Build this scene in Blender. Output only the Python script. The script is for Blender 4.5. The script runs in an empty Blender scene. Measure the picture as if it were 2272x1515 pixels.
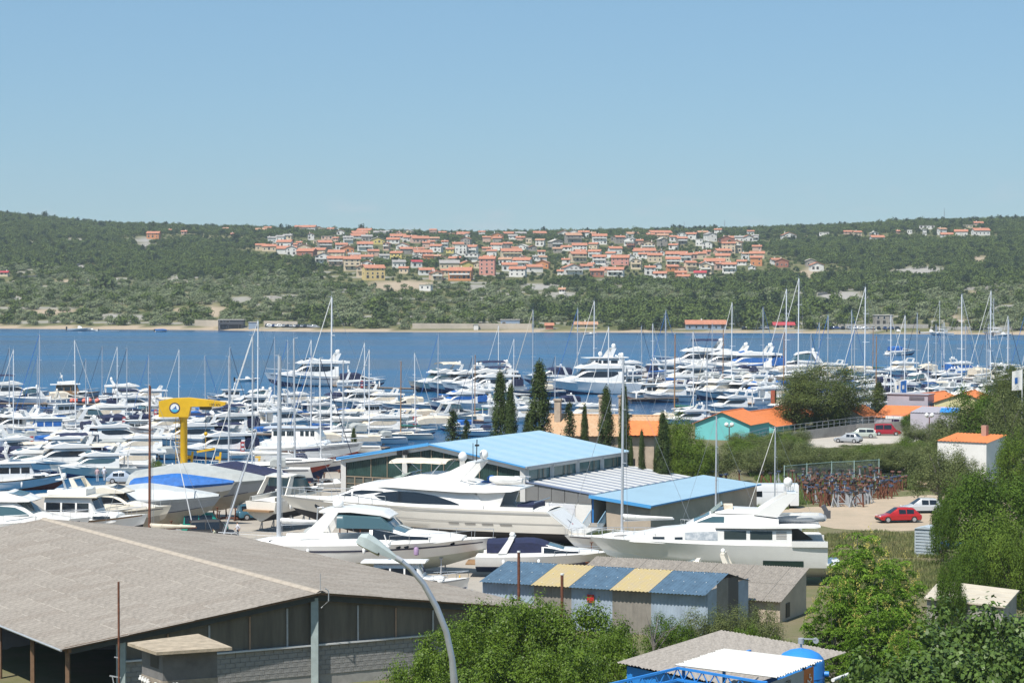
import bpy, math, random
import numpy as np
from mathutils import Vector, Matrix, noise as mnoise
R = math.radians
random.seed(7); RNG = np.random.default_rng(7)
SC = bpy.context.scene
COL = SC.collection

# ------------------------------------------------------------------ camera
FPX, CXP, CYP, HORIZON, CAMH = 5200.0, 1136.0, 757.5, 625.0, 25.0   # photo is 2272 x 1515 px
PITCH = math.atan((CYP - HORIZON) / FPX)
cam_d = bpy.data.cameras.new('camera'); cam = bpy.data.objects.new('camera', cam_d); COL.objects.link(cam)
cam_d.sensor_width = 36.0; cam_d.lens = 36.0 * FPX / 2272.0
cam_d.clip_start = 0.5; cam_d.clip_end = 20000
cam.location = (0, 0, CAMH); cam.rotation_euler = (math.pi / 2 - PITCH, 0, 0)
SC.camera = cam

# ------------------------------------------------------------------ sky and sun
SUN_EL, SUN_X, SUN_Y = R(59), -0.58, -0.815            # direction towards the sun: behind the camera, to the left
W = bpy.data.worlds.new('World'); SC.world = W; W.use_nodes = True
nt = W.node_tree; nt.nodes.clear()
out = nt.nodes.new('ShaderNodeOutputWorld'); bg = nt.nodes.new('ShaderNodeBackground')
sky = nt.nodes.new('ShaderNodeTexSky'); sky.sky_type = 'NISHITA'; sky.sun_disc = False
sky.sun_elevation = SUN_EL; sky.sun_rotation = math.atan2(SUN_X, SUN_Y)
sky.altitude = 0; sky.air_density = 1.0; sky.dust_density = 0.0; sky.ozone_density = 6.0
bg.inputs['Strength'].default_value = 0.079
# a few faint small clouds low over the horizon, all the way round
tc = nt.nodes.new('ShaderNodeTexCoord'); mp = nt.nodes.new('ShaderNodeMapping')
mp.inputs['Scale'].default_value = (1, 1, 3.0); mp.inputs['Location'].default_value = (3.1, 0.4, 0.0)
nz = nt.nodes.new('ShaderNodeTexNoise'); nz.inputs['Scale'].default_value = 34; nz.inputs['Detail'].default_value = 5
rp = nt.nodes.new('ShaderNodeValToRGB'); rp.color_ramp.elements[0].position = 0.57; rp.color_ramp.elements[1].position = 0.74
sep = nt.nodes.new('ShaderNodeSeparateXYZ'); band = nt.nodes.new('ShaderNodeValToRGB')
cr = band.color_ramp; cr.elements[0].position = 0.0; cr.elements[0].color = (1, 1, 1, 1)
cr.elements[1].position = 0.05; cr.elements[1].color = (0, 0, 0, 1)
mul = nt.nodes.new('ShaderNodeMath'); mul.operation = 'MULTIPLY'
mul2 = nt.nodes.new('ShaderNodeMath'); mul2.operation = 'MULTIPLY'; mul2.inputs[1].default_value = 0.6
tint = nt.nodes.new('ShaderNodeMix'); tint.data_type = 'RGBA'; tint.blend_type = 'MULTIPLY'; tint.inputs[0].default_value = 1.0
tint.inputs[7].default_value = (0.86, 0.99, 1.06, 1)
mx = nt.nodes.new('ShaderNodeMix'); mx.data_type = 'RGBA'; mx.inputs[7].default_value = (6.8, 6.9, 7.6, 1)
L = nt.links.new
L(tc.outputs['Generated'], mp.inputs['Vector']); L(mp.outputs['Vector'], nz.inputs['Vector']); L(nz.outputs['Fac'], rp.inputs['Fac'])
L(tc.outputs['Generated'], sep.inputs['Vector']); L(sep.outputs['Z'], band.inputs['Fac'])
L(rp.outputs['Color'], mul.inputs[0]); L(band.outputs['Color'], mul.inputs[1]); L(mul.outputs[0], mul2.inputs[0]); L(mul2.outputs[0], mx.inputs[0])
flat = nt.nodes.new('ShaderNodeMix'); flat.data_type = 'RGBA'; flat.inputs[0].default_value = 0.45; flat.inputs[7].default_value = (3.05, 5.2, 7.1, 1)   # even, slightly veiled blue
L(sky.outputs['Color'], tint.inputs[6]); L(tint.outputs[2], flat.inputs[6]); L(flat.outputs[2], mx.inputs[6]); L(mx.outputs[2], bg.inputs['Color']); L(bg.outputs[0], out.inputs[0])

sun_d = bpy.data.lights.new('sun', 'SUN'); sun_d.energy = 4.8; sun_d.angle = R(0.53); sun_d.color = (1.0, 0.945, 0.865)
sun = bpy.data.objects.new('sun', sun_d); COL.objects.link(sun)
SUND = Vector((SUN_X * math.cos(SUN_EL), SUN_Y * math.cos(SUN_EL), math.sin(SUN_EL))).normalized()
sun.rotation_euler = SUND.to_track_quat('Z', 'Y').to_euler()
sun.location = (-200, -200, 400)
vs = SC.view_settings
vs.view_transform = 'Standard'; vs.look = 'None'; vs.gamma = 1.0; vs.use_curve_mapping = False
vs.exposure = 0.33
cy = SC.cycles
cy.max_bounces = 5; cy.diffuse_bounces = 2; cy.glossy_bounces = 3; cy.transmission_bounces = 4; cy.transparent_max_bounces = 6
cy.volume_bounces = 0; cy.use_denoising = True; cy.caustics_reflective = False; cy.caustics_refractive = False
cy.sample_clamp_indirect = 6.0

# ------------------------------------------------------------------ pixel -> place
_cp, _sp = math.cos(PITCH), math.sin(PITCH)
def ray(px, py):
    u, v = (px - CXP) / FPX, (CYP - py) / FPX
    return Vector((u, _cp + v * _sp, -_sp + v * _cp))
def PZ(px, py, z):                      # where the sight line through a pixel meets height z
    d = ray(px, py); k = (z - CAMH) / d.z
    return Vector((d.x * k, d.y * k, z))
def PD(px, py, dist):                   # the point of the sight line at depth dist
    d = ray(px, py); k = dist / d.y
    return Vector((d.x * k, dist, CAMH + d.z * k))

# ------------------------------------------------------------------ materials
MATS = {}
def mat(name, col, rough=0.55, metal=0.0, var=0.0, vs=1.0, bump=0.0, bs=30.0, spec=0.5, coat=0.0, var2=None, stretch=None, island=0.0, trans=0.0, detail=4, emit=None):
    if name in MATS: return MATS[name]
    m = bpy.data.materials.new(name); m.use_nodes = True; MATS[name] = m
    t = m.node_tree; b = t.nodes['Principled BSDF']
    b.inputs['Base Color'].default_value = (*col, 1); b.inputs['Roughness'].default_value = rough
    b.inputs['Metallic'].default_value = metal; b.inputs['Specular IOR Level'].default_value = spec
    b.inputs['Coat Weight'].default_value = coat; b.inputs['Coat Roughness'].default_value = 0.1
    if var or bump:
        co = t.nodes.new('ShaderNodeTexCoord'); src = co.outputs['Object']
        if stretch:
            mp = t.nodes.new('ShaderNodeMapping'); mp.inputs['Scale'].default_value = stretch
            t.links.new(src, mp.inputs['Vector']); src = mp.outputs['Vector']
    last = None
    if var:
        n = t.nodes.new('ShaderNodeTexNoise'); n.inputs['Scale'].default_value = vs; n.inputs['Detail'].default_value = detail; n.inputs['Roughness'].default_value = 0.65
        t.links.new(src, n.inputs['Vector'])
        rr = t.nodes.new('ShaderNodeMapRange'); rr.inputs[1].default_value = 0.3; rr.inputs[2].default_value = 0.7
        t.links.new(n.outputs['Fac'], rr.inputs[0])
        mx = t.nodes.new('ShaderNodeMix'); mx.data_type = 'RGBA'
        c2 = var2 if var2 else tuple(c * (1 - var) for c in col)
        c1 = col if var2 else tuple(min(1, c * (1 + var * 0.6)) for c in col)
        mx.inputs[6].default_value = (*c1, 1); mx.inputs[7].default_value = (*c2, 1)
        t.links.new(rr.outputs[0], mx.inputs[0]); last = mx.outputs[2]
    if island:
        g = t.nodes.new('ShaderNodeNewGeometry'); rr = t.nodes.new('ShaderNodeMapRange')
        rr.inputs[3].default_value = 1 - island; rr.inputs[4].default_value = 1 + island
        t.links.new(g.outputs['Random Per Island'], rr.inputs[0])
        hv = t.nodes.new('ShaderNodeHueSaturation')
        if last: t.links.new(last, hv.inputs['Color'])
        else: hv.inputs['Color'].default_value = (*col, 1)
        t.links.new(rr.outputs[0], hv.inputs['Value']); last = hv.outputs['Color']
    if last: t.links.new(last, b.inputs['Base Color'])
    if bump:
        n2 = t.nodes.new('ShaderNodeTexNoise'); n2.inputs['Scale'].default_value = bs; n2.inputs['Detail'].default_value = 3
        t.links.new(src, n2.inputs['Vector'])
        bp = t.nodes.new('ShaderNodeBump'); bp.inputs['Strength'].default_value = bump; bp.inputs['Distance'].default_value = 0.05
        t.links.new(n2.outputs['Fac'], bp.inputs['Height']); t.links.new(bp.outputs['Normal'], b.inputs['Normal'])
    if trans:                                         # thin leaf or canvas letting light through
        tr = t.nodes.new('ShaderNodeBsdfTranslucent'); ms = t.nodes.new('ShaderNodeMixShader'); ms.inputs[0].default_value = trans
        if last: t.links.new(last, tr.inputs['Color'])
        else: tr.inputs['Color'].default_value = (*col, 1)
        o = t.nodes['Material Output']
        t.links.new(b.outputs[0], ms.inputs[1]); t.links.new(tr.outputs[0], ms.inputs[2]); t.links.new(ms.outputs[0], o.inputs['Surface'])
    return m

# ------------------------------------------------------------------ mesh builder
class MB:
    def __init__(s): s.v = []; s.f = []; s.m = []
    def add(s, vs, fs, m=0):
        o = len(s.v); s.v += [tuple(p) for p in vs]
        for f in fs: s.f.append(tuple(i + o for i in f)); s.m.append(m)
        return s
    def box(s, x0, x1, y0, y1, z0, z1, m=0, M=None):
        vs = [Vector((x, y, z)) for z in (z0, z1) for y in (y0, y1) for x in (x0, x1)]
        if M is not None: vs = [M @ p for p in vs]
        return s.add(vs, [(0, 2, 3, 1), (4, 5, 7, 6), (0, 1, 5, 4), (2, 6, 7, 3), (0, 4, 6, 2), (1, 3, 7, 5)], m)
    def tube(s, pts, r, n=6, m=0, cap=True):
        pts = [Vector(p) for p in pts]; k = len(pts)
        rs = r if isinstance(r, (list, tuple)) else [r] * k
        rows = []
        for i, p in enumerate(pts):
            d = (pts[min(i + 1, k - 1)] - pts[max(i - 1, 0)]).normalized()
            a = Vector((0, 0, 1)) if abs(d.z) < 0.9 else Vector((1, 0, 0))
            u = d.cross(a).normalized(); w = d.cross(u)
            rows.append([p + (u * math.cos(2 * math.pi * j / n) + w * math.sin(2 * math.pi * j / n)) * rs[i] for j in range(n)])
        o = len(s.v)
        for row in rows: s.v += [tuple(p) for p in row]
        for i in range(k - 1):
            for j in range(n):
                a, b = o + i * n + j, o + i * n + (j + 1) % n
                s.f.append((a, b, b + n, a + n)); s.m.append(m)
        if cap:
            s.f.append(tuple(o + j for j in range(n))[::-1]); s.m.append(m)
            s.f.append(tuple(o + (k - 1) * n + j for j in range(n))); s.m.append(m)
        return s
    def grid(s, rows, m=0, close=False):
        o = len(s.v); n = len(rows[0])
        for r in rows: s.v += [tuple(p) for p in r]
        for i in range(len(rows) - 1):
            for j in range(n if close else n - 1):
                a = o + i * n + j; b = o + i * n + (j + 1) % n
                s.f.append((a, b, b + n, a + n)); s.m.append(m[j] if isinstance(m, (list, tuple)) else m)
        return s
    def ball(s, c, r, n=10, m=0, sz=1.0):
        rows = []
        for i in range(n // 2 + 1):
            a = math.pi * i / (n // 2) ; rr = max(math.sin(a), 1e-3) * r
            rows.append([(c[0] + rr * math.cos(2 * math.pi * j / n), c[1] + rr * math.sin(2 * math.pi * j / n), c[2] + r * sz * math.cos(a)) for j in range(n)])
        return s.grid(rows[::-1], m, True)
    def prism(s, poly, y0, y1, m=0):            # poly in (x, z), pushed out along y
        n = len(poly); vs = [(x, y0, z) for x, z in poly] + [(x, y1, z) for x, z in poly]
        fs = [tuple(range(n)), tuple(range(n, 2 * n))[::-1]] + [(i, i + n, (i + 1) % n + n, (i + 1) % n) for i in range(n)]
        return s.add(vs, fs, m)
    def mesh(s, name, mats, smooth=0.7):
        me = bpy.data.meshes.new(name); me.from_pydata(s.v, [], s.f); me.update()
        if not isinstance(mats, (list, tuple)): mats = [mats]
        for q in mats: me.materials.append(q)
        if len(mats) > 1: me.polygons.foreach_set('material_index', s.m)
        if smooth:
            me.shade_smooth(); me.set_sharp_from_angle(angle=smooth)
        return me

def np_mesh(name, V, Q, material, smooth=False, mi=None):
    me = bpy.data.meshes.new(name); V = np.asarray(V, np.float32); Q = np.asarray(Q, np.int32); k = Q.shape[1]
    me.vertices.add(len(V)); me.vertices.foreach_set('co', V.ravel())
    me.loops.add(Q.size); me.loops.foreach_set('vertex_index', Q.ravel())
    me.polygons.add(len(Q)); me.polygons.foreach_set('loop_start', np.arange(0, Q.size, k, dtype=np.int32))
    for q in (material if isinstance(material, (list, tuple)) else [material]): me.materials.append(q)
    if mi is not None: me.polygons.foreach_set('material_index', np.asarray(mi, np.int32))
    me.update(calc_edges=True); me.validate()
    if smooth: me.shade_smooth()
    return me

# ------------------------------------------------------------------ things and parts
def props(o, label=None, cat=None, group=None, kind=None):
    if label: o['label'] = label
    if cat: o['category'] = cat
    if group: o['group'] = group
    if kind: o['kind'] = kind
    return o
def thing(name, label, cat, loc=(0, 0, 0), rz=0.0, group=None, scale=1.0):
    o = bpy.data.objects.new(name, None); COL.objects.link(o); o.empty_display_size = 0.2
    o.location = loc; o.rotation_euler = (0, 0, rz); o.scale = (scale,) * 3 if not isinstance(scale, (tuple, list)) else scale
    return props(o, label, cat, group)
def part(name, me, parent=None, loc=None, rz=None, rot=None, scale=None):
    o = bpy.data.objects.new(name, me); COL.objects.link(o)
    if parent: o.parent = parent
    if loc is not None: o.location = loc
    if rz is not None: o.rotation_euler = (0, 0, rz)
    if rot is not None: o.rotation_euler = rot
    if scale is not None: o.scale = scale
    return o
def structure(name, me, loc=(0, 0, 0)):
    o = part(name, me); o.location = loc; o['kind'] = 'structure'; return o
class Template:                                   # the meshes of a thing, placed any number of times
    def __init__(s): s.p = []
    def add(s, name, me, parent=-1, loc=None, rot=None, label=None):
        for q in (me if isinstance(me, tuple) else (me,)): s.p.append((name, q, parent, loc, rot, label))
        return len(s.p) - 1
    def place(s, name, label, cat, loc, rz=0.0, group=None, scale=1.0):
        root = thing(name, label, cat, loc, rz, group, scale); obs = []
        for n, me, pa, lc, rot, lb in s.p:
            o = part(n, me, root if pa < 0 else obs[pa], lc, None, rot)
            if lb: o['label'] = lb
            obs.append(o)
        return root
ORD = ['first', 'second', 'third', 'fourth', 'fifth', 'sixth', 'seventh', 'eighth', 'ninth', 'tenth', 'eleventh', 'twelfth', 'thirteenth', 'fourteenth', 'fifteenth', 'sixteenth', 'seventeenth', 'eighteenth', 'nineteenth']
TENS = ['', '', 'twent', 'thirt', 'fort', 'fift', 'sixt', 'sevent', 'eight', 'ninet']
def nth(i):                                       # 0 -> first
    if i < 19: return ORD[i]
    a, b = divmod(i + 1, 10)
    return TENS[a] + 'ieth' if b == 0 else TENS[a] + 'y-' + ORD[b - 1]
# ------------------------------------------------------------------ palette
WHITE = mat('gelcoat_white', (0.80, 0.79, 0.76), 0.28, var=0.06, vs=0.7, coat=0.2)
WHITE2 = mat('gelcoat_cream', (0.78, 0.72, 0.60), 0.3, var=0.07, vs=0.7, coat=0.2)
WHITE3 = mat('gelcoat_cold_white', (0.74, 0.77, 0.80), 0.35, var=0.06, vs=0.8)
DECK = mat('deck_nonskid', (0.72, 0.71, 0.68), 0.7, var=0.1, vs=2.5)
TEAK = mat('teak', (0.30, 0.18, 0.09), 0.6, var=0.25, vs=6, stretch=(1, 8, 1))
GLASS = mat('dark_glass', (0.012, 0.016, 0.022), 0.06, spec=0.8)
GLASSB = mat('blue_tinted_glass', (0.06, 0.12, 0.14), 0.08, spec=0.8)
NAVY = mat('navy_canvas', (0.012, 0.018, 0.06), 0.8, var=0.3, vs=3, bump=0.3, bs=5)
BLUEC = mat('blue_canvas', (0.02, 0.13, 0.42), 0.75, var=0.25, vs=2, bump=0.3, bs=4)
CYANC = mat('turquoise_canvas', (0.05, 0.42, 0.45), 0.75, var=0.2, vs=2)
CREAMC = mat('cream_canvas', (0.66, 0.58, 0.46), 0.8, var=0.12, vs=2, bump=0.3, bs=4)
GREYC = mat('grey_canvas', (0.36, 0.38, 0.37), 0.75, var=0.14, vs=1.2, bump=0.4, bs=3)
GREENC = mat('green_canvas', (0.03, 0.16, 0.13), 0.8, var=0.2, vs=2)
REDC = mat('red_canvas', (0.40, 0.03, 0.04), 0.75, var=0.2, vs=2)
WHITEC = mat('white_canvas', (0.74, 0.73, 0.70), 0.85, var=0.1, vs=2, bump=0.4, bs=4)
ANTIB = mat('blue_antifouling', (0.03, 0.05, 0.13), 0.75, var=0.3, vs=1.5)
ANTIR = mat('red_antifouling', (0.28, 0.05, 0.03), 0.8, var=0.3, vs=1.5)
ANTIK = mat('black_antifouling', (0.03, 0.03, 0.035), 0.8, var=0.3, vs=1.5)
ANTIG = mat('faded_beige_bottom', (0.42, 0.38, 0.31), 0.8, var=0.15, vs=1.0)
STEEL = mat('stainless_steel', (0.62, 0.64, 0.66), 0.3, metal=0.8)
ALU = mat('mast_aluminium', (0.55, 0.58, 0.62), 0.42, metal=0.35, var=0.1, vs=1.0)
ALUW = mat('mast_white_paint', (0.78, 0.79, 0.80), 0.4)
WOODM = mat('varnished_spar', (0.36, 0.19, 0.08), 0.45, var=0.25, vs=3)
WIRE = mat('rigging_wire', (0.38, 0.40, 0.43), 0.4, metal=0.5)
RUBBER = mat('black_rubber', (0.02, 0.02, 0.022), 0.8)
HULLNAVY = mat('navy_hull_paint', (0.015, 0.025, 0.075), 0.2, coat=0.4)
HULLGREY = mat('grey_hull_paint', (0.40, 0.42, 0.44), 0.35, var=0.1, vs=0.8)
STRIPE = mat('navy_stripe', (0.015, 0.02, 0.06), 0.4)
FENDER = mat('white_vinyl', (0.8, 0.8, 0.78), 0.5)
ORANGE = mat('orange_plastic', (0.75, 0.18, 0.04), 0.5)
REDP = mat('red_paint', (0.50, 0.03, 0.03), 0.35, coat=0.3)
YELLOW = mat('crane_yellow', (0.74, 0.44, 0.01), 0.42, var=0.12, vs=0.8)
RUST = mat('rusty_steel', (0.17, 0.062, 0.033), 0.85, var=0.45, vs=4, bump=0.3)
GALV = mat('galvanised_steel', (0.46, 0.48, 0.50), 0.5, metal=0.3, var=0.15, vs=4)
CONC = mat('concrete_grey', (0.36, 0.34, 0.31), 0.9, var=0.22, vs=0.8, bump=0.3, bs=12)
WALLW = mat('white_render', (0.74, 0.73, 0.70), 0.85, var=0.09, vs=0.6)
BLUEP = mat('blue_paint', (0.03, 0.24, 0.68), 0.42, var=0.08, vs=1.5)
BLACK = mat('black_paint', (0.012, 0.012, 0.014), 0.5)
ROOFR = mat('orange_roof_tiles', (0.47, 0.20, 0.12), 0.85, var=0.22, vs=0.9, bump=0.4, bs=8)
ROOFT = mat('faded_roof_tiles', (0.46, 0.26, 0.16), 0.88, var=0.3, vs=0.9, bump=0.4, bs=8)
ROOFG = mat('grey_roof_sheets', (0.33, 0.31, 0.29), 0.9, var=0.2, vs=0.8)
ROOFD = mat('crimson_roof', (0.42, 0.05, 0.06), 0.75, var=0.15, vs=0.8)

# ------------------------------------------------------------------ water
def water_mat():
    m = bpy.data.materials.new('bay_water'); m.use_nodes = True; t = m.node_tree; b = t.nodes['Principled BSDF']
    co = t.nodes.new('ShaderNodeTexCoord')
    def noise(scale, st, det):
        mp = t.nodes.new('ShaderNodeMapping'); mp.inputs['Scale'].default_value = st
        n = t.nodes.new('ShaderNodeTexNoise'); n.inputs['Scale'].default_value = scale; n.inputs['Detail'].default_value = det
        t.links.new(co.outputs['Object'], mp.inputs['Vector']); t.links.new(mp.outputs['Vector'], n.inputs['Vector']); return n
    n1 = noise(0.012, (0.35, 1.0, 1), 5)                  # wind streaks across the bay
    cr = t.nodes.new('ShaderNodeValToRGB'); e = cr.color_ramp.elements
    e[0].position = 0.36; e[0].color = (0.004, 0.046, 0.125, 1); e[1].position = 0.64; e[1].color = (0.012, 0.092, 0.205, 1)
    t.links.new(n1.outputs['Fac'], cr.inputs['Fac']); t.links.new(cr.outputs['Color'], b.inputs['Base Color'])
    b.inputs['Specular IOR Level'].default_value = 0.14; b.inputs['IOR'].default_value = 1.33
    rr = t.nodes.new('ShaderNodeMapRange'); rr.inputs[1].default_value = 0.35; rr.inputs[2].default_value = 0.7; rr.inputs[3].default_value = 0.16; rr.inputs[4].default_value = 0.30
    t.links.new(n1.outputs['Fac'], rr.inputs[0]); t.links.new(rr.outputs[0], b.inputs['Roughness'])
    n2 = noise(0.5, (0.6, 1, 1), 4); bp = t.nodes.new('ShaderNodeBump'); bp.inputs['Strength'].default_value = 0.55; bp.inputs['Distance'].default_value = 0.35
    t.links.new(n2.outputs['Fac'], bp.inputs['Height']); t.links.new(bp.outputs['Normal'], b.inputs['Normal'])
    return m
mb = MB(); mb.add([(-2500, 150, 0), (2500, 150, 0), (2500, 1900, 0), (-2500, 1900, 0)], [(0, 1, 2, 3)])
structure('water', mb.mesh('water', water_mat(), 0))

# ------------------------------------------------------------------ far hillside
RIDGE = np.array([(-400, 470), (0, 480), (200, 501), (420, 507), (650, 512), (800, 517), (1000, 521), (1300, 521), (1700, 514), (1900, 506), (2050, 497), (2272, 492), (2700, 485)], float)
SHORE = np.array([(-400, 1270), (0, 1250), (450, 1215), (700, 1170), (1136, 1160), (1700, 1140), (2272, 1105), (2700, 1090)], float)
PROF = np.array([(-0.2, -0.06), (-0.02, -0.02), (0.0, 0.0), (0.03, 0.035), (0.25, 0.26), (0.6, 0.64), (0.8, 0.85), (1.0, 1.0), (1.12, 1.0), (1.6, 0.6)], float)
def hnoise(x, y, s, sd=0.0): return mnoise.noise(Vector((x / s + sd, y / s - sd, sd * 1.7)))
def hill_z(x, y):
    px = CXP + FPX * x / y
    zr = CAMH + (HORIZON - np.interp(px, RIDGE[:, 0], RIDGE[:, 1])) / FPX * 2500.0
    ds = np.interp(px, SHORE[:, 0], SHORE[:, 1]); s = (y - ds) / (2500.0 - ds)
    z = zr * np.interp(s, PROF[:, 0], PROF[:, 1])
    k = min(1, max(0, s * 8)) * (1 - 0.6 * max(0, min(1, s)))
    return float(z + k * (5.5 * hnoise(x, y, 210, 3.3) + 2.2 * hnoise(x, y, 70, 9.1)) + (0.5 if s > 0.004 else 0))
def on_hill(px, py):                                   # where the sight line meets the hillside
    d = ray(px, py); lo = None; y = 1060.0
    while y < 2600:
        if CAMH + d.z / d.y * y < hill_z(d.x / d.y * y, y): lo = y; break
        y += 12
    if lo is None: return None
    a, b = lo - 12, lo
    for _ in range(12):
        c = (a + b) / 2
        if CAMH + d.z / d.y * c < hill_z(d.x / d.y * c, c): b = c
        else: a = c
    return Vector((d.x / d.y * b, b, hill_z(d.x / d.y * b, b)))
# bare rock and earth the photo shows: pixel, half width, half height, kind (1 rock, 2 earth)
BARE = [(1865, 658, 55, 9, 1), (1895, 665, 45, 6, 1), (2045, 603, 55, 9, 1), (2000, 607, 35, 6, 1), (1665, 632, 22, 5, 1), (480, 690, 16, 13, 2), (395, 690, 14, 5, 2), (275, 705, 46, 4, 1),
        (1198, 637, 36, 6, 1), (1062, 641, 18, 9, 1), (1250, 655, 28, 6, 1), (1060, 663, 20, 4, 1), (1110, 655, 22, 4, 1), (335, 547, 40, 4, 1), (315, 535, 14, 9, 1), (880, 634, 60, 8, 2),
        (930, 632, 45, 5, 2), (1795, 607, 18, 13, 2), (1345, 592, 10, 14, 1), (1645, 575, 10, 14, 1), (2175, 577, 14, 10, 2), (2195, 597, 18, 4, 2), (2155, 650, 12, 6, 2), (2140, 637, 14, 5, 1), (2190, 641, 40, 3, 1),
        (2230, 685, 45, 5, 1), (120, 692, 60, 4, 2), (60, 697, 50, 3, 2), (150, 625, 32, 3, 2), (390, 618, 16, 7, 1), (265, 620, 20, 3, 1), (165, 535, 26, 4, 1), (75, 540, 12, 4, 1), (185, 592, 25, 3, 1), (260, 598, 35, 3, 1),
        (620, 660, 40, 4, 1), (780, 645, 20, 3, 1), (1370, 640, 14, 6, 1), (1330, 634, 14, 5, 1), (2125, 710, 14, 12, 2), (40, 665, 10, 6, 1), (530, 665, 15, 5, 1), (190, 645, 16, 3, 1), (415, 655, 10, 6, 2), (455, 670, 10, 4, 2)]
def bare_at(x, y):
    z = hill_z(x, y); px = CXP + FPX * x / y; py = HORIZON + FPX * (CAMH - z) / y
    best = 0; kind = 1
    for a, b, rx, ry, k in BARE:
        q = ((px - a) / rx) ** 2 + ((py - b) / (ry * 1.25)) ** 2
        if q < 2.2:
            w = 1.6 - q + 0.8 * hnoise(x, y, 14, 1.2)
            if w > best: best, kind = w, k
    ds = np.interp(px, SHORE[:, 0], SHORE[:, 1])
    if y - ds < 480:                                   # terraced olive groves: stony risers between strips
        ph = (y - ds + 26 * hnoise(x, y, 120, 5.0) + 0.10 * x) / 36.0
        fr = ph - math.floor(ph)
        if fr < 0.20 and hnoise(x, y, 60, 7.7) > -0.12: best = max(best, 0.85)
    if y - ds < 9 + 8 * hnoise(x, 0, 60, 6.6): best, kind = 1.0, 2
    return min(1, max(0, best)), kind
ys = list(np.arange(1040, 1260, 9)) + list(np.arange(1260, 2000, 11)) + list(np.arange(2000, 2560, 16)) + [2580, 2640, 2720, 2850, 3000]
us = np.linspace(-0.30, 0.30, 130)
V = []; ROCK = []; EARTH = []
for y in ys:
    for u in us:
        x = u * y; V.append((x, y, hill_z(x, y)))
        bv, bk = bare_at(x, y)
        ROCK.append(bv if bk == 1 else 0.0); EARTH.append(bv if bk == 2 else 0.0)
n = len(us); Q = [(i * n + j, i * n + j + 1, (i + 1) * n + j + 1, (i + 1) * n + j) for i in range(len(ys) - 1) for j in range(n - 1)]
hm = bpy.data.materials.new('hillside_ground'); hm.use_nodes = True; t = hm.node_tree; b = t.nodes['Principled BSDF']; b.inputs['Roughness'].default_value = 0.95
b.inputs['Specular IOR Level'].default_value = 0.1
co = t.nodes.new('ShaderNodeTexCoord'); nz = t.nodes.new('ShaderNodeTexNoise'); nz.inputs['Scale'].default_value = 0.05; nz.inputs['Detail'].default_value = 6
t.links.new(co.outputs['Object'], nz.inputs['Vector'])
cr = t.nodes.new('ShaderNodeValToRGB'); e = cr.color_ramp.elements; e[0].position = 0.35; e[0].color = (0.075, 0.09, 0.03, 1); e[1].position = 0.7; e[1].color = (0.19, 0.175, 0.085, 1)
t.links.new(nz.outputs['Fac'], cr.inputs['Fac']); prev = cr.outputs['Color']
n3 = t.nodes.new('ShaderNodeTexNoise'); n3.inputs['Scale'].default_value = 0.35; n3.inputs['Detail'].default_value = 4; t.links.new(co.outputs['Object'], n3.inputs['Vector'])
for nm, c, c2 in (('rock', (0.42, 0.40, 0.37), (0.25, 0.235, 0.205)), ('earth', (0.43, 0.345, 0.25), (0.35, 0.28, 0.20))):
    at = t.nodes.new('ShaderNodeAttribute'); at.attribute_name = nm
    m2 = t.nodes.new('ShaderNodeMix'); m2.data_type = 'RGBA'; m2.inputs[6].default_value = (*c, 1); m2.inputs[7].default_value = (*c2, 1); t.links.new(n3.outputs['Fac'], m2.inputs[0])
    mx = t.nodes.new('ShaderNodeMix'); mx.data_type = 'RGBA'; t.links.new(at.outputs['Fac'], mx.inputs[0]); t.links.new(prev, mx.inputs[6]); t.links.new(m2.outputs[2], mx.inputs[7]); prev = mx.outputs[2]
t.links.new(prev, b.inputs['Base Color'])
me = np_mesh('hillside', V, Q, hm, smooth=True)
for nm, arr in (('rock', ROCK), ('earth', EARTH)):
    a = me.attributes.new(nm, 'FLOAT', 'POINT'); a.data.foreach_set('value', np.asarray(arr, np.float32))
structure('hillside', me)

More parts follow.
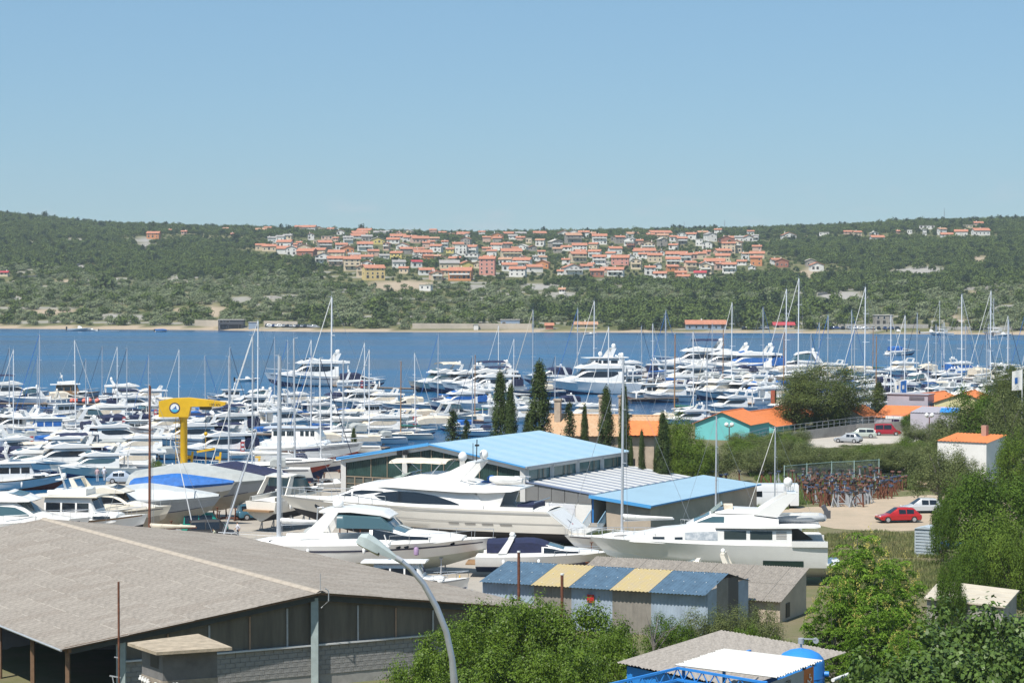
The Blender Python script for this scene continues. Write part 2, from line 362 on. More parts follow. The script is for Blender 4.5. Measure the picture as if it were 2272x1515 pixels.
# ------------------------------------------------------------------ foliage
def leaf_cloud(C, N, size, asp, rng, jitter=0.5, drop=0.0):
    """quads of leaf size at C, facing roughly N"""
    k = len(C); N = N + rng.normal(0, jitter, (k, 3)); N /= np.linalg.norm(N, axis=1, keepdims=True) + 1e-9
    A = rng.normal(0, 1, (k, 3)); A[:, 2] -= drop; U = np.cross(N, A); U /= np.linalg.norm(U, axis=1, keepdims=True) + 1e-9
    Wv = np.cross(N, U); s = (size * rng.uniform(0.65, 1.35, k))[:, None]
    V = np.stack([C - U * s * asp * 0.5, C - Wv * s * 0.5 , C + U * s * asp * 0.5, C + Wv * s * 0.5], 1)
    return V.reshape(-1, 3), np.arange(4 * k).reshape(-1, 4)
def clump_crown(rng, rx, ry, rz, zc, nclump, nleaf, csize, lsize, asp=0.55, inner=0.55, flat=1.0, bottom=-0.75, lump=0.35, drop=0.0, jit=0.26):
    P = []
    lob = rng.normal(0, 1, (7, 3)); lob /= np.linalg.norm(lob, axis=1, keepdims=True); la = rng.uniform(-lump, lump, 7)
    while len(P) < nclump:
        v = rng.normal(0, 1, 3); v /= np.linalg.norm(v)
        if v[2] < bottom: continue
        r = inner + (1 - inner) * rng.uniform(0, 1) ** 0.6
        r *= 1 + float(np.sum(la * np.maximum(0, lob @ v) ** 3))
        P.append((v[0] * rx * r, v[1] * ry * r, v[2] * rz * r))
    P = np.array(P); cs = csize * rng.uniform(0.6, 1.4, nclump)
    D = rng.normal(0, 1, (nclump * nleaf, 3)); D[:, 2] += 0.35; D /= np.linalg.norm(D, axis=1, keepdims=True)
    C = np.repeat(P, nleaf, 0) + D * (np.repeat(cs, nleaf) * rng.uniform(0.35, 0.85, nclump * nleaf))[:, None] * np.array([1, 1, flat])
    N = D + 0.25 * C / np.array([rx, ry, rz]) + np.array([0, 0, 0.35])
    V, Q = leaf_cloud(C + np.array([0, 0, zc]), N, lsize, asp, rng, jit, drop)
    return V, Q, P + np.array([0, 0, zc])
def tree_mats(key, col, col2, isl=0.35, tr=0.28, sc=0.6, rough=0.6, spec=0.12):
    return mat('leaves_' + key, col, rough, var=0.5, vs=sc, var2=col2, island=isl, trans=tr, spec=spec)
BARK = mat('bark', (0.11, 0.085, 0.065), 0.95, var=0.35, vs=5, bump=0.5, bs=12)
BARKG = mat('bark_grey', (0.22, 0.20, 0.18), 0.95, var=0.3, vs=5, bump=0.4, bs=12)
def trunk_mesh(rng, h, r, targets, nl, name='trunk', m=None, base=-0.5):
    mb = MB(); lean = rng.normal(0, 0.04, 2) * h
    mb.tube([(0, 0, base), (lean[0] * 0.3, lean[1] * 0.3, h * 0.4), (lean[0], lean[1], h)], [r * 1.25, r * 0.85, r * 0.35], 7)
    for q in targets[:nl]:
        z0 = h * rng.uniform(0.35, 0.8); a = Vector((lean[0] * z0 / h * 0.7, lean[1] * z0 / h * 0.7, z0)); b = Vector(q)
        mb.tube([a, a.lerp(b, 0.5) + Vector((0, 0, 0.12 * (b - a).length)), b], [r * 0.45, r * 0.28, r * 0.08], 5)
    return mb.mesh(name, m or BARK, 0.8)
def tree_template(key, col, col2, rx, ry, rz, zc, nclump, nleaf, csize, lsize, th, tr, seed, nl=6, bark=None, **kw):
    mk = {k: kw.pop(k) for k in list(kw) if k in ('isl', 'trn', 'sc', 'spec', 'rough')}
    if 'trn' in mk: mk['tr'] = mk.pop('trn')
    rng = np.random.default_rng(seed); T = Template()
    V, Q, P = clump_crown(rng, rx, ry, rz, zc, nclump, nleaf, csize, lsize, **kw)
    idx = rng.permutation(len(P))
    T.add('trunk', trunk_mesh(rng, th, tr, P[idx], nl, m=bark))
    T.add('crown', np_mesh('crown_' + key, V, Q, tree_mats(key, col, col2, **mk)))
    T.dim = (float(np.percentile(V[:, 0], 98) - np.percentile(V[:, 0], 2)), float(np.percentile(V[:, 2], 99.3)))
    return T
# trees of the far slope (one tree of each kind stands in full, the wood repeats it)
HT = []
for key, c1, c2, rx, rz, zc, seed, ls in (
        ('oak_dark', (0.060, 0.092, 0.024), (0.110, 0.145, 0.038), 3.4, 2.6, 2.6, 11, 1.25),
        ('oak_mid', (0.085, 0.130, 0.028), (0.150, 0.185, 0.050), 3.2, 2.5, 2.5, 12, 1.2),
        ('olive_far', (0.165, 0.205, 0.098), (0.255, 0.285, 0.155), 2.5, 1.7, 1.7, 13, 1.0),
        ('pine_far', (0.025, 0.048, 0.016), (0.045, 0.072, 0.022), 2.6, 3.6, 3.6, 14, 1.2)):
    HT.append((key, tree_template(key, c1, c2, rx, rx, rz, zc, 46, 7, 1.5, ls, zc, 0.22, seed, 4, isl=0.3, trn=0.15, sc=0.02, inner=0.35, bottom=-0.6)))
# ------------------------------------------------------------------ houses of the far village
HW = {'w': ('white', mat('house_white', (0.74, 0.72, 0.68), 0.9, var=0.1, vs=0.3)), 'c': ('cream', mat('house_cream', (0.66, 0.54, 0.38), 0.9, var=0.1, vs=0.3)),
      'y': ('yellow', mat('house_yellow', (0.68, 0.55, 0.18), 0.9, var=0.1, vs=0.3)), 'p': ('pale pink', mat('house_pale_pink', (0.62, 0.42, 0.33), 0.9, var=0.1, vs=0.3)),
      'P': ('salmon pink', mat('house_salmon', (0.60, 0.28, 0.22), 0.9, var=0.1, vs=0.3)), 'o': ('orange', mat('house_orange', (0.62, 0.26, 0.11), 0.9, var=0.1, vs=0.3)),
      'g': ('grey stone', mat('house_stone', (0.33, 0.30, 0.26), 0.95, var=0.25, vs=0.5)), 'b': ('brick red', mat('house_brick', (0.36, 0.15, 0.10), 0.95, var=0.2, vs=0.5)),
      'Y': ('yellow banded', mat('house_yellow_banded', (0.66, 0.50, 0.22), 0.9, var=0.1, vs=0.3))}
HR = {'r': ('orange tiled roof', ROOFR), 't': ('faded tiled roof', ROOFT), 'g': ('grey roof', ROOFG), 'R': ('crimson roof', ROOFD), 'n': ('pale flat roof', mat('pale_roof', (0.52, 0.48, 0.42), 0.9, var=0.15, vs=0.4))}
FRAME = mat('window_frame', (0.62, 0.60, 0.56), 0.6); SHUT = mat('dark_shutter', (0.05, 0.045, 0.04), 0.6)
wm = MB(); wm.box(-0.55, 0.55, -0.06, 0.0, 0, 1.3, 0); wm.box(-0.45, 0.45, -0.09, -0.05, 0.08, 1.22, 1); WIN_ME = wm.mesh('window', [FRAME, GLASS], 0)
wm = MB(); wm.box(-0.9, 0.9, -0.06, 0.0, 0, 2.0, 0); wm.box(-0.8, 0.8, -0.09, -0.05, 0.0, 1.92, 1); WIND_ME = wm.mesh('balcony_window', [FRAME, SHUT], 0)
def house(label, loc, w, h, dp, wall, roof, kind, rz, group, rnd, cat='house', nm='house', win=True):
    t = thing(nm, label, cat, loc, rz, group)
    rh = 0.0 if roof == 'n' and kind == 'e' else (0.20 * dp if kind == 'e' else 0.20 * w)
    hw = max(2.2, h - rh * (0.75 if kind == 'e' else 0.9)); x, y = w / 2, dp / 2
    mb = MB(); mb.box(-x, x, -y, y, -2.5, hw)
    if rh and kind == 'e': mb.add([(-x, -y, hw), (-x, y, hw), (-x, 0, hw + rh), (x, -y, hw), (x, y, hw), (x, 0, hw + rh)], [(0, 2, 1), (3, 4, 5)])
    if rh and kind == 'g': mb.add([(-x, -y, hw), (x, -y, hw), (0, -y, hw + rh), (-x, y, hw), (x, y, hw), (0, y, hw + rh)], [(0, 1, 2), (3, 5, 4)])
    part('wall', mb.mesh('wall', HW[wall][1], 0), t)
    mb = MB(); o = 0.55; th = 0.22
    if rh == 0: mb.box(-x - 0.3, x + 0.3, -y - 0.3, y + 0.3, hw + 0.01, hw + 0.28)
    else:
        a, bq = (y, x) if kind == 'e' else (x, y); sl = rh / a
        for sg in (-1, 1):
            pts = [(sg * (a + o), hw - sl * o), (0, hw + rh), (0, hw + rh + th), (sg * (a + o), hw - sl * o + th)]
            vs = [((q, p[0], p[1]) if kind == 'e' else (p[0], q, p[1])) for q in (-bq - o, bq + o) for p in pts]
            vs = [(p[0], p[1], p[2] + 0.02) for p in vs]
            mb.add(vs, [(0, 1, 2, 3), (7, 6, 5, 4), (0, 4, 5, 1), (2, 6, 7, 3), (1, 5, 6, 2), (3, 7, 4, 0)])
    ro = part('roof', mb.mesh('roof', HR[roof][1], 0), t)
    if rh and rnd.random() < 0.75:
        cx = rnd.uniform(-0.3, 0.3) * w; c = MB(); c.box(cx - 0.3, cx + 0.3, -0.3, 0.3, hw + rh * 0.4, hw + rh + 1.0); part('chimney', c.mesh('chimney', WALLW, 0), ro)
    if win:
        nf = max(1, int(round(hw / 2.9))); nc = max(2, int(w / 2.9))
        for f in range(nf):
            zf = 0.5 + f * hw / nf + 0.45
            bal = f > 0 and rnd.random() < 0.55
            for c in range(nc):
                xx = -x + (c + 0.5) * w / nc
                if rnd.random() < 0.12: continue
                o2 = part('window', WIND_ME if bal or (f == 0 and rnd.random() < 0.4) else WIN_ME, t, (xx, -y - 0.01, zf - (0.4 if bal else 0)))
                s = min(1.0, (hw / nf - 0.6) / 2.0); o2.scale = (1, 1, s)
            if bal:
                b2 = MB(); b2.box(-x * 0.9, x * 0.9, -y - 1.3, -y - 0.02, zf - 0.62, zf - 0.45); b2.box(-x * 0.9, x * 0.9, -y - 1.3, -y - 1.2, zf - 0.45, zf + 0.4)
                part('balcony', b2.mesh('balcony', HW[wall][1] if rnd.random() < 0.6 else WALLW, 0), t)
        for sd in (-1, 1):
            o2 = part('window', WIN_ME, t, (sd * (x + 0.01), 0, hw * 0.45), rz=sd * math.pi / 2)
    return t
Z = {1: (540, 470, 4.939), 2: (960, 470, 4.939), 3: (1380, 470, 4.733), 4: (1800, 450, 4.8136), 5: (0, 440, 4.057)}
HOUSES = {1: """190,160,110,40,c,t,e 265,168,70,25,p,r,e 610,205,90,45,p,r,e 725,215,130,55,w,r,e 820,215,120,45,c,r,g 960,210,70,20,w,r,e 1330,220,150,55,y,r,e 1270,262,160,40,w,r,e
1490,265,120,45,w,g,e 1590,240,70,25,w,g,e 1695,228,70,30,p,r,g 1895,265,100,25,w,n,e 487,300,90,45,c,g,e 925,305,120,32,p,n,e 1015,320,55,35,p,r,e 1145,345,100,65,w,g,e
1250,290,150,30,w,r,e 1350,320,110,55,g,g,e 1460,350,150,60,y,n,g 1690,300,160,45,w,r,e 1640,345,130,50,w,r,e 1820,320,140,50,w,r,e 1930,340,180,60,p,r,e 2095,320,90,35,g,t,e
450,388,150,65,w,r,e 565,390,60,35,w,r,e 610,368,55,35,w,r,e 835,360,125,42,c,n,e 885,410,140,80,g,r,e 180,420,95,58,c,r,e 280,430,140,60,c,r,e 470,460,200,68,w,r,e 525,480,110,90,w,g,g
650,440,170,75,c,r,g 690,490,180,70,b,r,e 830,470,140,60,c,r,e 1070,420,120,65,w,r,e 1130,450,130,70,o,r,g 1330,430,160,85,w,r,e 1420,480,110,55,p,r,e 1570,420,60,75,p,r,g 1745,410,130,60,w,r,g
1780,460,130,60,g,r,e 1920,440,100,40,w,r,e 1960,475,190,45,w,r,e 2000,395,70,55,p,r,e 2115,440,120,70,w,r,e 2055,385,70,60,p,r,e 1680,540,120,90,y,r,e 1540,520,100,45,w,g,e 1350,540,130,55,w,r,e
1210,500,120,40,w,g,e 1220,525,90,40,p,r,e 870,565,170,100,w,t,g 1020,510,170,75,c,r,e 1000,590,160,85,p,r,e 1185,645,170,130,c,r,e 1700,610,130,65,w,g,e 1895,610,105,65,w,R,e 2020,540,100,60,o,r,e
1915,535,100,60,w,n,g 1310,715,140,120,c,r,g 1420,745,210,135,Y,r,e 2000,690,150,60,w,r,e 2110,740,150,85,p,r,g 2220,610,110,65,w,r,e 2000,860,120,30,w,n,e""",
2: """105,250,75,25,p,r,e 190,245,85,32,p,r,e 330,235,130,30,p,r,e 300,270,75,25,p,r,e 370,285,70,40,w,n,g 540,275,65,55,w,r,e 705,295,125,58,o,n,g 830,270,110,40,w,r,e 880,300,90,40,w,g,e 960,275,110,45,g,g,e
1170,275,130,50,c,r,e 590,330,80,52,p,r,e 710,340,90,55,g,r,e 365,375,100,85,g,r,g 965,310,90,22,p,r,e 1055,340,60,45,c,n,e 1180,375,90,65,w,t,e 1345,390,120,75,g,n,g 1440,270,130,55,w,r,g 1540,345,160,95,g,t,e
1660,285,110,65,w,r,e 1745,230,80,20,p,t,e 1830,355,150,95,w,r,e 1980,320,50,40,g,n,e 2050,345,100,70,g,r,e 2165,370,100,80,w,g,g 2190,290,120,55,w,t,e 275,390,110,45,c,r,e 195,450,80,45,y,r,e 310,468,120,90,w,n,e
420,465,130,85,w,r,e 705,420,120,65,w,r,e 590,430,90,35,p,r,e 820,400,90,55,g,r,e 985,415,110,50,w,n,g 860,495,210,75,c,r,e 1470,425,110,45,w,r,e 1610,440,150,80,w,r,e 1615,470,110,45,p,r,e 1780,500,125,70,w,r,e
2000,460,130,65,w,r,e 1955,500,95,50,w,r,e 2240,490,80,60,w,r,e 250,510,130,45,w,n,g 245,570,120,65,w,r,e 430,545,140,75,w,n,e 180,625,200,75,c,g,e 365,630,120,75,y,r,g 600,690,160,170,P,r,e 800,580,130,65,w,t,e
985,600,180,80,w,r,e 1210,620,130,75,o,r,g 840,650,150,75,w,r,e 935,710,165,90,w,r,e 1110,660,160,65,w,r,e 1830,575,135,85,w,r,e 1590,550,160,95,c,r,e 2060,585,180,90,P,r,e 2230,600,90,65,c,n,g
305,750,235,115,o,r,e 40,750,110,85,c,r,g 1530,685,190,95,w,r,g 1680,630,120,35,w,r,e 1740,610,60,35,w,r,e 1400,690,60,30,w,r,e 1805,710,140,70,b,r,e 2010,705,165,80,w,r,e 1420,895,60,20,w,t,e""",
3: """400,245,220,38,c,r,e 300,275,80,40,c,r,e 430,275,110,35,c,t,e 85,340,95,60,w,g,g 175,350,85,50,p,r,e 95,385,80,50,b,n,e 275,405,140,85,c,r,g 425,360,85,75,g,n,g 545,310,80,50,w,r,e 630,290,90,65,w,n,g
630,340,100,65,g,r,e 730,290,100,60,w,r,e 850,240,100,20,p,t,e 930,310,100,80,w,g,g 815,355,70,60,w,n,e 900,395,100,75,w,g,g 1100,325,160,60,b,r,g 1140,305,110,40,w,r,e 1210,430,110,115,c,r,g 1120,435,130,100,c,r,e
240,440,210,40,w,r,e 240,490,110,50,w,r,e 345,525,140,75,c,r,e 85,520,80,60,w,n,g 155,600,100,95,c,n,g 580,475,210,45,w,r,e 540,560,140,70,c,r,e 670,525,110,75,w,r,e 830,495,100,60,c,r,e 895,460,70,45,p,r,e
1060,440,150,40,p,r,e 1065,525,140,70,c,r,e 980,560,200,55,w,r,e 295,670,100,85,w,r,e 405,690,125,50,w,r,e 530,625,110,55,o,r,e 620,690,110,55,b,r,e 655,715,125,30,w,r,e 720,640,105,105,c,r,e 825,690,115,55,w,R,e
900,655,110,100,c,n,g 1135,645,135,95,w,r,e 1425,490,145,60,c,r,e 1415,565,115,85,o,r,e 1370,610,70,40,w,n,g 1620,550,100,50,w,r,e 1690,580,130,75,b,r,g 1985,570,95,65,g,n,g 2050,620,125,75,w,r,g 1755,298,140,70,w,r,g 2130,250,95,28,w,n,e""",
4: """395,335,80,30,p,r,e 495,355,80,45,c,r,e 675,355,75,40,w,n,g 710,410,130,50,w,r,e 930,332,30,18,p,r,e 1055,330,50,35,w,n,e 1245,280,150,30,w,n,e 1215,345,35,55,w,n,e 1400,340,80,60,w,t,e 1455,370,120,40,w,r,e
1610,360,130,60,w,r,e 1820,345,160,60,w,r,e 1680,272,80,20,c,n,e 1790,240,90,25,p,r,e""",
5: "1378,362,105,52,o,r,e 1655,325,45,28,p,r,e 1525,308,25,12,p,r,e 2030,235,45,15,p,t,e 35,700,70,30,c,R,e 2090,345,20,10,p,r,e"}
HL = []
for k, txt in HOUSES.items():
    ox, oy, s = Z[k]
    for q in txt.split():
        a = q.split(','); zx, zy, zw, zh = map(float, a[:4])
        HL.append((ox + zx / s, oy + zy / s + 1.0, zw / s, zh / s, a[4], a[5], a[6]))
vr = random.Random(12)
for _ in range(900):                                   # the small houses between the larger ones
    if len(HL) > 250: break
    x, y = vr.uniform(600, 1690), vr.uniform(522, 612); w = vr.uniform(13, 20)
    if y > 545 and x < 640 + (y - 545) * 3.2 or y > 622 - max(0, x - 1500) * 0.2: continue
    if all(abs(x - q[0]) > (w + q[2]) * 0.42 or abs(y - q[1]) > 9 for q in HL): HL.append((x, y, w, vr.uniform(9, 13), vr.choice('wwwcpgw'), vr.choice('rrrtrg'), vr.choice('eeg')))
TIER = [515, 523, 531, 540, 549, 558, 567, 577, 588, 602, 900]
bins = {}
for i, hh in enumerate(HL):
    x, y = hh[0], hh[1]
    if x < 555: key = ('left', 0)
    elif x > 1838: key = ('right', 0)
    else: key = ('village', next(j for j, q in enumerate(TIER) if y <= q))
    bins.setdefault(key, []).append(i)
HPOS = []; hrnd = random.Random(5)
for (reg, tier), idx in bins.items():
    idx.sort(key=lambda i: HL[i][0])
    for n_, i in enumerate(idx):
        px, py, w, h, wl, rf, kd = HL[i]
        p = on_hill(px, py) or on_hill(px, py + 6) or on_hill(px, py + 14)
        if p is None: continue
        m = p.y / FPX; wm_, hm_ = w * m * 1.06, max(3.0, h * m * 1.12); dp = min(11, max(4.5, wm_ * (0.75 if kd == 'e' else 1.1)))
        where = {'left': 'on the hill left of the village', 'right': 'on the hill right of the village'}.get(reg, f"in the village's {nth(tier)} tier")
        lab = f"{HW[wl][0]} house, {HR[rf][0]}, {nth(n_)} from left {where}"
        # footprint must not run into its neighbours
        for (q, r0) in HPOS:
            dd = (Vector((p.x, p.y + dp / 2)) - q).length
            if dd < r0 + 2.5: dp = max(4.0, dp * 0.6)
        loc = (p.x, p.y + dp / 2, p.z + 0.5)
        house(lab, loc, wm_, hm_, dp, wl, rf, kd, hrnd.uniform(-0.3, 0.3), 'houses on the far hillside', hrnd)
        HPOS.append((Vector((loc[0], loc[1])), max(wm_, dp) / 2))
# ------------------------------------------------------------------ buildings and walls on the far shore
def shore_pt(px, up):                                  # a place `up` metres above the waterline along the sight column
    ds = np.interp(px, SHORE[:, 0], SHORE[:, 1]); y = ds + up; x = (px - CXP) / FPX * y
    return Vector((x, y, hill_z(x, y)))
SB = []
def shore_house(label, px, up, wpx, hpx, dp, wl, rf, kd='e', nm='house', cat='house', win=True):
    p = shore_pt(px, up); m = p.y / FPX; SB.append((Vector((p.x, p.y)), wpx * m / 2 + 3))
    return house(label, (p.x, p.y + dp / 2, p.z - 0.2), wpx * m, hpx * m, dp, wl, rf, kd, 0.0, None, hrnd, cat, nm, win)
HW['u'] = ('blue', mat('house_blue', (0.26, 0.33, 0.42), 0.8, var=0.1, vs=0.3))
HW['k'] = ('dark', mat('house_dark', (0.07, 0.075, 0.085), 0.8))
shore_house('long restaurant with orange roof and blue front on the far beach', 1567, 16, 88, 19, 9, 'u', 'r', nm='beach_restaurant', cat='restaurant')
shore_house('low blue beach pavilion with pale flat roof on the far shore wall', 1132, 26, 42, 17, 6, 'u', 'n', nm='beach_pavilion', cat='pavilion')
shore_house('small beach hut with orange roof beside the far shore sand', 1219, 14, 17, 13, 5, 'b', 'r', nm='beach_hut', cat='hut', win=False)
shore_house('boxy grey two level building behind the far car park', 1962, 36, 40, 24, 8, 'g', 'n', nm='grey_building', cat='building')
shore_house('dark open beach bar on stilts at the far left shore', 512, 4, 56, 22, 8, 'k', 'n', nm='beach_bar', cat='bar')
shore_house('bright blue kiosk box beside the dark beach bar', 560, 6, 17, 15, 5, 'u', 'n', nm='beach_kiosk', cat='kiosk', win=False)
shore_house('low ruin with brown roof among the far shore trees', 1300, 20, 50, 14, 6, 'c', 't', nm='low_house', cat='house')
shore_house('low red and white awning building right of the restaurant', 1740, 18, 45, 11, 6, 'c', 'R', nm='snack_bar', cat='building')
shore_house('tiny white hut at the end of the far sea wall', 1056, 10, 10, 12, 3, 'w', 'n', nm='white_hut', cat='hut', win=False)
PALEW = mat('pale_sea_wall', (0.48, 0.42, 0.34), 0.95, var=0.2, vs=0.15)
def shore_wall(label, px0, px1, up, h, mt=None, cat='wall', nm='sea_wall'):
    mb = MB(); k = max(2, int((px1 - px0) / 12)); top = []
    pts = [shore_pt(px0 + (px1 - px0) * i / k, up) for i in range(k + 1)]
    rows = [[(p.x, p.y, p.z - 1.5), (p.x, p.y, p.z + h), (p.x, p.y + 0.7, p.z + h), (p.x, p.y + 0.7, p.z - 1.5)] for p in pts]
    mb.grid(rows, 0, False); o = part(nm, mb.mesh(nm, mt or PALEW, 0)); props(o, label, cat); return o
shore_wall('pale sea wall behind the beach bar on the far left shore', 432, 520, 14, 3.2)
shore_wall('pale sea wall behind the far shore car park', 585, 660, 22, 2.6)
shore_wall('long pale sea wall left of the blue beach pavilion', 915, 1050, 16, 2.6)
shore_wall('long pale sea wall under the blue beach pavilion', 1062, 1180, 14, 2.8)
shore_wall('grey stone wall along the road at the far right shore', 1860, 2060, 24, 2.0, CONC)
shore_wall('low grey wall at the far right end of the shore', 2065, 2300, 16, 1.6, CONC)
# dry stone walls climbing the slope
STONEW = mat('dry_stone', (0.34, 0.32, 0.29), 0.95, var=0.3, vs=0.8)
for lab, pl in (('dry stone wall running across the grove at far left', [(45, 617), (120, 613), (195, 607)]), ('dry stone wall bending through the wood at left', [(148, 602), (170, 590), (190, 583)]),
                ('thin dry stone wall between wood and olive grove, left', [(205, 603), (245, 600), (290, 595)]), ('dry stone wall below the lone orange house', [(290, 545), (318, 549), (340, 553), (370, 549)]),
                ('long dry stone wall on the right slope above the marina', [(2165, 690), (2210, 690), (2245, 684), (2262, 674)]), ('dry stone wall beside the earth track on the right slope', [(2155, 642), (2200, 641), (2240, 639)]),
                ('dry stone wall along the top of the grey scree', [(1815, 656), (1850, 650), (1868, 651)]), ('dry stone wall across the mid slope left of centre', [(600, 662), (640, 664), (665, 661)])):
    pts = [on_hill(a, c) for a, c in pl]; pts = [p for p in pts if p]
    mb = MB(); rows = []
    for i in range(len(pts) - 1):
        kk = 10
        for j in range(kk + (i == len(pts) - 2)):
            p = pts[i].lerp(pts[i + 1], j / kk); z = hill_z(p.x, p.y); h = 1.4 + hrnd.uniform(-0.25, 0.25)
            rows.append([(p.x, p.y - 0.5, z - 0.5), (p.x, p.y - 0.4, z + h), (p.x, p.y + 0.4, z + h), (p.x, p.y + 0.5, z - 0.5)])
    if len(rows) > 2:
        mb.grid(rows); o = part('dry_stone_wall', mb.mesh('dry_stone_wall', STONEW, 0)); props(o, lab, 'stone wall', 'dry stone walls on the far slope')
# ------------------------------------------------------------------ wood on the slope
GRID = {}
for q, r0 in HPOS + SB: GRID.setdefault((int(q.x // 40), int(q.y // 40)), []).append((q, r0))
def near_house(x, y):
    best = 99
    for i in (-1, 0, 1):
        for j in (-1, 0, 1):
            for q, r0 in GRID.get((int(x // 40) + i, int(y // 40) + j), ()):
                dx, dy = x - q.x, y - q.y
                k = 1.0 if dy > 0 else 0.24                     # keep the view of each front open
                best = min(best, math.hypot(dx, dy * k) - r0)
    return best
pts = [[], [], [], []]; trnd = random.Random(3)
y = 1085.0
while y < 2575:
    st = 5.7 if y < 1700 else 6.8
    x = -0.245 * y
    while x < 0.245 * y:
        xx, yy = x + trnd.uniform(-2.8, 2.8), y + trnd.uniform(-2.8, 2.8); x += st
        px = CXP + FPX * xx / yy; ds = np.interp(px, SHORE[:, 0], SHORE[:, 1]); s = yy - ds
        if s < 11 + 8 * hnoise(xx, 0, 60, 6.6) or (s < 24 and (420 < px < 700 or 900 < px < 1190 or 1500 < px < 1640 or 1850 < px < 2060)): continue
        nh = near_house(xx, yy)
        if nh < 3.0: continue
        bv, bk = bare_at(xx, yy)
        if bv > 0.35 and trnd.random() < 0.93: continue
        big = hnoise(xx, yy, 170, 2.0) + 0.6 * hnoise(xx, yy, 55, 4.0)
        forest = (s - (400 if px < 760 else 340)) / 130 + big * 1.1 + (0.6 if px > 1500 else 0.0)
        near_shore_wood = 1180 < px < 1900 and s < 150 and hnoise(xx, yy, 45, 8) > -0.15
        u = trnd.random(); sc = trnd.uniform(0.62, 1.02)
        if near_shore_wood: k = 1 if u < 0.7 else (3 if u < 0.8 else 0); sc *= 1.1
        elif nh < 22:
            if u < 0.45: continue
            k = 0 if u < 0.7 else (3 if u < 0.78 else 1); sc *= 0.5
        elif forest > 0.3: k = 0 if u < 0.55 else (1 if u < 0.95 else 3); sc *= 0.95
        else:
            if u < 0.30: continue
            k = 2 if u < 0.86 else (1 if u < 0.95 else 0)
        big2 = trnd.random() < 0.03
        pts[k].append((xx, yy, hill_z(xx, yy) - 0.4, trnd.uniform(0, 6.28), sc * (1.45 if big2 else 1.0), sc * trnd.uniform(0.8, 1.15) * (1.3 if big2 else 1)))
    y += st
def scatter(name, label, cat, pts, src):
    me = bpy.data.meshes.new(name); a = np.array(pts, np.float32)
    me.vertices.add(len(a)); me.vertices.foreach_set('co', a[:, :3].ravel())
    for nm, dat, ty in (('rot', np.stack([a[:, 3] * 0, a[:, 3] * 0, a[:, 3]], 1), 'FLOAT_VECTOR'), ('sca', np.stack([a[:, 4], a[:, 4], a[:, 5]], 1), 'FLOAT_VECTOR')):
        at = me.attributes.new(nm, ty, 'POINT'); at.data.foreach_set('vector', dat.astype(np.float32).ravel())
    o = part(name, me); props(o, label, cat, kind='stuff')
    ng = bpy.data.node_groups.new(name, 'GeometryNodeTree')
    ng.interface.new_socket('Geometry', in_out='INPUT', socket_type='NodeSocketGeometry'); ng.interface.new_socket('Geometry', in_out='OUTPUT', socket_type='NodeSocketGeometry')
    gi, go = ng.nodes.new('NodeGroupInput'), ng.nodes.new('NodeGroupOutput')
    ip, oi = ng.nodes.new('GeometryNodeInstanceOnPoints'), ng.nodes.new('GeometryNodeObjectInfo')
    oi.transform_space = 'ORIGINAL'; oi.inputs['Object'].default_value = src
    if 'As Instance' in oi.inputs: oi.inputs['As Instance'].default_value = True
    for nm, sk in (('rot', 'Rotation'), ('sca', 'Scale')):
        na = ng.nodes.new('GeometryNodeInputNamedAttribute'); na.data_type = 'FLOAT_VECTOR'; na.inputs['Name'].default_value = nm
        ng.links.new(na.outputs['Attribute'], ip.inputs[sk])
    ng.links.new(gi.outputs[0], ip.inputs['Points']); ng.links.new(oi.outputs['Geometry'], ip.inputs['Instance']); ng.links.new(ip.outputs[0], go.inputs[0])
    mod = o.modifiers.new('scatter', 'NODES'); mod.node_group = ng
    return o
for (key, T), pl, lab, spot in zip(HT, pts, ('dark green oak wood covering the upper far slope', 'fresh green trees of the far slope wood', 'grey green olive groves on the lower far slope', 'dark pines scattered over the far slope'),
                             ((235, 650, 'big dark round tree alone in the left olive grove', 2.1), (840, 690, 'tall fresh green tree above the far shore', 1.6), (1160, 700, 'round grey green olive tree above the far pavilion', 1.3), (640, 495, 'dark pine standing out on the far ridge', 1.25))):
    p = on_hill(spot[0], spot[1]) or on_hill(spot[0], spot[1] + 12) or on_hill(spot[0], spot[1] + 24)
    root = T.place('hillside_tree', spot[2], 'tree', (p.x, p.y, p.z - 0.3), 0.4, 'single trees on the far slope', spot[3])
    crown = [c for c in root.children if c.name.startswith('crown')][0]
    scatter('hillside_trees', lab, 'trees', pl, crown)
# ------------------------------------------------------------------ near ground
GZ = 1.5
def sstep(a, b, v):
    t = min(1, max(0, (v - a) / (b - a))); return t * t * (3 - 2 * t)
def ground_z(x, y):
    right = sstep(-4, 6, x)
    zl = GZ + 4.5 * (1 - sstep(70, 112, y)); zr = GZ + 3.2 * (1 - sstep(118, 150, y)) + 2.0 * (1 - sstep(85, 112, y))
    z = zl * (1 - right) + zr * right
    return z + 15.5 * (1 - sstep(4, 62, y)) + 0.12 * hnoise(x, y, 9, 1.0) * (1 - sstep(140, 160, y))
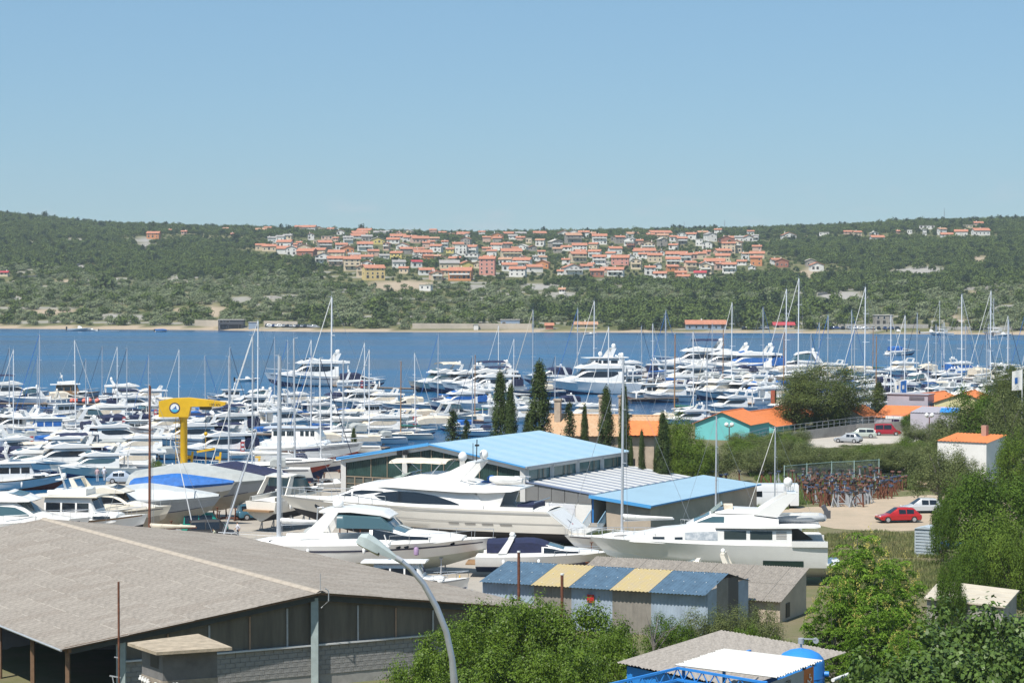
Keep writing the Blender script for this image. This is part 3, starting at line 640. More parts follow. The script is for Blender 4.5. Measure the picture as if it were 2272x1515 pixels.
# the quay edge, from photo pixels at quay height
QUAY = [PZ(px, py, GZ) for px, py in ((-700, 1098), (228, 1098), (236, 1066), (372, 1060), (380, 1036), (760, 1016), (1000, 985), (1390, 965), (1450, 944), (1800, 926), (2800, 900))]
GROUND = mat('yard_earth', (0.20, 0.165, 0.11), 0.95, var=0.5, vs=0.25, var2=(0.11, 0.13, 0.05), bump=0.4, bs=3, detail=8, spec=0.1)
V = []; ysn = list(np.arange(2, 152, 2.5)) + [155.0]; xsn = np.linspace(-110, 110, 100)
for yy in ysn:
    for xx in xsn: V.append((xx, yy, ground_z(xx, yy)))
n = len(xsn); Q = [(i * n + j, i * n + j + 1, (i + 1) * n + j + 1, (i + 1) * n + j) for i in range(len(ysn) - 1) for j in range(n - 1)]
structure('ground_slope', np_mesh('ground_slope', V, Q, GROUND, smooth=True))
mb = MB(); k = len(QUAY)
front = [(-110, 155), (110, 155)]
lo = [(QUAY[i].x, QUAY[i].y, GZ) for i in range(k)]
for i in range(k - 1):                                   # strips between the slope foot and the quay edge
    a, c = lo[i], lo[i + 1]
    fa, fc = (a[0] * 0.6, 155, GZ), (c[0] * 0.6, 155, GZ)
    mb.add([fa, fc, c, a], [(0, 1, 2, 3)]); mb.add([a, c, (c[0], c[1], -2), (a[0], a[1], -2)], [(0, 1, 2, 3)], 1)
structure('ground', mb.mesh('ground', [GROUND, CONC], 0))
def sheet(name, pix, material, lift, z=GZ):
    mb = MB(); P = [PZ(a, c, z) for a, c in pix]; mb.add([(p.x, p.y, z + lift) for p in P], [tuple(range(len(P)))])
    return structure(name, mb.mesh(name, material, 0))
YARD = mat('yard_concrete', (0.37, 0.335, 0.285), 0.92, var=0.2, vs=0.12, bump=0.15, bs=6, detail=8)
GRAVEL = mat('gravel_earth', (0.46, 0.36, 0.26), 0.95, var=0.3, vs=0.3, var2=(0.34, 0.28, 0.20), bump=0.3, bs=8, detail=8)
sheet('boatyard_paving', [(-500, 1097), (227, 1097), (237, 1067), (372, 1062), (382, 1038), (760, 1019), (1330, 1012), (1330, 1190), (1300, 1330), (1060, 1440), (-500, 1440)], YARD, 0.012)
sheet('gravel_lot', [(1790, 1160), (1600, 1137), (1680, 1128), (1850, 1122), (1930, 1105), (2060, 1098), (2300, 1110), (2300, 1160), (1960, 1180), (1850, 1172)], GRAVEL, 0.008)
sheet('parking_lot', [(1690, 990), (1750, 972), (2010, 955), (2070, 958), (2030, 980), (1800, 996)], mat('parking_paving', (0.46, 0.42, 0.36), 0.95, var=0.15, vs=0.1), 0.016)
# ------------------------------------------------------------------ boat building
class Hull:
    """bow towards +x, waterline at z = 0"""
    def __init__(s, L, B, fs, fb, dr, rake=0.13, fine=2.3, ch=0.86, trans=0.92, n=14, aft=0.0):
        s.L, s.B, s.fs, s.fb, s.dr, s.rake, s.fine, s.ch, s.trans, s.n, s.aft = L, B, fs, fb, dr, rake, fine, ch, trans, n, aft
    def t(s, x): return (x + s.L / 2) / s.L
    def hb(s, t):
        if t < 0.38: return s.B / 2 * (s.trans + (1 - s.trans) * sstep(0, 0.38, t))
        return s.B / 2 * max(0.0, 1 - ((t - 0.38) / 0.62) ** s.fine)
    def zs(s, t): return s.fs + (s.fb - s.fs) * t ** 1.7
    def zk(s, t): return -s.dr if t < 0.55 else -s.dr + (s.dr + s.fb * 0.35) * ((t - 0.55) / 0.45) ** 2.4
    def pt(s, t, k):                       # k 0 keel .. 1 chine .. 2 sheer
        hb, zs, zk = s.hb(t), s.zs(t), s.zk(t); zc = max(zk + 0.02, 0.05 + s.fb * 0.55 * t ** 2.6); hc = hb * (s.ch - 0.38 * t ** 2)
        if k <= 1: y, z = hc * k, zk + (zc - zk) * k ** 1.15
        else:
            q = k - 1; y, z = hc + (hb - hc) * (q ** 1.25 if t > 0.5 else q ** 0.8), zc + (zs - zc) * q
        zf = (z + s.dr) / (s.fb + s.dr)
        return (-s.L / 2 + s.L * t - s.rake * s.L * (1 - zf) * t ** 3 + s.aft * (1 - zf) * (1 - t) ** 6, y, z)
    def mesh(s, mtop, mbot):
        mb = MB(); ks = [2, 1.75, 1.5, 1.25, 1.0, 0.5, 0]; rows = []
        for i in range(s.n + 1):
            t = i / s.n; t = t if t < 1 else 0.9995
            h = [s.pt(t, k) for k in ks]; rows.append([(p[0], p[1], p[2]) for p in h] + [(p[0], -p[1], p[2]) for p in h[-2::-1]])
        m = [0] * 4 + [1] * 4 + [0] * 4
        mb.grid(rows, m); mb.add(rows[0], [tuple(range(len(rows[0])))], 0)
        return mb.mesh('hull', [mtop, mbot], 0.6)
    def deck(s, m, drop=0.04):
        mb = MB(); rows = []
        for i in range(s.n + 1):
            t = min(i / s.n, 0.9995); p = s.pt(t, 2); y = max(0.0, p[1] - 0.02); c = 0.05 * p[1]
            rows.append([(p[0], y, p[2] - drop), (p[0], y * 0.5, p[2] - drop + c), (p[0], 0, p[2] - drop + c * 1.3), (p[0], -y * 0.5, p[2] - drop + c), (p[0], -y, p[2] - drop)])
        mb.grid([r[::-1] for r in rows]); return mb.mesh('deck', m, 0.6)
    def band(s, k0, k1, t0, t1, m, off=0.02, n=12, name='stripe'):
        out = []
        for sg in (1, -1):
            rows = []; mb = MB()
            for i in range(n + 1):
                t = t0 + (t1 - t0) * i / n; a, b = s.pt(t, k0), s.pt(t, k1)
                rows.append([(a[0], sg * (a[1] + off), a[2]), (b[0], sg * (b[1] + off), b[2])])
            mb.grid(rows); out.append(mb.mesh(name, m, 0.6))
        return tuple(out)
    def rail(s, t0, t1, h, m, r=0.022, n=10, name='rail'):
        mb = MB(); top = []
        for i in range(n + 1):
            t = t0 + (t1 - t0) * i / n; p = s.pt(min(t, 0.995), 2); top.append((p[0], max(p[1] - 0.08, 0), p[2], p[0]))
        for sg in (1, -1):
            mb.tube([(x + (0.0), sg * y, z + h) for x, y, z, _ in top], r, 4)
            for i in range(0, n + 1, 2): x, y, z, _ = top[i]; mb.tube([(x - 0.05, sg * y, z - 0.03), (x, sg * y, z + h)], r * 0.8, 4, cap=False)
        return mb.mesh(name, m, 0.8)
class Sup:
    """a deckhouse lofted along x: control rows (x, z bottom, z top, half width)"""
    def __init__(s, ctrl, tum=0.22, crown=0.07, n=22, sh=0.82):
        c = np.array(sorted(ctrl), float); s.c = c; s.tum, s.crown, s.sh = tum, crown, sh
        s.xs = np.unique(np.concatenate([np.linspace(c[0, 0], c[-1, 0], n), c[:, 0]]))
    def at(s, x): return (np.interp(x, s.c[:, 0], s.c[:, 1]), np.interp(x, s.c[:, 0], s.c[:, 2]), np.interp(x, s.c[:, 0], s.c[:, 3]))
    def sec(s, x):
        zb, zt, hw = s.at(x); h = zt - zb; y1 = hw - s.tum * h * s.sh
        return [(hw, zb), (y1, zb + s.sh * h), (y1 - 0.28 * min(h, hw * 0.5) , zt), (y1 * 0.4, zt + s.crown * 0.8), (0, zt + s.crown)]
    def mesh(s, name, m, mtop=None):
        mb = MB(); rows = []
        for x in s.xs:
            q = s.sec(x); rows.append([(x, -y, z) for y, z in q] + [(x, y, z) for y, z in q[-2::-1]])
        mm = [0, 1, 1, 1, 1, 1, 1, 0] if mtop else 0
        mb.grid([r[::-1] for r in rows], mm); mb.add(rows[0], [tuple(range(9))]); mb.add(rows[-1], [tuple(range(9))[::-1]])
        return mb.mesh(name, [m, mtop] if mtop else m, 0.75)
    def side(s, top, bot, m, off=0.025, n=10, name='window'):
        """pane on both flanks between two curves given as (x, z) lists"""
        top, bot = np.array(sorted(top), float), np.array(sorted(bot), float); out = []
        xs = np.linspace(max(top[0, 0], bot[0, 0]), min(top[-1, 0], bot[-1, 0]), n)
        for sg in (1, -1):
            rows = []; mb = MB()
            for x in xs:
                zb, zt, hw = s.at(x); r = []
                for z in (np.interp(x, bot[:, 0], bot[:, 1]), np.interp(x, top[:, 0], top[:, 1])):
                    h = zt - zb; z = min(z, zb + s.sh * h)
                    r.append((x, sg * (hw - s.tum * (z - zb) + off), z))
                rows.append(r if sg > 0 else r[::-1])
            mb.grid([r[::-1] for r in rows]); out.append(mb.mesh(name, m, 0.75))
        return tuple(out)
    def screen(s, x0, x1, f, m, off=0.03, n=6, name='windscreen'):
        mb = MB(); rows = []
        for x in np.linspace(x0, x1, n):
            q = s.sec(x); row = []
            for sg in (-1, 1):
                pts = [(q[2][0] * f, q[2][1]), (q[3][0], q[3][1]), (q[4][0], q[4][1])]
                row += [(x + off * 0.6, sg * y, z + off) for y, z in (pts if sg < 0 else pts[1::-1])]
            rows.append(row)
        mb.grid(rows[::-1]); return mb.mesh(name, m, 0.75)
def arch_mesh(x0, x1, z0, z1, hw, m, w=0.5, t=0.1, lean=0.8, name='radar_arch'):
    mb = MB()
    for sg in (-1, 1):
        mb.add([(x0, sg * hw, z0), (x0 + w * 1.5, sg * hw, z0), (x1 + w, sg * hw * 0.86, z1), (x1, sg * hw * 0.86, z1), (x0, sg * (hw - t), z0), (x0 + w * 1.5, sg * (hw - t), z0), (x1 + w, sg * (hw * 0.86 - t), z1), (x1, sg * (hw * 0.86 - t), z1)],
               [(0, 1, 2, 3), (7, 6, 5, 4), (0, 4, 5, 1), (1, 5, 6, 2), (2, 6, 7, 3), (3, 7, 4, 0)])
    mb.box(x1, x1 + w, -hw * 0.86, hw * 0.86, z1 - 0.02, z1 + t)
    return mb.mesh(name, m, 0.5)
def canopy_mesh(x0, x1, z0, z1, hw, m, n=8, name='canopy', skirt=True):
    """cloth hood over hoops, closed at the sides"""
    mb = MB(); rows = []
    for i in range(n + 1):
        u = i / n; x = x0 + (x1 - x0) * u; zt = z1 - 0.06 * abs(math.sin(u * math.pi * 3)) - (0.35 * (z1 - z0) * (max(0, u - 0.72) / 0.28) ** 2) - 0.12 * (z1 - z0) * (1 - u) ** 3
        rows.append([(x, -hw, z0 if skirt else zt - 0.25), (x, -hw * 0.93, z0 + (zt - z0) * 0.8 if skirt else zt - 0.12), (x, -hw * 0.6, zt), (x, 0, zt + 0.06), (x, hw * 0.6, zt), (x, hw * 0.93, z0 + (zt - z0) * 0.8 if skirt else zt - 0.12), (x, hw, z0 if skirt else zt - 0.25)])
    mb.grid(rows)
    if skirt: mb.add(rows[0], [tuple(range(7))]); mb.add(rows[-1], [tuple(range(7))[::-1]])
    return mb.mesh(name, m, 0.7)
def balls(spec, m, name='radome'):
    return tuple(MB().ball(c, r, 10, sz=1.1).mesh(name, m, 1.2) for c, r in spec)
def fenders(H, ts, m=None):
    out = []
    for i, t in enumerate(ts):
        p = H.pt(t, 2); mb = MB(); mb.tube([(p[0], -p[1] - 0.13, p[2] - 0.25), (p[0], -p[1] - 0.13, p[2] - 0.35), (p[0], -p[1] - 0.13, p[2] - 0.8), (p[0], -p[1] - 0.13, p[2] - 0.9)], [0.04, 0.12, 0.12, 0.04], 7); out.append(mb.mesh('fender', m or FENDER, 0.9))
    return out

def express(L=10.0, hull=WHITE, bot=ANTIB, hood=NAVY, arch=True, stripe=STRIPE, hardtop=False, glass=GLASSB, cover=None, house=None, det=True):
    house = house or hull; T = Template(); B = L * 0.31 + 0.3; H = Hull(L, B, L * 0.10 + 0.05, L * 0.145 + 0.1, 0.55 + 0.02 * L)
    h = T.add('hull', H.mesh(hull, bot)); T.add('deck', H.deck(DECK))
    if stripe: T.add('stripe', H.band(1.62, 1.72, 0.02, 0.96, stripe), h)
    k = L / 10.0; z = H.zs(0.5); f = H.hb(0.5)
    S = Sup([(3.6 * k, z + 0.25 * k, z + 0.32 * k, 0.5 * f), (2.6 * k, z + 0.1 * k, z + 0.5 * k, 0.68 * f), (1.2 * k, z - 0.03, z + 0.62 * k, 0.86 * f), (0.0, z - 0.05, z + 1.1 * k, 0.92 * f), (-0.35 * k, z - 0.05, z + 1.12 * k, 0.92 * f)], 0.2, 0.05 * k)
    c = T.add('cabin', S.mesh('cabin', house)); T.add('window', S.side([(-0.2 * k, z + 0.85 * k), (2.2 * k, z + 0.42 * k)], [(-0.2 * k, z + 0.3 * k), (2.2 * k, z + 0.3 * k)], GLASS), c)
    T.add('windscreen', S.screen(0.05 * k, 1.15 * k, 0.95, glass), c)
    co = MB(); rows = []
    for i in range(9):                                   # cockpit coaming
        x = -0.46 * L + i * (0.46 * L - 0.2 * k) / 8; y = H.hb(H.t(x)) * 0.93; zz = H.zs(H.t(x))
        rows.append([(x, -y, zz - 0.05), (x, -y * 0.96, zz + 0.35 * k), (x, -y * 0.82, zz + 0.35 * k), (x, -y * 0.8, zz - 0.1)])
    for sg in (1, -1): co.grid([[(a, sg * b_, c_) for a, b_, c_ in r] for r in rows])
    T.add('coaming', co.mesh('coaming', house, 0.7))
    mb = MB(); mb.box(-0.5 * L - 0.7 * k, -0.49 * L, -B * 0.4, B * 0.4, 0.22 * k, 0.36 * k); T.add('bathing_platform', mb.mesh('bathing_platform', TEAK if L > 9 else hull, 0), h)
    if cover: T.add('boat_cover', canopy_mesh(-0.47 * L, 2.2 * k, z - 0.15, z + 1.35 * k, f * 0.97, cover, name='boat_cover'))
    elif hardtop:
        mb = Sup([(-2.6 * k, z + 1.75 * k, z + 1.85 * k, f * 0.72), (-1.2 * k, z + 1.8 * k, z + 1.98 * k, f * 0.78), (0.1 * k, z + 1.62 * k, z + 1.8 * k, f * 0.72), (0.5 * k, z + 1.45 * k, z + 1.5 * k, f * 0.66)], 0.1, 0.06); T.add('hardtop', mb.mesh('hardtop', house))
        W2 = Sup([(-1.8 * k, z + 0.9 * k, z + 1.75 * k, f * 0.84), (0.1 * k, z + 0.9 * k, z + 1.62 * k, f * 0.84), (0.65 * k, z + 0.8 * k, z + 0.9 * k, f * 0.82)], 0.15, 0.02); T.add('windscreen', W2.mesh('windscreen', glass), c)
        T.add('radar_arch', arch_mesh(-3.4 * k, -2.3 * k, z + 0.3 * k, z + 1.75 * k, f * 0.9, house, 0.55 * k)); T.add('radome', balls([((-2.0 * k, 0, z + 2.15 * k), 0.26 * k)], FENDER))
    else:
        if arch: T.add('radar_arch', arch_mesh(-3.4 * k, -2.7 * k, z + 0.2 * k, z + 1.65 * k, f * 0.92, house, 0.4 * k)); T.add('radome', balls([((-2.5 * k, 0.2, z + 1.95 * k), 0.22 * k)], FENDER))
        if hood: T.add('canopy', canopy_mesh(-4.2 * k, 0.1 * k, z + 0.25 * k, z + 1.62 * k, f * 0.84, hood))
    if det:
        T.add('rail', H.rail(0.56, 0.99, 0.5 * k, STEEL))
        for me in fenders(H, (0.2, 0.45)): T.add('fender', me)
    return T, H
def flybridge(L=13.0, hull=WHITE, bot=ANTIB, glass=GLASS, bimini=None, house=None, stripe=STRIPE, dome=True, awning=None, det=True):
    house = house or hull; T = Template(); B = L * 0.29 + 0.3; H = Hull(L, B, L * 0.105, L * 0.155, 0.7 + 0.02 * L)
    h = T.add('hull', H.mesh(hull, bot)); T.add('deck', H.deck(DECK)); k = L / 13.0; z = H.zs(0.45); f = H.hb(0.5)
    if stripe: T.add('stripe', H.band(1.66, 1.74, 0.02, 0.95, stripe), h)
    S = Sup([(5.0 * k, z + 0.25 * k, z + 0.33 * k, f * 0.42), (3.0 * k, z + 0.0, z + 0.55 * k, f * 0.75), (2.2 * k, z - 0.05, z + 0.75 * k, f * 0.8), (0.6 * k, z - 0.1, z + 1.75 * k, f * 0.86), (-3.6 * k, z - 0.15, z + 1.75 * k, f * 0.88), (-3.8 * k, z - 0.15, z + 1.7 * k, f * 0.88)], 0.14, 0.05)
    c = T.add('cabin', S.mesh('cabin', house)); T.add('window', S.side([(-3.2 * k, z + 1.3 * k), (-1.0 * k, z + 1.36 * k), (0.7 * k, z + 1.3 * k), (1.9 * k, z + 0.78 * k)], [(-3.2 * k, z + 1.0 * k), (-2.4 * k, z + 0.62 * k), (1.9 * k, z + 0.62 * k)], glass), c)
    T.add('windscreen', S.screen(0.75 * k, 2.15 * k, 0.97, glass), c)
    F = Sup([(1.9 * k, z + 1.72 * k, z + 1.8 * k, f * 0.7), (0.9 * k, z + 1.7 * k, z + 2.2 * k, f * 0.8), (-0.4 * k, z + 1.7 * k, z + 2.5 * k, f * 0.84), (-1.0 * k, z + 1.7 * k, z + 2.3 * k, f * 0.86), (-5.4 * k, z + 1.72 * k, z + 2.02 * k, f * 0.86)], 0.1, -0.12)
    fb = T.add('flybridge', F.mesh('flybridge', house)); T.add('windscreen', F.screen(0.0, 0.9 * k, 0.9, glass), fb)
    T.add('radar_arch', arch_mesh(-3.6 * k, -4.2 * k, z + 1.9 * k, z + 3.05 * k, f * 0.82, house, 0.5 * k))
    if dome: T.add('radome', balls([((-3.95 * k, 0.5 * k, z + 3.4 * k), 0.26 * k), ((-3.95 * k, -0.55 * k, z + 3.35 * k), 0.22 * k)], FENDER))
    for sg in (-1, 1):
        mb = MB(); mb.box(-5.2 * k, -5.05 * k, sg * f * 0.78 - 0.06, sg * f * 0.78 + 0.06, z - 0.2, z + 1.73 * k); T.add('pillar', mb.mesh('pillar', house, 0))
    mb = MB(); mb.box(-0.5 * L - 0.9 * k, -0.49 * L, -B * 0.42, B * 0.42, 0.25 * k, 0.4 * k); T.add('bathing_platform', mb.mesh('bathing_platform', TEAK, 0), h)
    if bimini: T.add('bimini', canopy_mesh(-3.4 * k, 0.2 * k, z + 3.2 * k, z + 3.55 * k, f * 0.75, bimini, skirt=False, name='bimini'))
    if awning: T.add('awning', canopy_mesh(-5.9 * k, -3.7 * k, z + 0.1 * k, z + 1.72 * k, f * 0.9, awning, name='awning'))
    if det:
        T.add('rail', H.rail(0.5, 0.99, 0.6 * k, STEEL))
        for me in fenders(H, (0.15, 0.35, 0.52)): T.add('fender', me)
    return T, H
def pilothouse(L=10.0, hull=WHITE, bot=ANTIR, house=None, roof=None, wood=False, stripe=TEAK, tarp=None, mastm=None, fly=False):
    house = house or WHITE; T = Template(); B = L * 0.32; H = Hull(L, B, L * 0.10, L * 0.175, 0.8, rake=0.10, fine=2.6, trans=0.82)
    h = T.add('hull', H.mesh(hull, bot)); T.add('deck', H.deck(TEAK if wood else DECK)); k = L / 10.0; z = H.zs(0.42); f = H.hb(0.45)
    T.add('stripe', H.band(1.86, 1.98, 0.0, 0.97, stripe, 0.04, name='rubbing_strake'), h)
    S0 = Sup([(2.9 * k, z + 0.05, z + 0.5 * k, f * 0.6), (2.6 * k, z - 0.05, z + 0.6 * k, f * 0.68), (1.0 * k, z - 0.1, z + 0.6 * k, f * 0.78)], 0.12, 0.06); c0 = T.add('trunk_cabin', S0.mesh('trunk_cabin', house)); T.add('window', S0.side([(1.2 * k, z + 0.42 * k), (2.5 * k, z + 0.42 * k)], [(1.2 * k, z + 0.2 * k), (2.5 * k, z + 0.2 * k)], tarp or GLASS), c0)
    S = Sup([(1.35 * k, z - 0.12, z + 0.75 * k, f * 0.7), (0.95 * k, z - 0.12, z + 1.75 * k, f * 0.7), (-2.6 * k, z - 0.2, z + 1.7 * k, f * 0.72)], 0.06, 0.03); c = T.add('wheelhouse', S.mesh('wheelhouse', TEAK if wood else house))
    for a, b in ((-2.45, -1.35), (-1.2, -0.2), (-0.05, 0.85)): T.add('window', S.side([(a * k, z + 1.36 * k), (b * k, z + 1.36 * k)], [(a * k, z + 0.72 * k), (b * k, z + 0.72 * k)], tarp or GLASS, n=3), c)
    T.add('windscreen', S.screen(1.0 * k, 1.3 * k, 0.95, tarp or GLASS), c)
    R_ = Sup([(-3.6 * k, z + 1.74 * k, z + 1.82 * k, f * 0.8), (1.55 * k, z + 1.78 * k, z + 1.88 * k, f * 0.78)], 0.05, 0.06); r = T.add('roof', R_.mesh('roof', roof or house))
    if fly:
        F = Sup([(0.6 * k, z + 1.9 * k, z + 2.4 * k, f * 0.6), (-2.4 * k, z + 1.88 * k, z + 2.25 * k, f * 0.62)], 0.08, -0.1); T.add('flybridge', F.mesh('flybridge', house))
    mb = MB(); mb.tube([(-1.2 * k, 0, z + 1.85 * k), (-1.9 * k, 0, z + 3.9 * k)], [0.09 * k, 0.05 * k], 6); mb.box(-1.95 * k, -1.45 * k, -0.5 * k, 0.5 * k, z + 2.95 * k, z + 3.02 * k); m_ = T.add('signal_mast', mb.mesh('signal_mast', mastm or house, 0.8)); T.add('radome', balls([((-1.6 * k, 0.25, z + 3.2 * k), 0.2 * k)], FENDER), m_)
    T.add('rail', H.rail(0.55, 0.99, 0.55 * k, STEEL)); T.add('rail', H.rail(0.02, 0.3, 0.5 * k, STEEL))
    for me in fenders(H, (0.2, 0.5)): T.add('fender', me)
    return T, H
def sloop(L=11.0, hull=WHITE, bot=ANTIB, cover=BLUEC, mast=ALU, mh=None, hood=NAVY, stripe=STRIPE, keel=False, genoa=True, rig=True, mr=0.115):
    T = Template(); B = L * 0.30; H = Hull(L, B, L * 0.085 + 0.1, L * 0.105 + 0.15, 0.5, rake=0.15, fine=1.9, ch=0.8, trans=0.72, aft=-0.6)
    h = T.add('hull', H.mesh(hull, bot)); T.add('deck', H.deck(DECK)); k = L / 11.0; z = H.zs(0.45); f = H.hb(0.45); mh = mh or 14.5 * k
    if stripe: T.add('stripe', H.band(1.78, 1.88, 0.02, 0.97, stripe), h)
    S = Sup([(2.6 * k, z + 0.1, z + 0.16, f * 0.35), (1.5 * k, z, z + 0.36 * k, f * 0.55), (-1.6 * k, z - 0.05, z + 0.5 * k, f * 0.66), (-1.7 * k, z - 0.05, z + 0.46 * k, f * 0.66)], 0.3, 0.05)
    c = T.add('coachroof', S.mesh('coachroof', hull)); T.add('window', S.side([(-1.3 * k, z + 0.36 * k), (1.5 * k, z + 0.25 * k)], [(-1.3 * k, z + 0.2 * k), (1.5 * k, z + 0.15 * k)], GLASS), c)
    mx = 0.75 * k; zt = z + mh
    mb = MB(); mb.tube([(mx, 0, z), (mx - 0.1 * k, 0, zt)], [mr, mr * 0.8], 8); m = T.add('mast', mb.mesh('mast', mast, 0.9))
    mb = MB(); mb.tube([(mx - 0.15, 0, zt), (mx + 0.35, 0, zt + 0.12)], 0.02, 4); mb.tube([(mx - 0.1, 0, zt), (mx - 0.1, 0, zt + 0.7)], 0.012, 4); mb.ball((mx - 0.05, 0, zt + 0.1), 0.07, 6); T.add('masthead', mb.mesh('masthead', STEEL, 0.9), m)
    for q in (0.42, 0.72):
        mb = MB(); w = (0.95 if q < 0.5 else 0.7) * k; mb.tube([(mx - 0.25, -w, z + mh * q + 0.05), (mx, 0, z + mh * q), (mx - 0.25, w, z + mh * q + 0.05)], 0.035, 5); T.add('spreader', mb.mesh('spreader', mast, 0.9), m)
    bz = z + 1.35 * k; mb = MB(); mb.tube([(mx, 0, bz), (mx - 4.3 * k, 0, bz + 0.12)], 0.075, 6); b = T.add('boom', mb.mesh('boom', mast, 0.9))
    mb = MB(); mb.tube([(mx - 0.05, 0, bz + 0.5 * k), (mx - 0.25 * k, 0, bz + 0.32 * k), (mx - 1.6 * k, 0, bz + 0.25), (mx - 4.2 * k, 0, bz + 0.2)], [0.12, 0.24 * k, 0.2 * k, 0.09], 8); T.add('sail_cover', mb.mesh('sail_cover', cover, 0.9), b)
    bow = H.pt(0.985, 2); st = (-L / 2 + 0.05, 0, H.zs(0))
    if rig:
        mb = MB(); mb.tube([(mx - 0.05, 0, zt - 0.1), bow], 0.016 if not genoa else 0.048, 5); T.add('forestay', mb.mesh('forestay', (cover if genoa and cover in (BLUEC, NAVY, CREAMC) else WHITEC) if genoa else WIRE, 0.9))
        mb = MB(); mb.tube([(mx - 0.1, 0, zt), st], 0.014, 4); T.add('backstay', mb.mesh('backstay', WIRE, 0.9))
        for sg in (-1, 1):
            mb = MB(); mb.tube([(mx - 0.05, 0, zt - 0.3), (mx - 0.25, sg * 0.7 * k, z + mh * 0.72), (mx - 0.25, sg * 0.95 * k, z + mh * 0.42), (mx - 0.3, sg * f * 0.95, z)], 0.014, 4); T.add('shroud', mb.mesh('shroud', WIRE, 0.9))
    if hood: T.add('sprayhood', canopy_mesh(-2.9 * k, -1.2 * k, z + 0.25 * k, z + 1.15 * k, f * 0.68, hood, name='sprayhood'))
    T.add('rail', H.rail(0.86, 0.995, 0.6 * k, STEEL, name='pulpit', n=6)); T.add('rail', H.rail(0.05, 0.85, 0.6 * k, STEEL, 0.012, 14, name='guard_rail'))
    if keel:
        mb = MB(); mb.prism([(1.2 * k, -0.35), (-0.9 * k, -0.35), (-0.7 * k, -1.9 * k), (0.7 * k, -1.9 * k)], -0.12, 0.12); T.add('keel', mb.mesh('keel', bot, 0.3), h); mb = MB(); mb.prism([(-4.3 * k, -0.1), (-4.9 * k, 0.0), (-4.8 * k, -1.3 * k), (-4.4 * k, -1.3 * k)], -0.06, 0.06); T.add('rudder', mb.mesh('rudder', bot, 0.3), h)
    return T, H
def dinghy(L=5.0, hull=WHITE, cover=None, console=True, bot=WHITE3):
    T = Template(); H = Hull(L, L * 0.38, 0.5, 0.75, 0.2, fine=2.5, n=10); h = T.add('hull', H.mesh(hull, bot)); T.add('deck', H.deck(DECK, 0.12)); k = L / 5
    if cover: T.add('boat_cover', canopy_mesh(-0.48 * L, 0.35 * L, 0.5, 1.0 * k, L * 0.175, cover, name='boat_cover'))
    elif console:
        S = Sup([(0.55 * k, 0.45, 0.9, 0.35), (0.2 * k, 0.45, 1.15, 0.38), (-0.3 * k, 0.45, 1.1, 0.38)], 0.1, 0.03); c = T.add('console', S.mesh('console', hull)); T.add('windscreen', S.screen(0.2 * k, 0.5 * k, 0.9, GLASSB), c)
    mb = MB(); mb.box(-0.5 * L - 0.35, -0.5 * L - 0.02, -0.2, 0.2, 0.1, 1.0); T.add('outboard_motor', mb.mesh('outboard_motor', BLACK, 0.4))
    return T, H
# ------------------------------------------------------------------ the fleet afloat
FL = {}
def reg(key, desc, cat, name, TH, w=1.0): FL[key] = (desc, cat, name, TH[0], TH[1], w)
reg('e1', 'white express cruiser with navy canopy', 'motorboat', 'motor_cruiser', express(10, hood=NAVY))
reg('e2', 'white express cruiser with hardtop', 'motorboat', 'motor_cruiser', express(11, hardtop=True, stripe=None))
reg('e3', 'white cruiser under cream cover', 'motorboat', 'motor_cruiser', express(9.5, cover=CREAMC))
reg('e4', 'navy hulled express cruiser with cream hood', 'motorboat', 'motor_cruiser', express(10, hull=WHITE, hood=CREAMC, stripe=HULLNAVY, house=WHITE2))
reg('e5', 'small white cruiser with blue canopy', 'motorboat', 'motor_cruiser', express(8, hood=BLUEC, arch=False))
reg('e6', 'white cruiser under grey cover', 'motorboat', 'motor_cruiser', express(9, cover=GREYC, stripe=None))
reg('f1', 'white flybridge yacht with dark windows', 'yacht', 'motor_yacht', flybridge(13))
reg('f2', 'white flybridge yacht with navy bimini', 'yacht', 'motor_yacht', flybridge(14, bimini=NAVY, awning=NAVY))
reg('f3', 'cream flybridge yacht with cream bimini', 'yacht', 'motor_yacht', flybridge(12, hull=WHITE2, house=WHITE, bimini=CREAMC, stripe=None, glass=GLASSB))
reg('f4', 'white flybridge yacht with cream window covers', 'yacht', 'motor_yacht', flybridge(12.5, glass=CREAMC, dome=False))
reg('f5', 'white flybridge yacht with blue window covers', 'yacht', 'motor_yacht', flybridge(12, glass=BLUEC, awning=BLUEC, stripe=None))
reg('p1', 'white wheelhouse boat with brown strake', 'motorboat', 'wheelhouse_boat', pilothouse(10))
reg('p2', 'white cabin boat with blue window tarps', 'motorboat', 'wheelhouse_boat', pilothouse(9.5, tarp=BLUEC, bot=ANTIB, stripe=STRIPE))
reg('p3', 'blue grey trawler with wooden wheelhouse', 'trawler', 'trawler', pilothouse(11, hull=HULLGREY, wood=True, fly=True))
reg('s1', 'white sloop with blue sail cover', 'sailboat', 'sailing_boat', sloop(11, cover=BLUEC))
reg('s2', 'white sloop with white sail cover', 'sailboat', 'sailing_boat', sloop(12, cover=WHITEC, hood=GREYC, mast=ALUW))
reg('s3', 'navy hulled sloop with cream sail cover', 'sailboat', 'sailing_boat', sloop(12, hull=HULLNAVY, bot=ANTIR, cover=CREAMC, hood=CREAMC, stripe=WHITE))
reg('s4', 'white sloop with navy sail cover', 'sailboat', 'sailing_boat', sloop(10.5, cover=NAVY, stripe=BLUEC))
reg('s5', 'wooden masted sloop with green sail cover', 'sailboat', 'sailing_boat', sloop(10, hull=WHITE2, mast=WOODM, cover=GREENC, hood=None, genoa=False))
reg('d1', 'small open boat with console', 'dinghy', 'open_boat', dinghy(5.5))
reg('d2', 'small boat under blue cover', 'dinghy', 'open_boat', dinghy(5.5, cover=BLUEC))
frnd = random.Random(21)
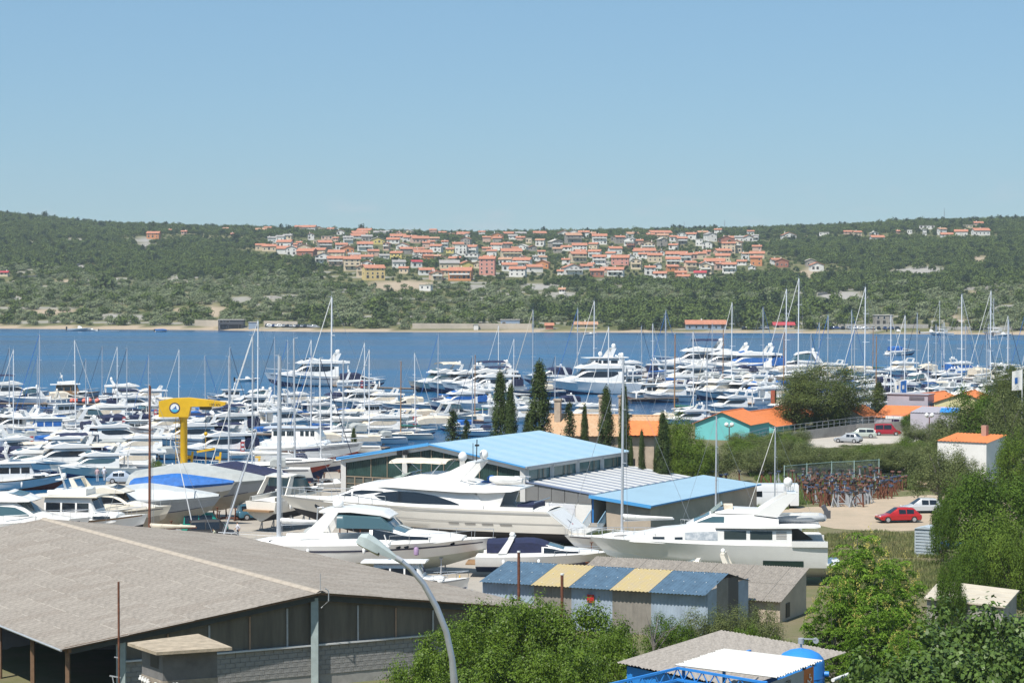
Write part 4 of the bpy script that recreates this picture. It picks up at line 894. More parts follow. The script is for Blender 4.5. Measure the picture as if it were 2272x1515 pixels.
MOT = [('e1', 3), ('e2', 3.5), ('e3', 3), ('e4', 2), ('e5', 2), ('e6', 2), ('f1', 4), ('f2', 2), ('f3', 2.5), ('f4', 3), ('f5', 1.4), ('p1', 2), ('p2', 1.5), ('p3', 0.5), ('d1', 0.5), ('d2', 0.6)]
SAI = [('s1', 4), ('s2', 4), ('s3', 1.5), ('s4', 3), ('s5', 1)]
BIG = [('f1', 4), ('f2', 4), ('e2', 3), ('f3', 1), ('f4', 2)]
def pick(tab):
    u = frnd.random() * sum(w for _, w in tab)
    for k, w in tab:
        u -= w
        if u <= 0: return k
    return tab[-1][0]
TAKEN = []
def clear(p, r):
    return all((p.x - q[0]) ** 2 + (p.y - q[1]) ** 2 > (r + q[2]) ** 2 for q in TAKEN)
def moor(key, px, py, head, label, scale=1.0, z=0.0, group='boats moored in the marina'):
    desc, cat, name, T, H, w = FL[key]; p = PZ(px, py, z)
    TAKEN.append((p.x, p.y, 2.2)); return T.place(name, label, cat, (p.x, p.y, z), R(head), group, scale)
# boats the photo shows singly: key, px, py, heading, mast or boat length in metres, label
SINGLE = [('s2', 750, 985, 200, 21, 'white sloop with the tallest mast left of the blue roofed hall'), ('s1', 98, 962, 205, 15.2, 'white sloop with tall mast right of the left blue canvas boat'),
          ('s4', 289, 938, 210, 12.3, 'white sloop with lone mast left of the yellow crane'), ('s2', 40, 985, 200, 13.5, 'white sloop with slanting forestay at the left edge'),
          ('s2', 404, 926, 200, 11.6, 'white sloop whose mast rises above the yellow crane head'), ('s1', 336, 936, 215, 11, 'white sloop with short mast left of the yellow crane head'),
          ('s2', 583, 948, 195, 17, 'white sloop with blue stay, mast crossing the far shore'), ('s2', 828, 985, 205, 13.5, 'white sloop with bright white mast in front of the long pontoon'), ('s1', 699, 975, 205, 12.5, 'white sloop with plain mast in front of the large moored yacht'),
          ('s5', 897, 975, 200, 11.5, 'wooden masted sloop left of the bushy conifer'), ('s2', 913, 968, 25, 12.5, 'white sloop beside the wooden masted one'), ('s4', 1056, 968, 200, 12, 'white sloop behind the bushy conifer by the blue roof'),
          ('s2', 1112, 872, 205, 14, 'white ketch like sloop with slanted mast left of the cypresses'), ('s2', 1146, 900, 205, 12.5, 'white sloop between the slanted mast and the tall cypress'), ('s3', 1190, 880, 205, 17.5, 'navy hulled sloop with black stay behind the tall cypress'),
          ('s2', 1326, 862, 200, 19, 'large white sloop with the thick white mast behind the three decked yacht'), ('s1', 1289, 868, 200, 17.5, 'sloop with flag hung stay left of the thick white mast'), ('s2', 1359, 948, 200, 16, 'white sloop in front of the three decked yacht'),
          ('s2', 1780, 842, 205, 24, 'sloop with the tallest mast of the right marina'), ('s2', 1752, 850, 205, 21.5, 'sloop with white mast just left of the tallest one'), ('s1', 1483, 872, 205, 16.5, 'white sloop left of the row of bow-on yachts'),
          ('s2', 1530, 940, 25, 15, 'white sloop with bright mast left of the turquoise house'), ('s5', 1505, 935, 200, 14.5, 'sloop with dark brown mast left of the turquoise house'), ('s2', 2015, 905, 200, 17, 'white sloop behind the lilac building with banners beside it'),
          ('s2', 2065, 905, 205, 13, 'white sloop with thick mast behind the yellow building'), ('s5', 1950, 900, 200, 13, 'sloop with brown mast beside the single cypress'), ('s2', 2205, 842, 200, 21, 'sloop with tall slanted mast near the right edge'),
          ('f1', 688, 857, 195, 22, 'large white yacht with dark hull stripe lying at the long pontoon'), ('e1', 802, 858, 10, 12, 'cruiser with navy hood at the end of the long pontoon'),
          ('f3', 975, 868, 215, 17, 'leftmost of the three bow-on yachts right of the long pontoon'), ('f1', 1020, 871, 213, 17, 'middle one of the three yachts right of the long pontoon'), ('f2', 1068, 874, 200, 19, 'navy and white yacht right of the long pontoon'),
          ('f2', 1540, 828, 185, 24, 'biggest white yacht in the far right group, bow left'), ('f1', 1600, 832, 185, 22, 'white yacht with wide flybridge in the far right group'), ('f5', 1655, 834, 190, 22, 'white yacht with blue covers in the far right group'), ('e2', 1770, 832, 180, 20, 'low white express yacht right of the far right group'),
          ('f1', 1548, 884, 232, 13, 'leftmost bow-on yacht of the right marina basin'), ('f4', 1588, 886, 228, 14.5, 'second bow-on yacht of the right marina basin'), ('f1', 1640, 886, 232, 13, 'third bow-on yacht of the right marina basin'), ('f5', 1682, 887, 222, 13, 'bow-on yacht with bright blue window tarps in the right basin'),
          ('p3', 158, 890, 12, 12, 'trawler with wooden wheelhouse beyond the left pontoon'), ('f2', 28, 893, 20, 15, 'white yacht with two radomes at the far left pontoon'), ('p2', 95, 975, 195, 11.5, 'white cabin boat with bright blue window tarps at left'),
          ('f4', 225, 945, 200, 13, 'white yacht with covered windows left of the crane, bow left'), ('f1', 290, 892, 12, 13, 'white yacht with black window arc left of the crane head'), ('e1', 1215, 850, 205, 14, 'cruiser with blue cover between cypress and three decked yacht'),
          ('f1', 1405, 838, 15, 15, 'grey and white hardtop yacht behind the cypresses'), ('p1', 1440, 890, 200, 12, 'cabin boat with square windows left of the bow-on yachts'), ('f4', 1480, 892, 215, 13, 'yacht moored against the bow-on row, left end'),
          ('p1', 47, 1086, 15, 11, 'white wheelhouse boat with orange lifebuoy at the left quay'), ('f4', 290, 1050, 190, 11, 'white yacht with dark side window beside the parked silver car'), ('f3', 205, 1058, 200, 11, 'cream boat with blue door left of the parked silver car'),
          ('f4', 140, 1010, 195, 12, 'white yacht with cream windscreen cover in the left basin'), ('e6', 260, 1008, 10, 9, 'cruiser with grey cockpit cover near the left jetty'), ('e1', 60, 1040, 20, 11, 'cruiser with grey tent cover at the left quay'),
          ('s2', 1390, 752, 0, 0, '')]
for key, px, py, hd, ln, lab in SINGLE:
    if not lab: continue
    H = FL[key][4]; sc = ln / (H.L * 1.318) if key[0] == 's' else ln / H.L
    moor(key, px, py, hd, lab, sc)
# the three decked yacht in the middle of the bay
def three_deck(L=24):
    T, H = flybridge(L, dome=True, stripe=None); k = L / 13.0; z = H.zs(0.45); f = H.hb(0.5)
    S = Sup([(0.4 * k, z + 2.0 * k, z + 2.1 * k, f * 0.7), (-0.3 * k, z + 2.0 * k, z + 3.0 * k, f * 0.72), (-3.4 * k, z + 2.0 * k, z + 3.0 * k, f * 0.72)], 0.1, 0.04); c = T.add('upper_saloon', S.mesh('upper_saloon', WHITE))
    for a, b in ((-3.2, -2.3), (-2.1, -1.3), (-1.1, -0.3)): T.add('window', S.side([(a * k, z + 2.75 * k), (b * k, z + 2.75 * k)], [(a * k, z + 2.35 * k), (b * k, z + 2.35 * k)], GLASS, n=3), c)
    R_ = Sup([(0.9 * k, z + 3.0 * k, z + 3.08 * k, f * 0.74), (-4.6 * k, z + 3.02 * k, z + 3.12 * k, f * 0.76)], 0.05, 0.03); T.add('upper_deck', R_.mesh('upper_deck', WHITE))
    T.add('radar_arch', arch_mesh(-2.6 * k, -3.1 * k, z + 3.1 * k, z + 4.2 * k, f * 0.6, WHITE, 0.5 * k)); T.add('radome', balls([((-2.9 * k, 0.4 * k, z + 4.5 * k), 0.3 * k), ((-1.4 * k, -0.5 * k, z + 3.5 * k), 0.28 * k)], FENDER))
    return T, H
T3, H3 = three_deck(23); p = PZ(1310, 874, 0); T3.place('motor_yacht', 'tall three decked white yacht moored behind the cypresses', 'yacht', (p.x, p.y, 0), R(192), None, 1.0)
for q in np.linspace(-9, 9, 5): TAKEN.append((p.x + q, p.y, 3.0))
# rows of berths: section, px0, py0, px1, py1, spacing, heading, share of sails, scale
ROWS = [('left', -30, 897, 500, 893, 9.0, 200, 0.25, 1.05), ('left', 240, 915, 560, 917, 5.4, 205, 0.25, 1.0), ('left', -30, 928, 620, 934, 5.4, 212, 0.3, 1.0), ('left', -30, 948, 640, 952, 5.2, 30, 0.16, 1.0),
        ('left', -30, 968, 960, 972, 5.2, 210, 0.2, 1.02), ('left', -30, 990, 420, 994, 5.2, 28, 0.12, 1.0), ('left', -30, 1014, 380, 1018, 5.3, 205, 0.10, 1.0), ('left', -30, 1046, 215, 1050, 5.6, 200, 0.06, 1.0), ('left', 395, 1022, 620, 1012, 5.2, 205, 0.15, 1.0),
        ('left', 430, 995, 800, 990, 5.2, 25, 0.25, 1.0),
        ('middle', 560, 905, 1010, 910, 5.6, 208, 0.1, 1.15), ('middle', 600, 925, 1010, 932, 5.4, 30, 0.1, 1.05), ('middle', 640, 948, 1010, 955, 5.2, 205, 0.3, 1.0), ('middle', 980, 905, 1240, 908, 5.4, 208, 0.3, 1.05), ('middle', 1000, 932, 1300, 938, 5.4, 205, 0.3, 1.0),
        ('middle', 1085, 878, 1215, 880, 5.6, 205, 0.4, 1.2), ('middle', 1250, 950, 1580, 944, 5.6, 205, 0.45, 0.95),
        ('right', 1430, 838, 2290, 832, 6.2, 205, 0.62, 1.12), ('right', 1420, 852, 2290, 846, 5.8, 28, 0.55, 1.1), ('right', 1390, 868, 2290, 860, 5.6, 210, 0.45, 1.08), ('right', 1740, 881, 2290, 874, 5.4, 28, 0.4, 1.08),
        ('right', 1730, 896, 2290, 889, 5.4, 210, 0.3, 1.05), ('right', 1860, 914, 2230, 905, 5.4, 28, 0.3, 1.0), ('right', 1620, 918, 1740, 915, 6.0, 215, 0.2, 1.1)]
cnt = {}
for sec, x0, y0, x1, y1, sp, hd, sail, sc in ROWS:
    if sec != 'right': sp, sc = sp * 0.88, sc * 0.88
    cnt[sec] = cnt.get(sec, 0) + 1
    a, b = PZ(x0, y0, 0), PZ(x1, y1, 0); n_ = int((b - a).length / sp); slot = []
    for i in range(n_ + 1):
        p = a.lerp(b, i / max(1, n_)) + Vector((frnd.uniform(-0.5, 0.5), frnd.uniform(-0.9, 0.9), 0))
        if frnd.random() < 0.05: continue
        if not clear(p, 1.95): continue
        slot.append(p)
    for i, p in enumerate(slot):
        key = pick(SAI) if frnd.random() < sail else pick(MOT)
        desc, cat, name, T, H, w = FL[key]; s_ = sc * frnd.uniform(0.84, 1.14)
        if key[0] == 's': s_ *= 1.15 if frnd.random() < 0.12 else 0.94
        h_ = hd + frnd.uniform(-7, 7) + (180 if frnd.random() < 0.2 else 0)
        lab = f"{desc}, {nth(i)} from left in the {sec} marina's {nth(cnt[sec] - 1)} row"
        TAKEN.append((p.x, p.y, 1.85)); T.place(name, lab, cat, (p.x, p.y, frnd.uniform(-0.05, 0.05)), R(h_), 'boats moored in the marina', s_)
# ------------------------------------------------------------------ pontoons
DOCK = mat('dock_planks', (0.22, 0.17, 0.13), 0.9, var=0.35, vs=1.2, stretch=(1, 4, 1)); PILE = mat('dock_pile', (0.10, 0.09, 0.085), 0.9)
PED = MB(); PED.box(-0.35, 0.35, -0.22, 0.22, 0, 1.9); PED.box(-0.25, 0.25, -0.25, -0.21, 1.2, 1.6, 1); PED.box(-0.25, 0.25, -0.25, -0.21, 0.5, 0.9, 1); PED_ME = PED.mesh('cabinet', [REDP, FENDER], 0)
WPED = MB(); WPED.tube([(0, 0, 0), (0, 0, 1.4), (0, 0, 1.55)], [0.24, 0.24, 0.12], 8); WPED_ME = WPED.mesh('cabinet', FENDER, 0.8)
def pontoon(label, x0, y0, x1, y1, z=0.95, w=2.4):
    a, b = PZ(x0, y0, z), PZ(x1, y1, z); L_ = (b - a).length; t = thing('pontoon', label, 'pontoon', (a.x, a.y, 0), math.atan2(b.y - a.y, b.x - a.x), 'marina pontoons')
    n_ = max(2, int(L_ / 9)); q = MB()
    q.box(0, L_, -w / 2, w / 2, z - 0.32, z - 0.14); part('beam', q.mesh('beam', PILE, 0), t)
    seg = L_ / n_; q = MB(); q.box(0.03, seg - 0.03, -w / 2 - 0.1, w / 2 + 0.1, z - 0.138, z); me = q.mesh('deck_panel', DOCK, 0)
    for i in range(n_): part('deck_panel', me, t, (i * seg, 0, 0))
    q = MB(); q.tube([(0, 0, -2), (0, 0, z - 0.33)], 0.16, 7); me = q.mesh('pile', PILE, 0.9)
    for i in range(n_ + 1):
        for sg in (-1, 1): part('pile', me, t, (i * seg * 0.985 + 0.15, sg * (w / 2 - 0.25), 0))
    return t, a, b
PONT = [('wooden pontoon on piles at the far left, trawler behind it', -40, 893, 240, 896), ('dark pontoon left of the yellow crane head', 150, 924, 380, 930), ('low wooden jetty with red cabinet beside the quay bush', 245, 998, 362, 1004), ('long bare pontoon on piles in the middle of the bay', 765, 857, 925, 861),
        ('pontoon behind the masts right of the yellow crane', 590, 987, 860, 992), ('pontoon in front of the three decked yacht', 1395, 884, 1500, 882), ('pontoon serving the left marina middle berths', 260, 960, 640, 962), ('pontoon of the farthest right berths', 1440, 845, 2290, 839), ('pontoon of the middle right berths', 1390, 876, 2290, 868), ('pontoon of the nearest right berths', 1740, 903, 2290, 897), ('pontoon behind the blue roofed hall berths', 600, 917, 1010, 921)]
red = [(0.55, 0), (0.3, 1)]
for lab, x0, y0, x1, y1 in PONT:
    t_, a, b = pontoon(lab, x0, y0, x1, y1)
k_ = 0
for px, py, col in ((42, 948, 'r'), (70, 992, 'r'), (330, 1003, 'r'), (345, 929, 'r'), (275, 946, 'r'), (456, 960, 'r'), (533, 930, 'r'), (735, 933, 'r'), (920, 945, 'r'), (803, 860, 'r'), (842, 858, 'w'), (806, 938, 'w'), (195, 896, 'w'), (1412, 884, 'w'), (112, 893, 'w'), (538, 1005, 'r')):
    near = {42: 'at the left edge pontoon', 70: 'below the blue canvas cabin boat', 330: 'on the low jetty left of the crane', 345: 'left of the yellow crane head', 275: 'left of the crane among cruisers', 456: 'right of the yellow crane column', 533: 'right of the crane arm', 735: 'on the pontoon behind the hall berths', 920: 'near the bushy conifer', 803: 'beside the hooded cruiser on the long pontoon', 842: 'on the bare long pontoon', 806: 'among the berths behind the hall', 195: 'beside the orange buoys on the left pontoon', 1412: 'beside the three decked yacht', 112: 'left of the trawler on the pontoon', 538: 'right of the crane near the quay'}[px]
    p = PZ(px, py, 0.95); t = thing('dock_cabinet', ('red hydrant cabinet ' if col == 'r' else 'white power pedestal ') + near, 'cabinet', (p.x, p.y, 0.95), 0.3, 'cabinets on the pontoons'); part('cabinet', PED_ME if col == 'r' else WPED_ME, t, scale=(0.75, 0.75, 0.85))
# orange buoys on the left pontoon and small craft out in the bay
BU = MB(); BU.ball((0, 0, 0.45), 0.5, 10); BU.tube([(0, 0, 0.9), (0, 0, 1.15)], 0.06, 5); BU_ME = BU.mesh('buoy', [mat('salmon_buoy', (0.75, 0.20, 0.14), 0.5)], 0.9)
for i, (px, w_) in enumerate(((160, 'left'), (168, 'second'), (187, 'third'), (199, 'fourth'), (216, 'right'))):
    p = PZ(px, 894, 0.95); o = part('buoy', BU_ME, None, (p.x, p.y, 0.95)); props(o, f'salmon red mooring buoy on the left pontoon, {w_ if i in (0, 4) else nth(i)}{"most" if i in (0, 4) else " from left"}', 'buoy', 'buoys on the left pontoon')
for key, px, py, hd, ln, lab in (('d1', 548, 846, 20, 6, 'small white boat alone on the bay left of the large moored yacht'), ('s2', 2088, 744, 180, 15, 'white sloop anchored far out near the right shore'), ('s2', 2208, 742, 180, 16, 'white sloop at the far right shore'), ('e5', 2000, 788, 20, 11, 'white catamaran cruiser anchored behind the right masts'),
                                 ('d1', 176, 734, 5, 12, 'long pale motorboat close to the far left shore'), ('d2', 358, 736, 30, 7, 'small blue boat near the far left shore'), ('d1', 205, 734, 180, 6, 'speedboat with a white wake near the far left shore'), ('d1', 1310, 743, 20, 6, 'tiny white boat near the far shore, middle'),
                                 ('d1', 2065, 741, 0, 10, 'small white motorboat left of the anchored sloop'), ('d1', 2225, 746, 10, 9, 'white motorboat at the far right shore'), ('d1', 1992, 740, 0, 10, 'small white boat below the grey far building'), ('d1', 1945, 739, 10, 9, 'small white boat left of the grey far building')):
    sc = ln / (FL[key][4].L * (1.318 if key[0] == 's' else 1)); moor(key, px, py, hd, lab, sc, group='boats out on the bay')
mb = MB(); p = PZ(212, 734, 0.02); rows = [[(p.x + q * 1.0, p.y - 0.4 - q * 0.03, 0.05), (p.x + q * 1.0, p.y + 0.4 + q * 0.03, 0.05)] for q in range(0, 14, 2)]; mb.grid(rows); o = structure('water_wake', mb.mesh('water_wake', mat('foam', (0.75, 0.8, 0.82), 0.7), 0))
# ------------------------------------------------------------------ sheds and halls
def frame(o, ex, ey):                                   # local (u, v, z) -> world
    o, ex, ey = Vector(o), Vector((*ex, 0)).normalized(), Vector((*ey, 0)).normalized()
    return lambda u, v, z: o + ex * u + ey * v + Vector((0, 0, z))
def corr_sheet(name, w, l, pitch, amp, m, seg=4, th=True):
    """corrugated sheet: waves across u (width), length along v, lying in z=0"""
    n = max(2, int(round(w / pitch))) * seg; rows = []
    for v in (0, l):
        rows.append([(w * i / n, v, amp * math.sin(2 * math.pi * i / seg)) for i in range(n + 1)])
    mb = MB(); mb.grid(rows); return mb.mesh(name, m, 1.2)
def lay(name, me, parent, o, ex, ey):                   # put a sheet mesh with its u along ex, v along ey (3D)
    ex, ey = Vector(ex).normalized(), Vector(ey).normalized(); ez = ex.cross(ey).normalized()
    ob = part(name, me, parent); M = Matrix((ex, ey, ez)).transposed().to_4x4(); M.translation = Vector(o)
    ob.matrix_local = M; return ob
def quad(mb, a, b, c, d, m=0): mb.add([a, b, c, d], [(0, 1, 2, 3)], m)
def beam(mb, a, b, w, h, m=0):
    a, b = Vector(a), Vector(b); d = (b - a).normalized(); s = d.cross(Vector((0, 0, 1)))
    s = Vector((1, 0, 0)) if s.length < 1e-3 else s.normalized(); up = s.cross(d).normalized()
    vs = [p + s * (w / 2 * i) + up * (h / 2 * j) for p in (a, b) for j in (-1, 1) for i in (-1, 1)]
    mb.add(vs, [(0, 1, 3, 2), (4, 6, 7, 5), (0, 4, 5, 1), (2, 3, 7, 6), (0, 2, 6, 4), (1, 5, 7, 3)], m)
def piece(name, parent, m, *fn, smooth=0):
    mb = MB()
    for f in fn: f(mb)
    return part(name, mb.mesh(name, m, smooth), parent)
def slab(mb, P, th, m=0):                               # P: four corners (top face), thickness downwards
    P = [Vector(p) for p in P]; B = [p - Vector((0, 0, th)) for p in P]
    mb.add(P + B, [(0, 1, 2, 3), (7, 6, 5, 4), (0, 4, 5, 1), (1, 5, 6, 2), (2, 6, 7, 3), (3, 7, 4, 0)], m)

# ---- the big corrugated hall in the foreground
ETERNIT = mat('weathered_fibre_cement', (0.300, 0.270, 0.235), 0.95, var=0.36, vs=3.2, bump=0.35, bs=14, detail=9)
ETERNIT2 = mat('weathered_fibre_cement_pale', (0.318, 0.287, 0.25), 0.95, var=0.36, vs=3.0, bump=0.35, bs=14, detail=9)
ETERNIT3 = mat('weathered_fibre_cement_brown', (0.285, 0.253, 0.218), 0.95, var=0.38, vs=3.4, bump=0.35, bs=14, detail=9)
hall = thing('boat_hall', 'huge low hall with brown grey corrugated roof in the left foreground', 'hall', (-11.03, 135, GZ))
rv, gv = Vector((-0.502, 0.864, 0)), Vector((0.864, 0.502, 0)); AZ, EZ, HWID, LEN = 7.06 - GZ, 5.06 - GZ, 15.57, 48.6
sl = Vector((0, 0, EZ - AZ)); slen = math.hypot(HWID, AZ - EZ)
srnd = random.Random(2)
NS, NR = 42, 8; sw = LEN / NS; sh_ = slen / NR
sheets = [corr_sheet('roof_sheet', sw * 1.02, sh_ * 1.04, 0.19, 0.036, q) for q in (ETERNIT, ETERNIT2, ETERNIT3)]
for sg in (-1, 1):
    dn = (gv * sg * HWID + sl).normalized()
    for i in range(NS):
        if sg == 1 and False: continue
        for j in range(NR):
            if i * sw > 46 and sg < 0 and j > 5 and False: continue
            o = rv * (i * sw) + dn * (j * sh_) + Vector((0, 0, AZ + (0.010 if (i + j) % 2 else 0.0) - 0.010 * j + srnd.uniform(0, 0.004)))
            if sg < 0: ob = lay('roof_sheet', srnd.choices(sheets, (6, 3, 2))[0], hall, o, rv, dn)
            else: ob = lay('roof_sheet', srnd.choices(sheets, (6, 2, 4))[0], hall, o + rv * sw, -rv, dn)
lapm = corr_sheet('lap_edge', sw * 1.0, 0.07, 0.19, 0.036, mat('pale_lap_strip', (0.40, 0.365, 0.32), 0.95, var=0.3, vs=6))  # paler strip laid along some of the sheet laps
for i in range(NS):
    for j in range(1, NR):
        if srnd.random() < 0.42: lay('lap_edge', lapm, hall, rv * (i * sw) + (-gv * HWID + sl).normalized() * (j * sh_ + 0.02) + Vector((0, 0, AZ + 0.022 - 0.010 * j)), rv, -gv * HWID + sl)
RIDGEC = mat('ridge_cap', (0.40, 0.345, 0.28), 0.95, var=0.25, vs=1.5)
cap = MB(); nseg = 36
for i in range(nseg):
    pass
capm = MB(); cl = LEN / nseg; capm.grid([[(0.02, -0.32, -0.06), (0.02, -0.1, 0.06), (0.02, 0.1, 0.06), (0.02, 0.32, -0.06)], [(cl, -0.32, -0.05), (cl, -0.1, 0.07), (cl, 0.1, 0.07), (cl, 0.32, -0.05)]]); capme = capm.mesh('ridge_tile', RIDGEC, 0.8)
for i in range(nseg): lay('ridge_tile', capme, hall, rv * (i * cl) + Vector((0, 0, AZ + 0.05)), rv, -gv)
# gable wall, set back under the roof edge
BLOCK = mat('grey_concrete_block', (0.30, 0.295, 0.285), 0.95, var=0.25, vs=2.0, bump=0.6, bs=10); MORTAR = mat('mortar', (0.36, 0.35, 0.33), 0.95, var=0.2, vs=2)
PANEL = mat('dirty_translucent_panel', (0.16, 0.14, 0.11), 0.45, var=0.35, vs=0.5, stretch=(3, 3, 0.4), spec=0.35)
POSTG = mat('pale_green_post', (0.35, 0.42, 0.42), 0.7, var=0.2, vs=2)
TIMB = mat('brown_timber', (0.20, 0.12, 0.07), 0.85, var=0.3, vs=3); TIMBP = mat('pale_timber', (0.42, 0.27, 0.18), 0.85, var=0.2, vs=3)
back = 0.9; SILL = 3.92 - GZ; W0, W1 = -11.6, 15.3
def gp(u, z, b=back): return gv * u + rv * b + Vector((0, 0, z))
def roofz(u): return AZ + (EZ - AZ) * abs(u) / HWID - 0.12
piece('lower_wall', hall, MORTAR, lambda q: (quad(q, gp(W0, -1), gp(W1, -1), gp(W1, SILL - 0.05), gp(W0, SILL - 0.05)), quad(q, gp(W0, -1), gp(W0, SILL - 0.05), gp(W0, SILL - 0.05, back + 0.3), gp(W0, -1, back + 0.3)), quad(q, gp(W0, SILL - 0.05), gp(W1, SILL - 0.05), gp(W1, SILL - 0.05, back + 0.3), gp(W0, SILL - 0.05, back + 0.3))))
bm = MB(); bm.box(0.012, 0.588, -0.035, 0.05, 0.012, 0.268); blk = bm.mesh('block', BLOCK, 0)
nb = int((W1 - W0) / 0.6)
for r_ in range(6):
    for c_ in range(nb):
        u = W0 + c_ * 0.6 + (0.3 if r_ % 2 else 0)
        if u + 0.6 > W1: continue
        lay('block', blk, hall, gp(u, SILL - 0.08 - 0.28 * (r_ + 1), back - srnd.uniform(0.0, 0.012)), gv, rv)
piece('sill', hall, mat('white_sill', (0.62, 0.62, 0.61), 0.6), lambda q: beam(q, gp(W0 - 0.1, SILL, back - 0.12), gp(W1, SILL, back - 0.12), 0.22, 0.09))
edges = [W0, -9.1, -6.6, -4.1, -1.75, 0.25, 2.8, 5.3, 7.8, 10.3, 12.8, W1]
for a, b in zip(edges[:-1], edges[1:]):
    piece('panel', hall, PANEL, lambda q: quad(q, gp(a, SILL + 0.05), gp(b, SILL + 0.05), gp(b, roofz(b) - 0.1), gp(a, roofz(a) - 0.1)) if a * b > 0 else q.add([gp(a, SILL + .05), gp(b, SILL + .05), gp(b, roofz(b) - .1), gp(0, roofz(0) - .1), gp(a, roofz(a) - .1)], [(0, 1, 2, 3, 4)]))
for i, u in enumerate(edges[1:-1]):
    if abs(u - 0.25) < 0.01: continue
    piece('mullion', hall, TIMBP if i % 2 == 0 else GALV, lambda q: beam(q, gp(u, SILL, back - 0.05), gp(u, roofz(u) - 0.55, back - 0.05), 0.1, 0.06))
piece('post', hall, POSTG, lambda q: beam(q, gp(-0.1, -1, back - 0.25), gp(-0.1, AZ - 0.35, back - 0.25), 0.42, 0.35))
piece('post', hall, POSTG, lambda q: beam(q, gp(W0 - 0.3, -1, back - 0.1), gp(W0 - 0.3, EZ + 0.35, back - 0.1), 0.5, 0.4))
DARKST = mat('dark_green_steel', (0.06, 0.07, 0.07), 0.7, var=0.2, vs=2)
for u0, u1 in ((-15.2, 0), (0, 15.3)): piece('verge_beam', hall, DARKST, lambda q: beam(q, gp(u0, roofz(u0) - 0.22, back - 0.35), gp(u1, roofz(u1) - 0.22, back - 0.35), 0.12, 0.34))
for u0, u1 in ((-15.4, 0), (0, 15.4)): piece('verge_board', hall, TIMB, lambda q: beam(q, gp(u0, roofz(u0) + 0.04, 0.14), gp(u1, roofz(u1) + 0.04, 0.14), 0.05, 0.14))
for b in (0.6, 6.5, 12.5, 18.5, 24.5, 30.5, 36.5, 42.5, 48):
    piece('post', hall, TIMB, lambda q: beam(q, gp(-HWID + 0.5, -1, b), gp(-HWID + 0.5, EZ - 0.1, b), 0.22, 0.3))
piece('eaves_beam', hall, TIMB, lambda q: beam(q, gp(-HWID + 0.5, EZ - 0.2, 0.2), gp(-HWID + 0.5, EZ - 0.2, LEN), 0.15, 0.25))
piece('gutter', hall, GALV, lambda q: q.tube([gp(-HWID - 0.08, EZ - 0.12, 0), gp(-HWID - 0.08, EZ - 0.12, LEN)], 0.07, 6), smooth=0.9)
piece('side_wall', hall, MORTAR, lambda q: quad(q, gp(HWID - 0.4, -1), gp(HWID - 0.4, -1, LEN - 0.5), gp(HWID - 0.4, EZ - 0.1, LEN - 0.5), gp(HWID - 0.4, EZ - 0.1)), lambda q: quad(q, gp(-HWID + 0.6, -1, LEN - 0.5), gp(HWID - 0.4, -1, LEN - 0.5), gp(HWID - 0.4, EZ - 0.1, LEN - 0.5), gp(-HWID + 0.6, EZ - 0.1, LEN - 0.5)))
piece('cable_loop', hall, GALV, lambda q: q.tube([gp(0.2, AZ + 0.25, -0.1), gp(0.42, AZ + 0.1, -0.12), gp(0.42, AZ - 0.5, -0.12), gp(0.1, AZ - 0.9, 0.2)], 0.035, 5), lambda q: q.tube([gp(0.0, AZ, 0.1), gp(0.0, AZ + 1.1, 0.1)], 0.02, 4), smooth=0.9)
# ---- transformer hut with slab roof
HUTP = [PZ(283, 1425, 6.2), PZ(347, 1446, 6.2), PZ(515, 1435, 6.2), PZ(440, 1405, 6.2)]
c0 = (HUTP[0] + HUTP[1] + HUTP[2] + HUTP[3]) / 4
hut = thing('transformer_hut', 'small grey hut with thin slab roof before the hall wall', 'hut', (c0.x, c0.y, 0))
HP = [Vector((p.x - c0.x, p.y - c0.y, 6.2)) for p in HUTP]
SLABM = mat('lichen_concrete', (0.40, 0.33, 0.24), 0.95, var=0.35, vs=1.6, bump=0.3, bs=10, detail=8); HUTM = mat('slab_shaded_render', (0.17, 0.165, 0.16), 0.92, var=0.25, vs=1.0, bump=0.2, bs=8); HUTB = mat('rough_beige_render', (0.34, 0.29, 0.23), 0.95, var=0.35, vs=2.5, bump=0.6, bs=9)
piece('slab_roof', hut, SLABM, lambda q: slab(q, HP, 0.16))
inn = [p * 0.72 for p in HP]
for p in inn: p.z = 6.03
def hutwall(q, z0, z1, k=1.0):
    lo = [Vector((p.x * k, p.y * k, z0)) for p in inn]; hi = [Vector((p.x * k, p.y * k, z1)) for p in inn]
    for i in range(4): quad(q, lo[i], lo[(i + 1) % 4], hi[(i + 1) % 4], hi[i])
piece('wall', hut, HUTM, lambda q: hutwall(q, 4.55, 6.04)); piece('base_wall', hut, HUTB, lambda q: hutwall(q, 1.0, 4.6, 1.02))  # upper wall coloured darker for the shade under the slab
e = (inn[1] - inn[0]).normalized(); nrm = Vector((e.y, -e.x, 0))
if nrm.y > 0: nrm = -nrm
w0 = inn[0].lerp(inn[1], 0.42) + nrm * 0.02; w1 = inn[0].lerp(inn[1], 0.82) + nrm * 0.02
piece('window', hut, BLACK, lambda q: quad(q, Vector((w0.x, w0.y, 5.15)), Vector((w1.x, w1.y, 5.15)), Vector((w1.x, w1.y, 5.8)), Vector((w0.x, w0.y, 5.8))))
ins = MB(); ins.tube([(0, 0, 0), (0, 0, 0.08), (0, 0, 0.09), (0, 0, 0.2)], [0.09, 0.09, 0.05, 0.05], 8); insm = ins.mesh('insulator', FENDER, 0.8)
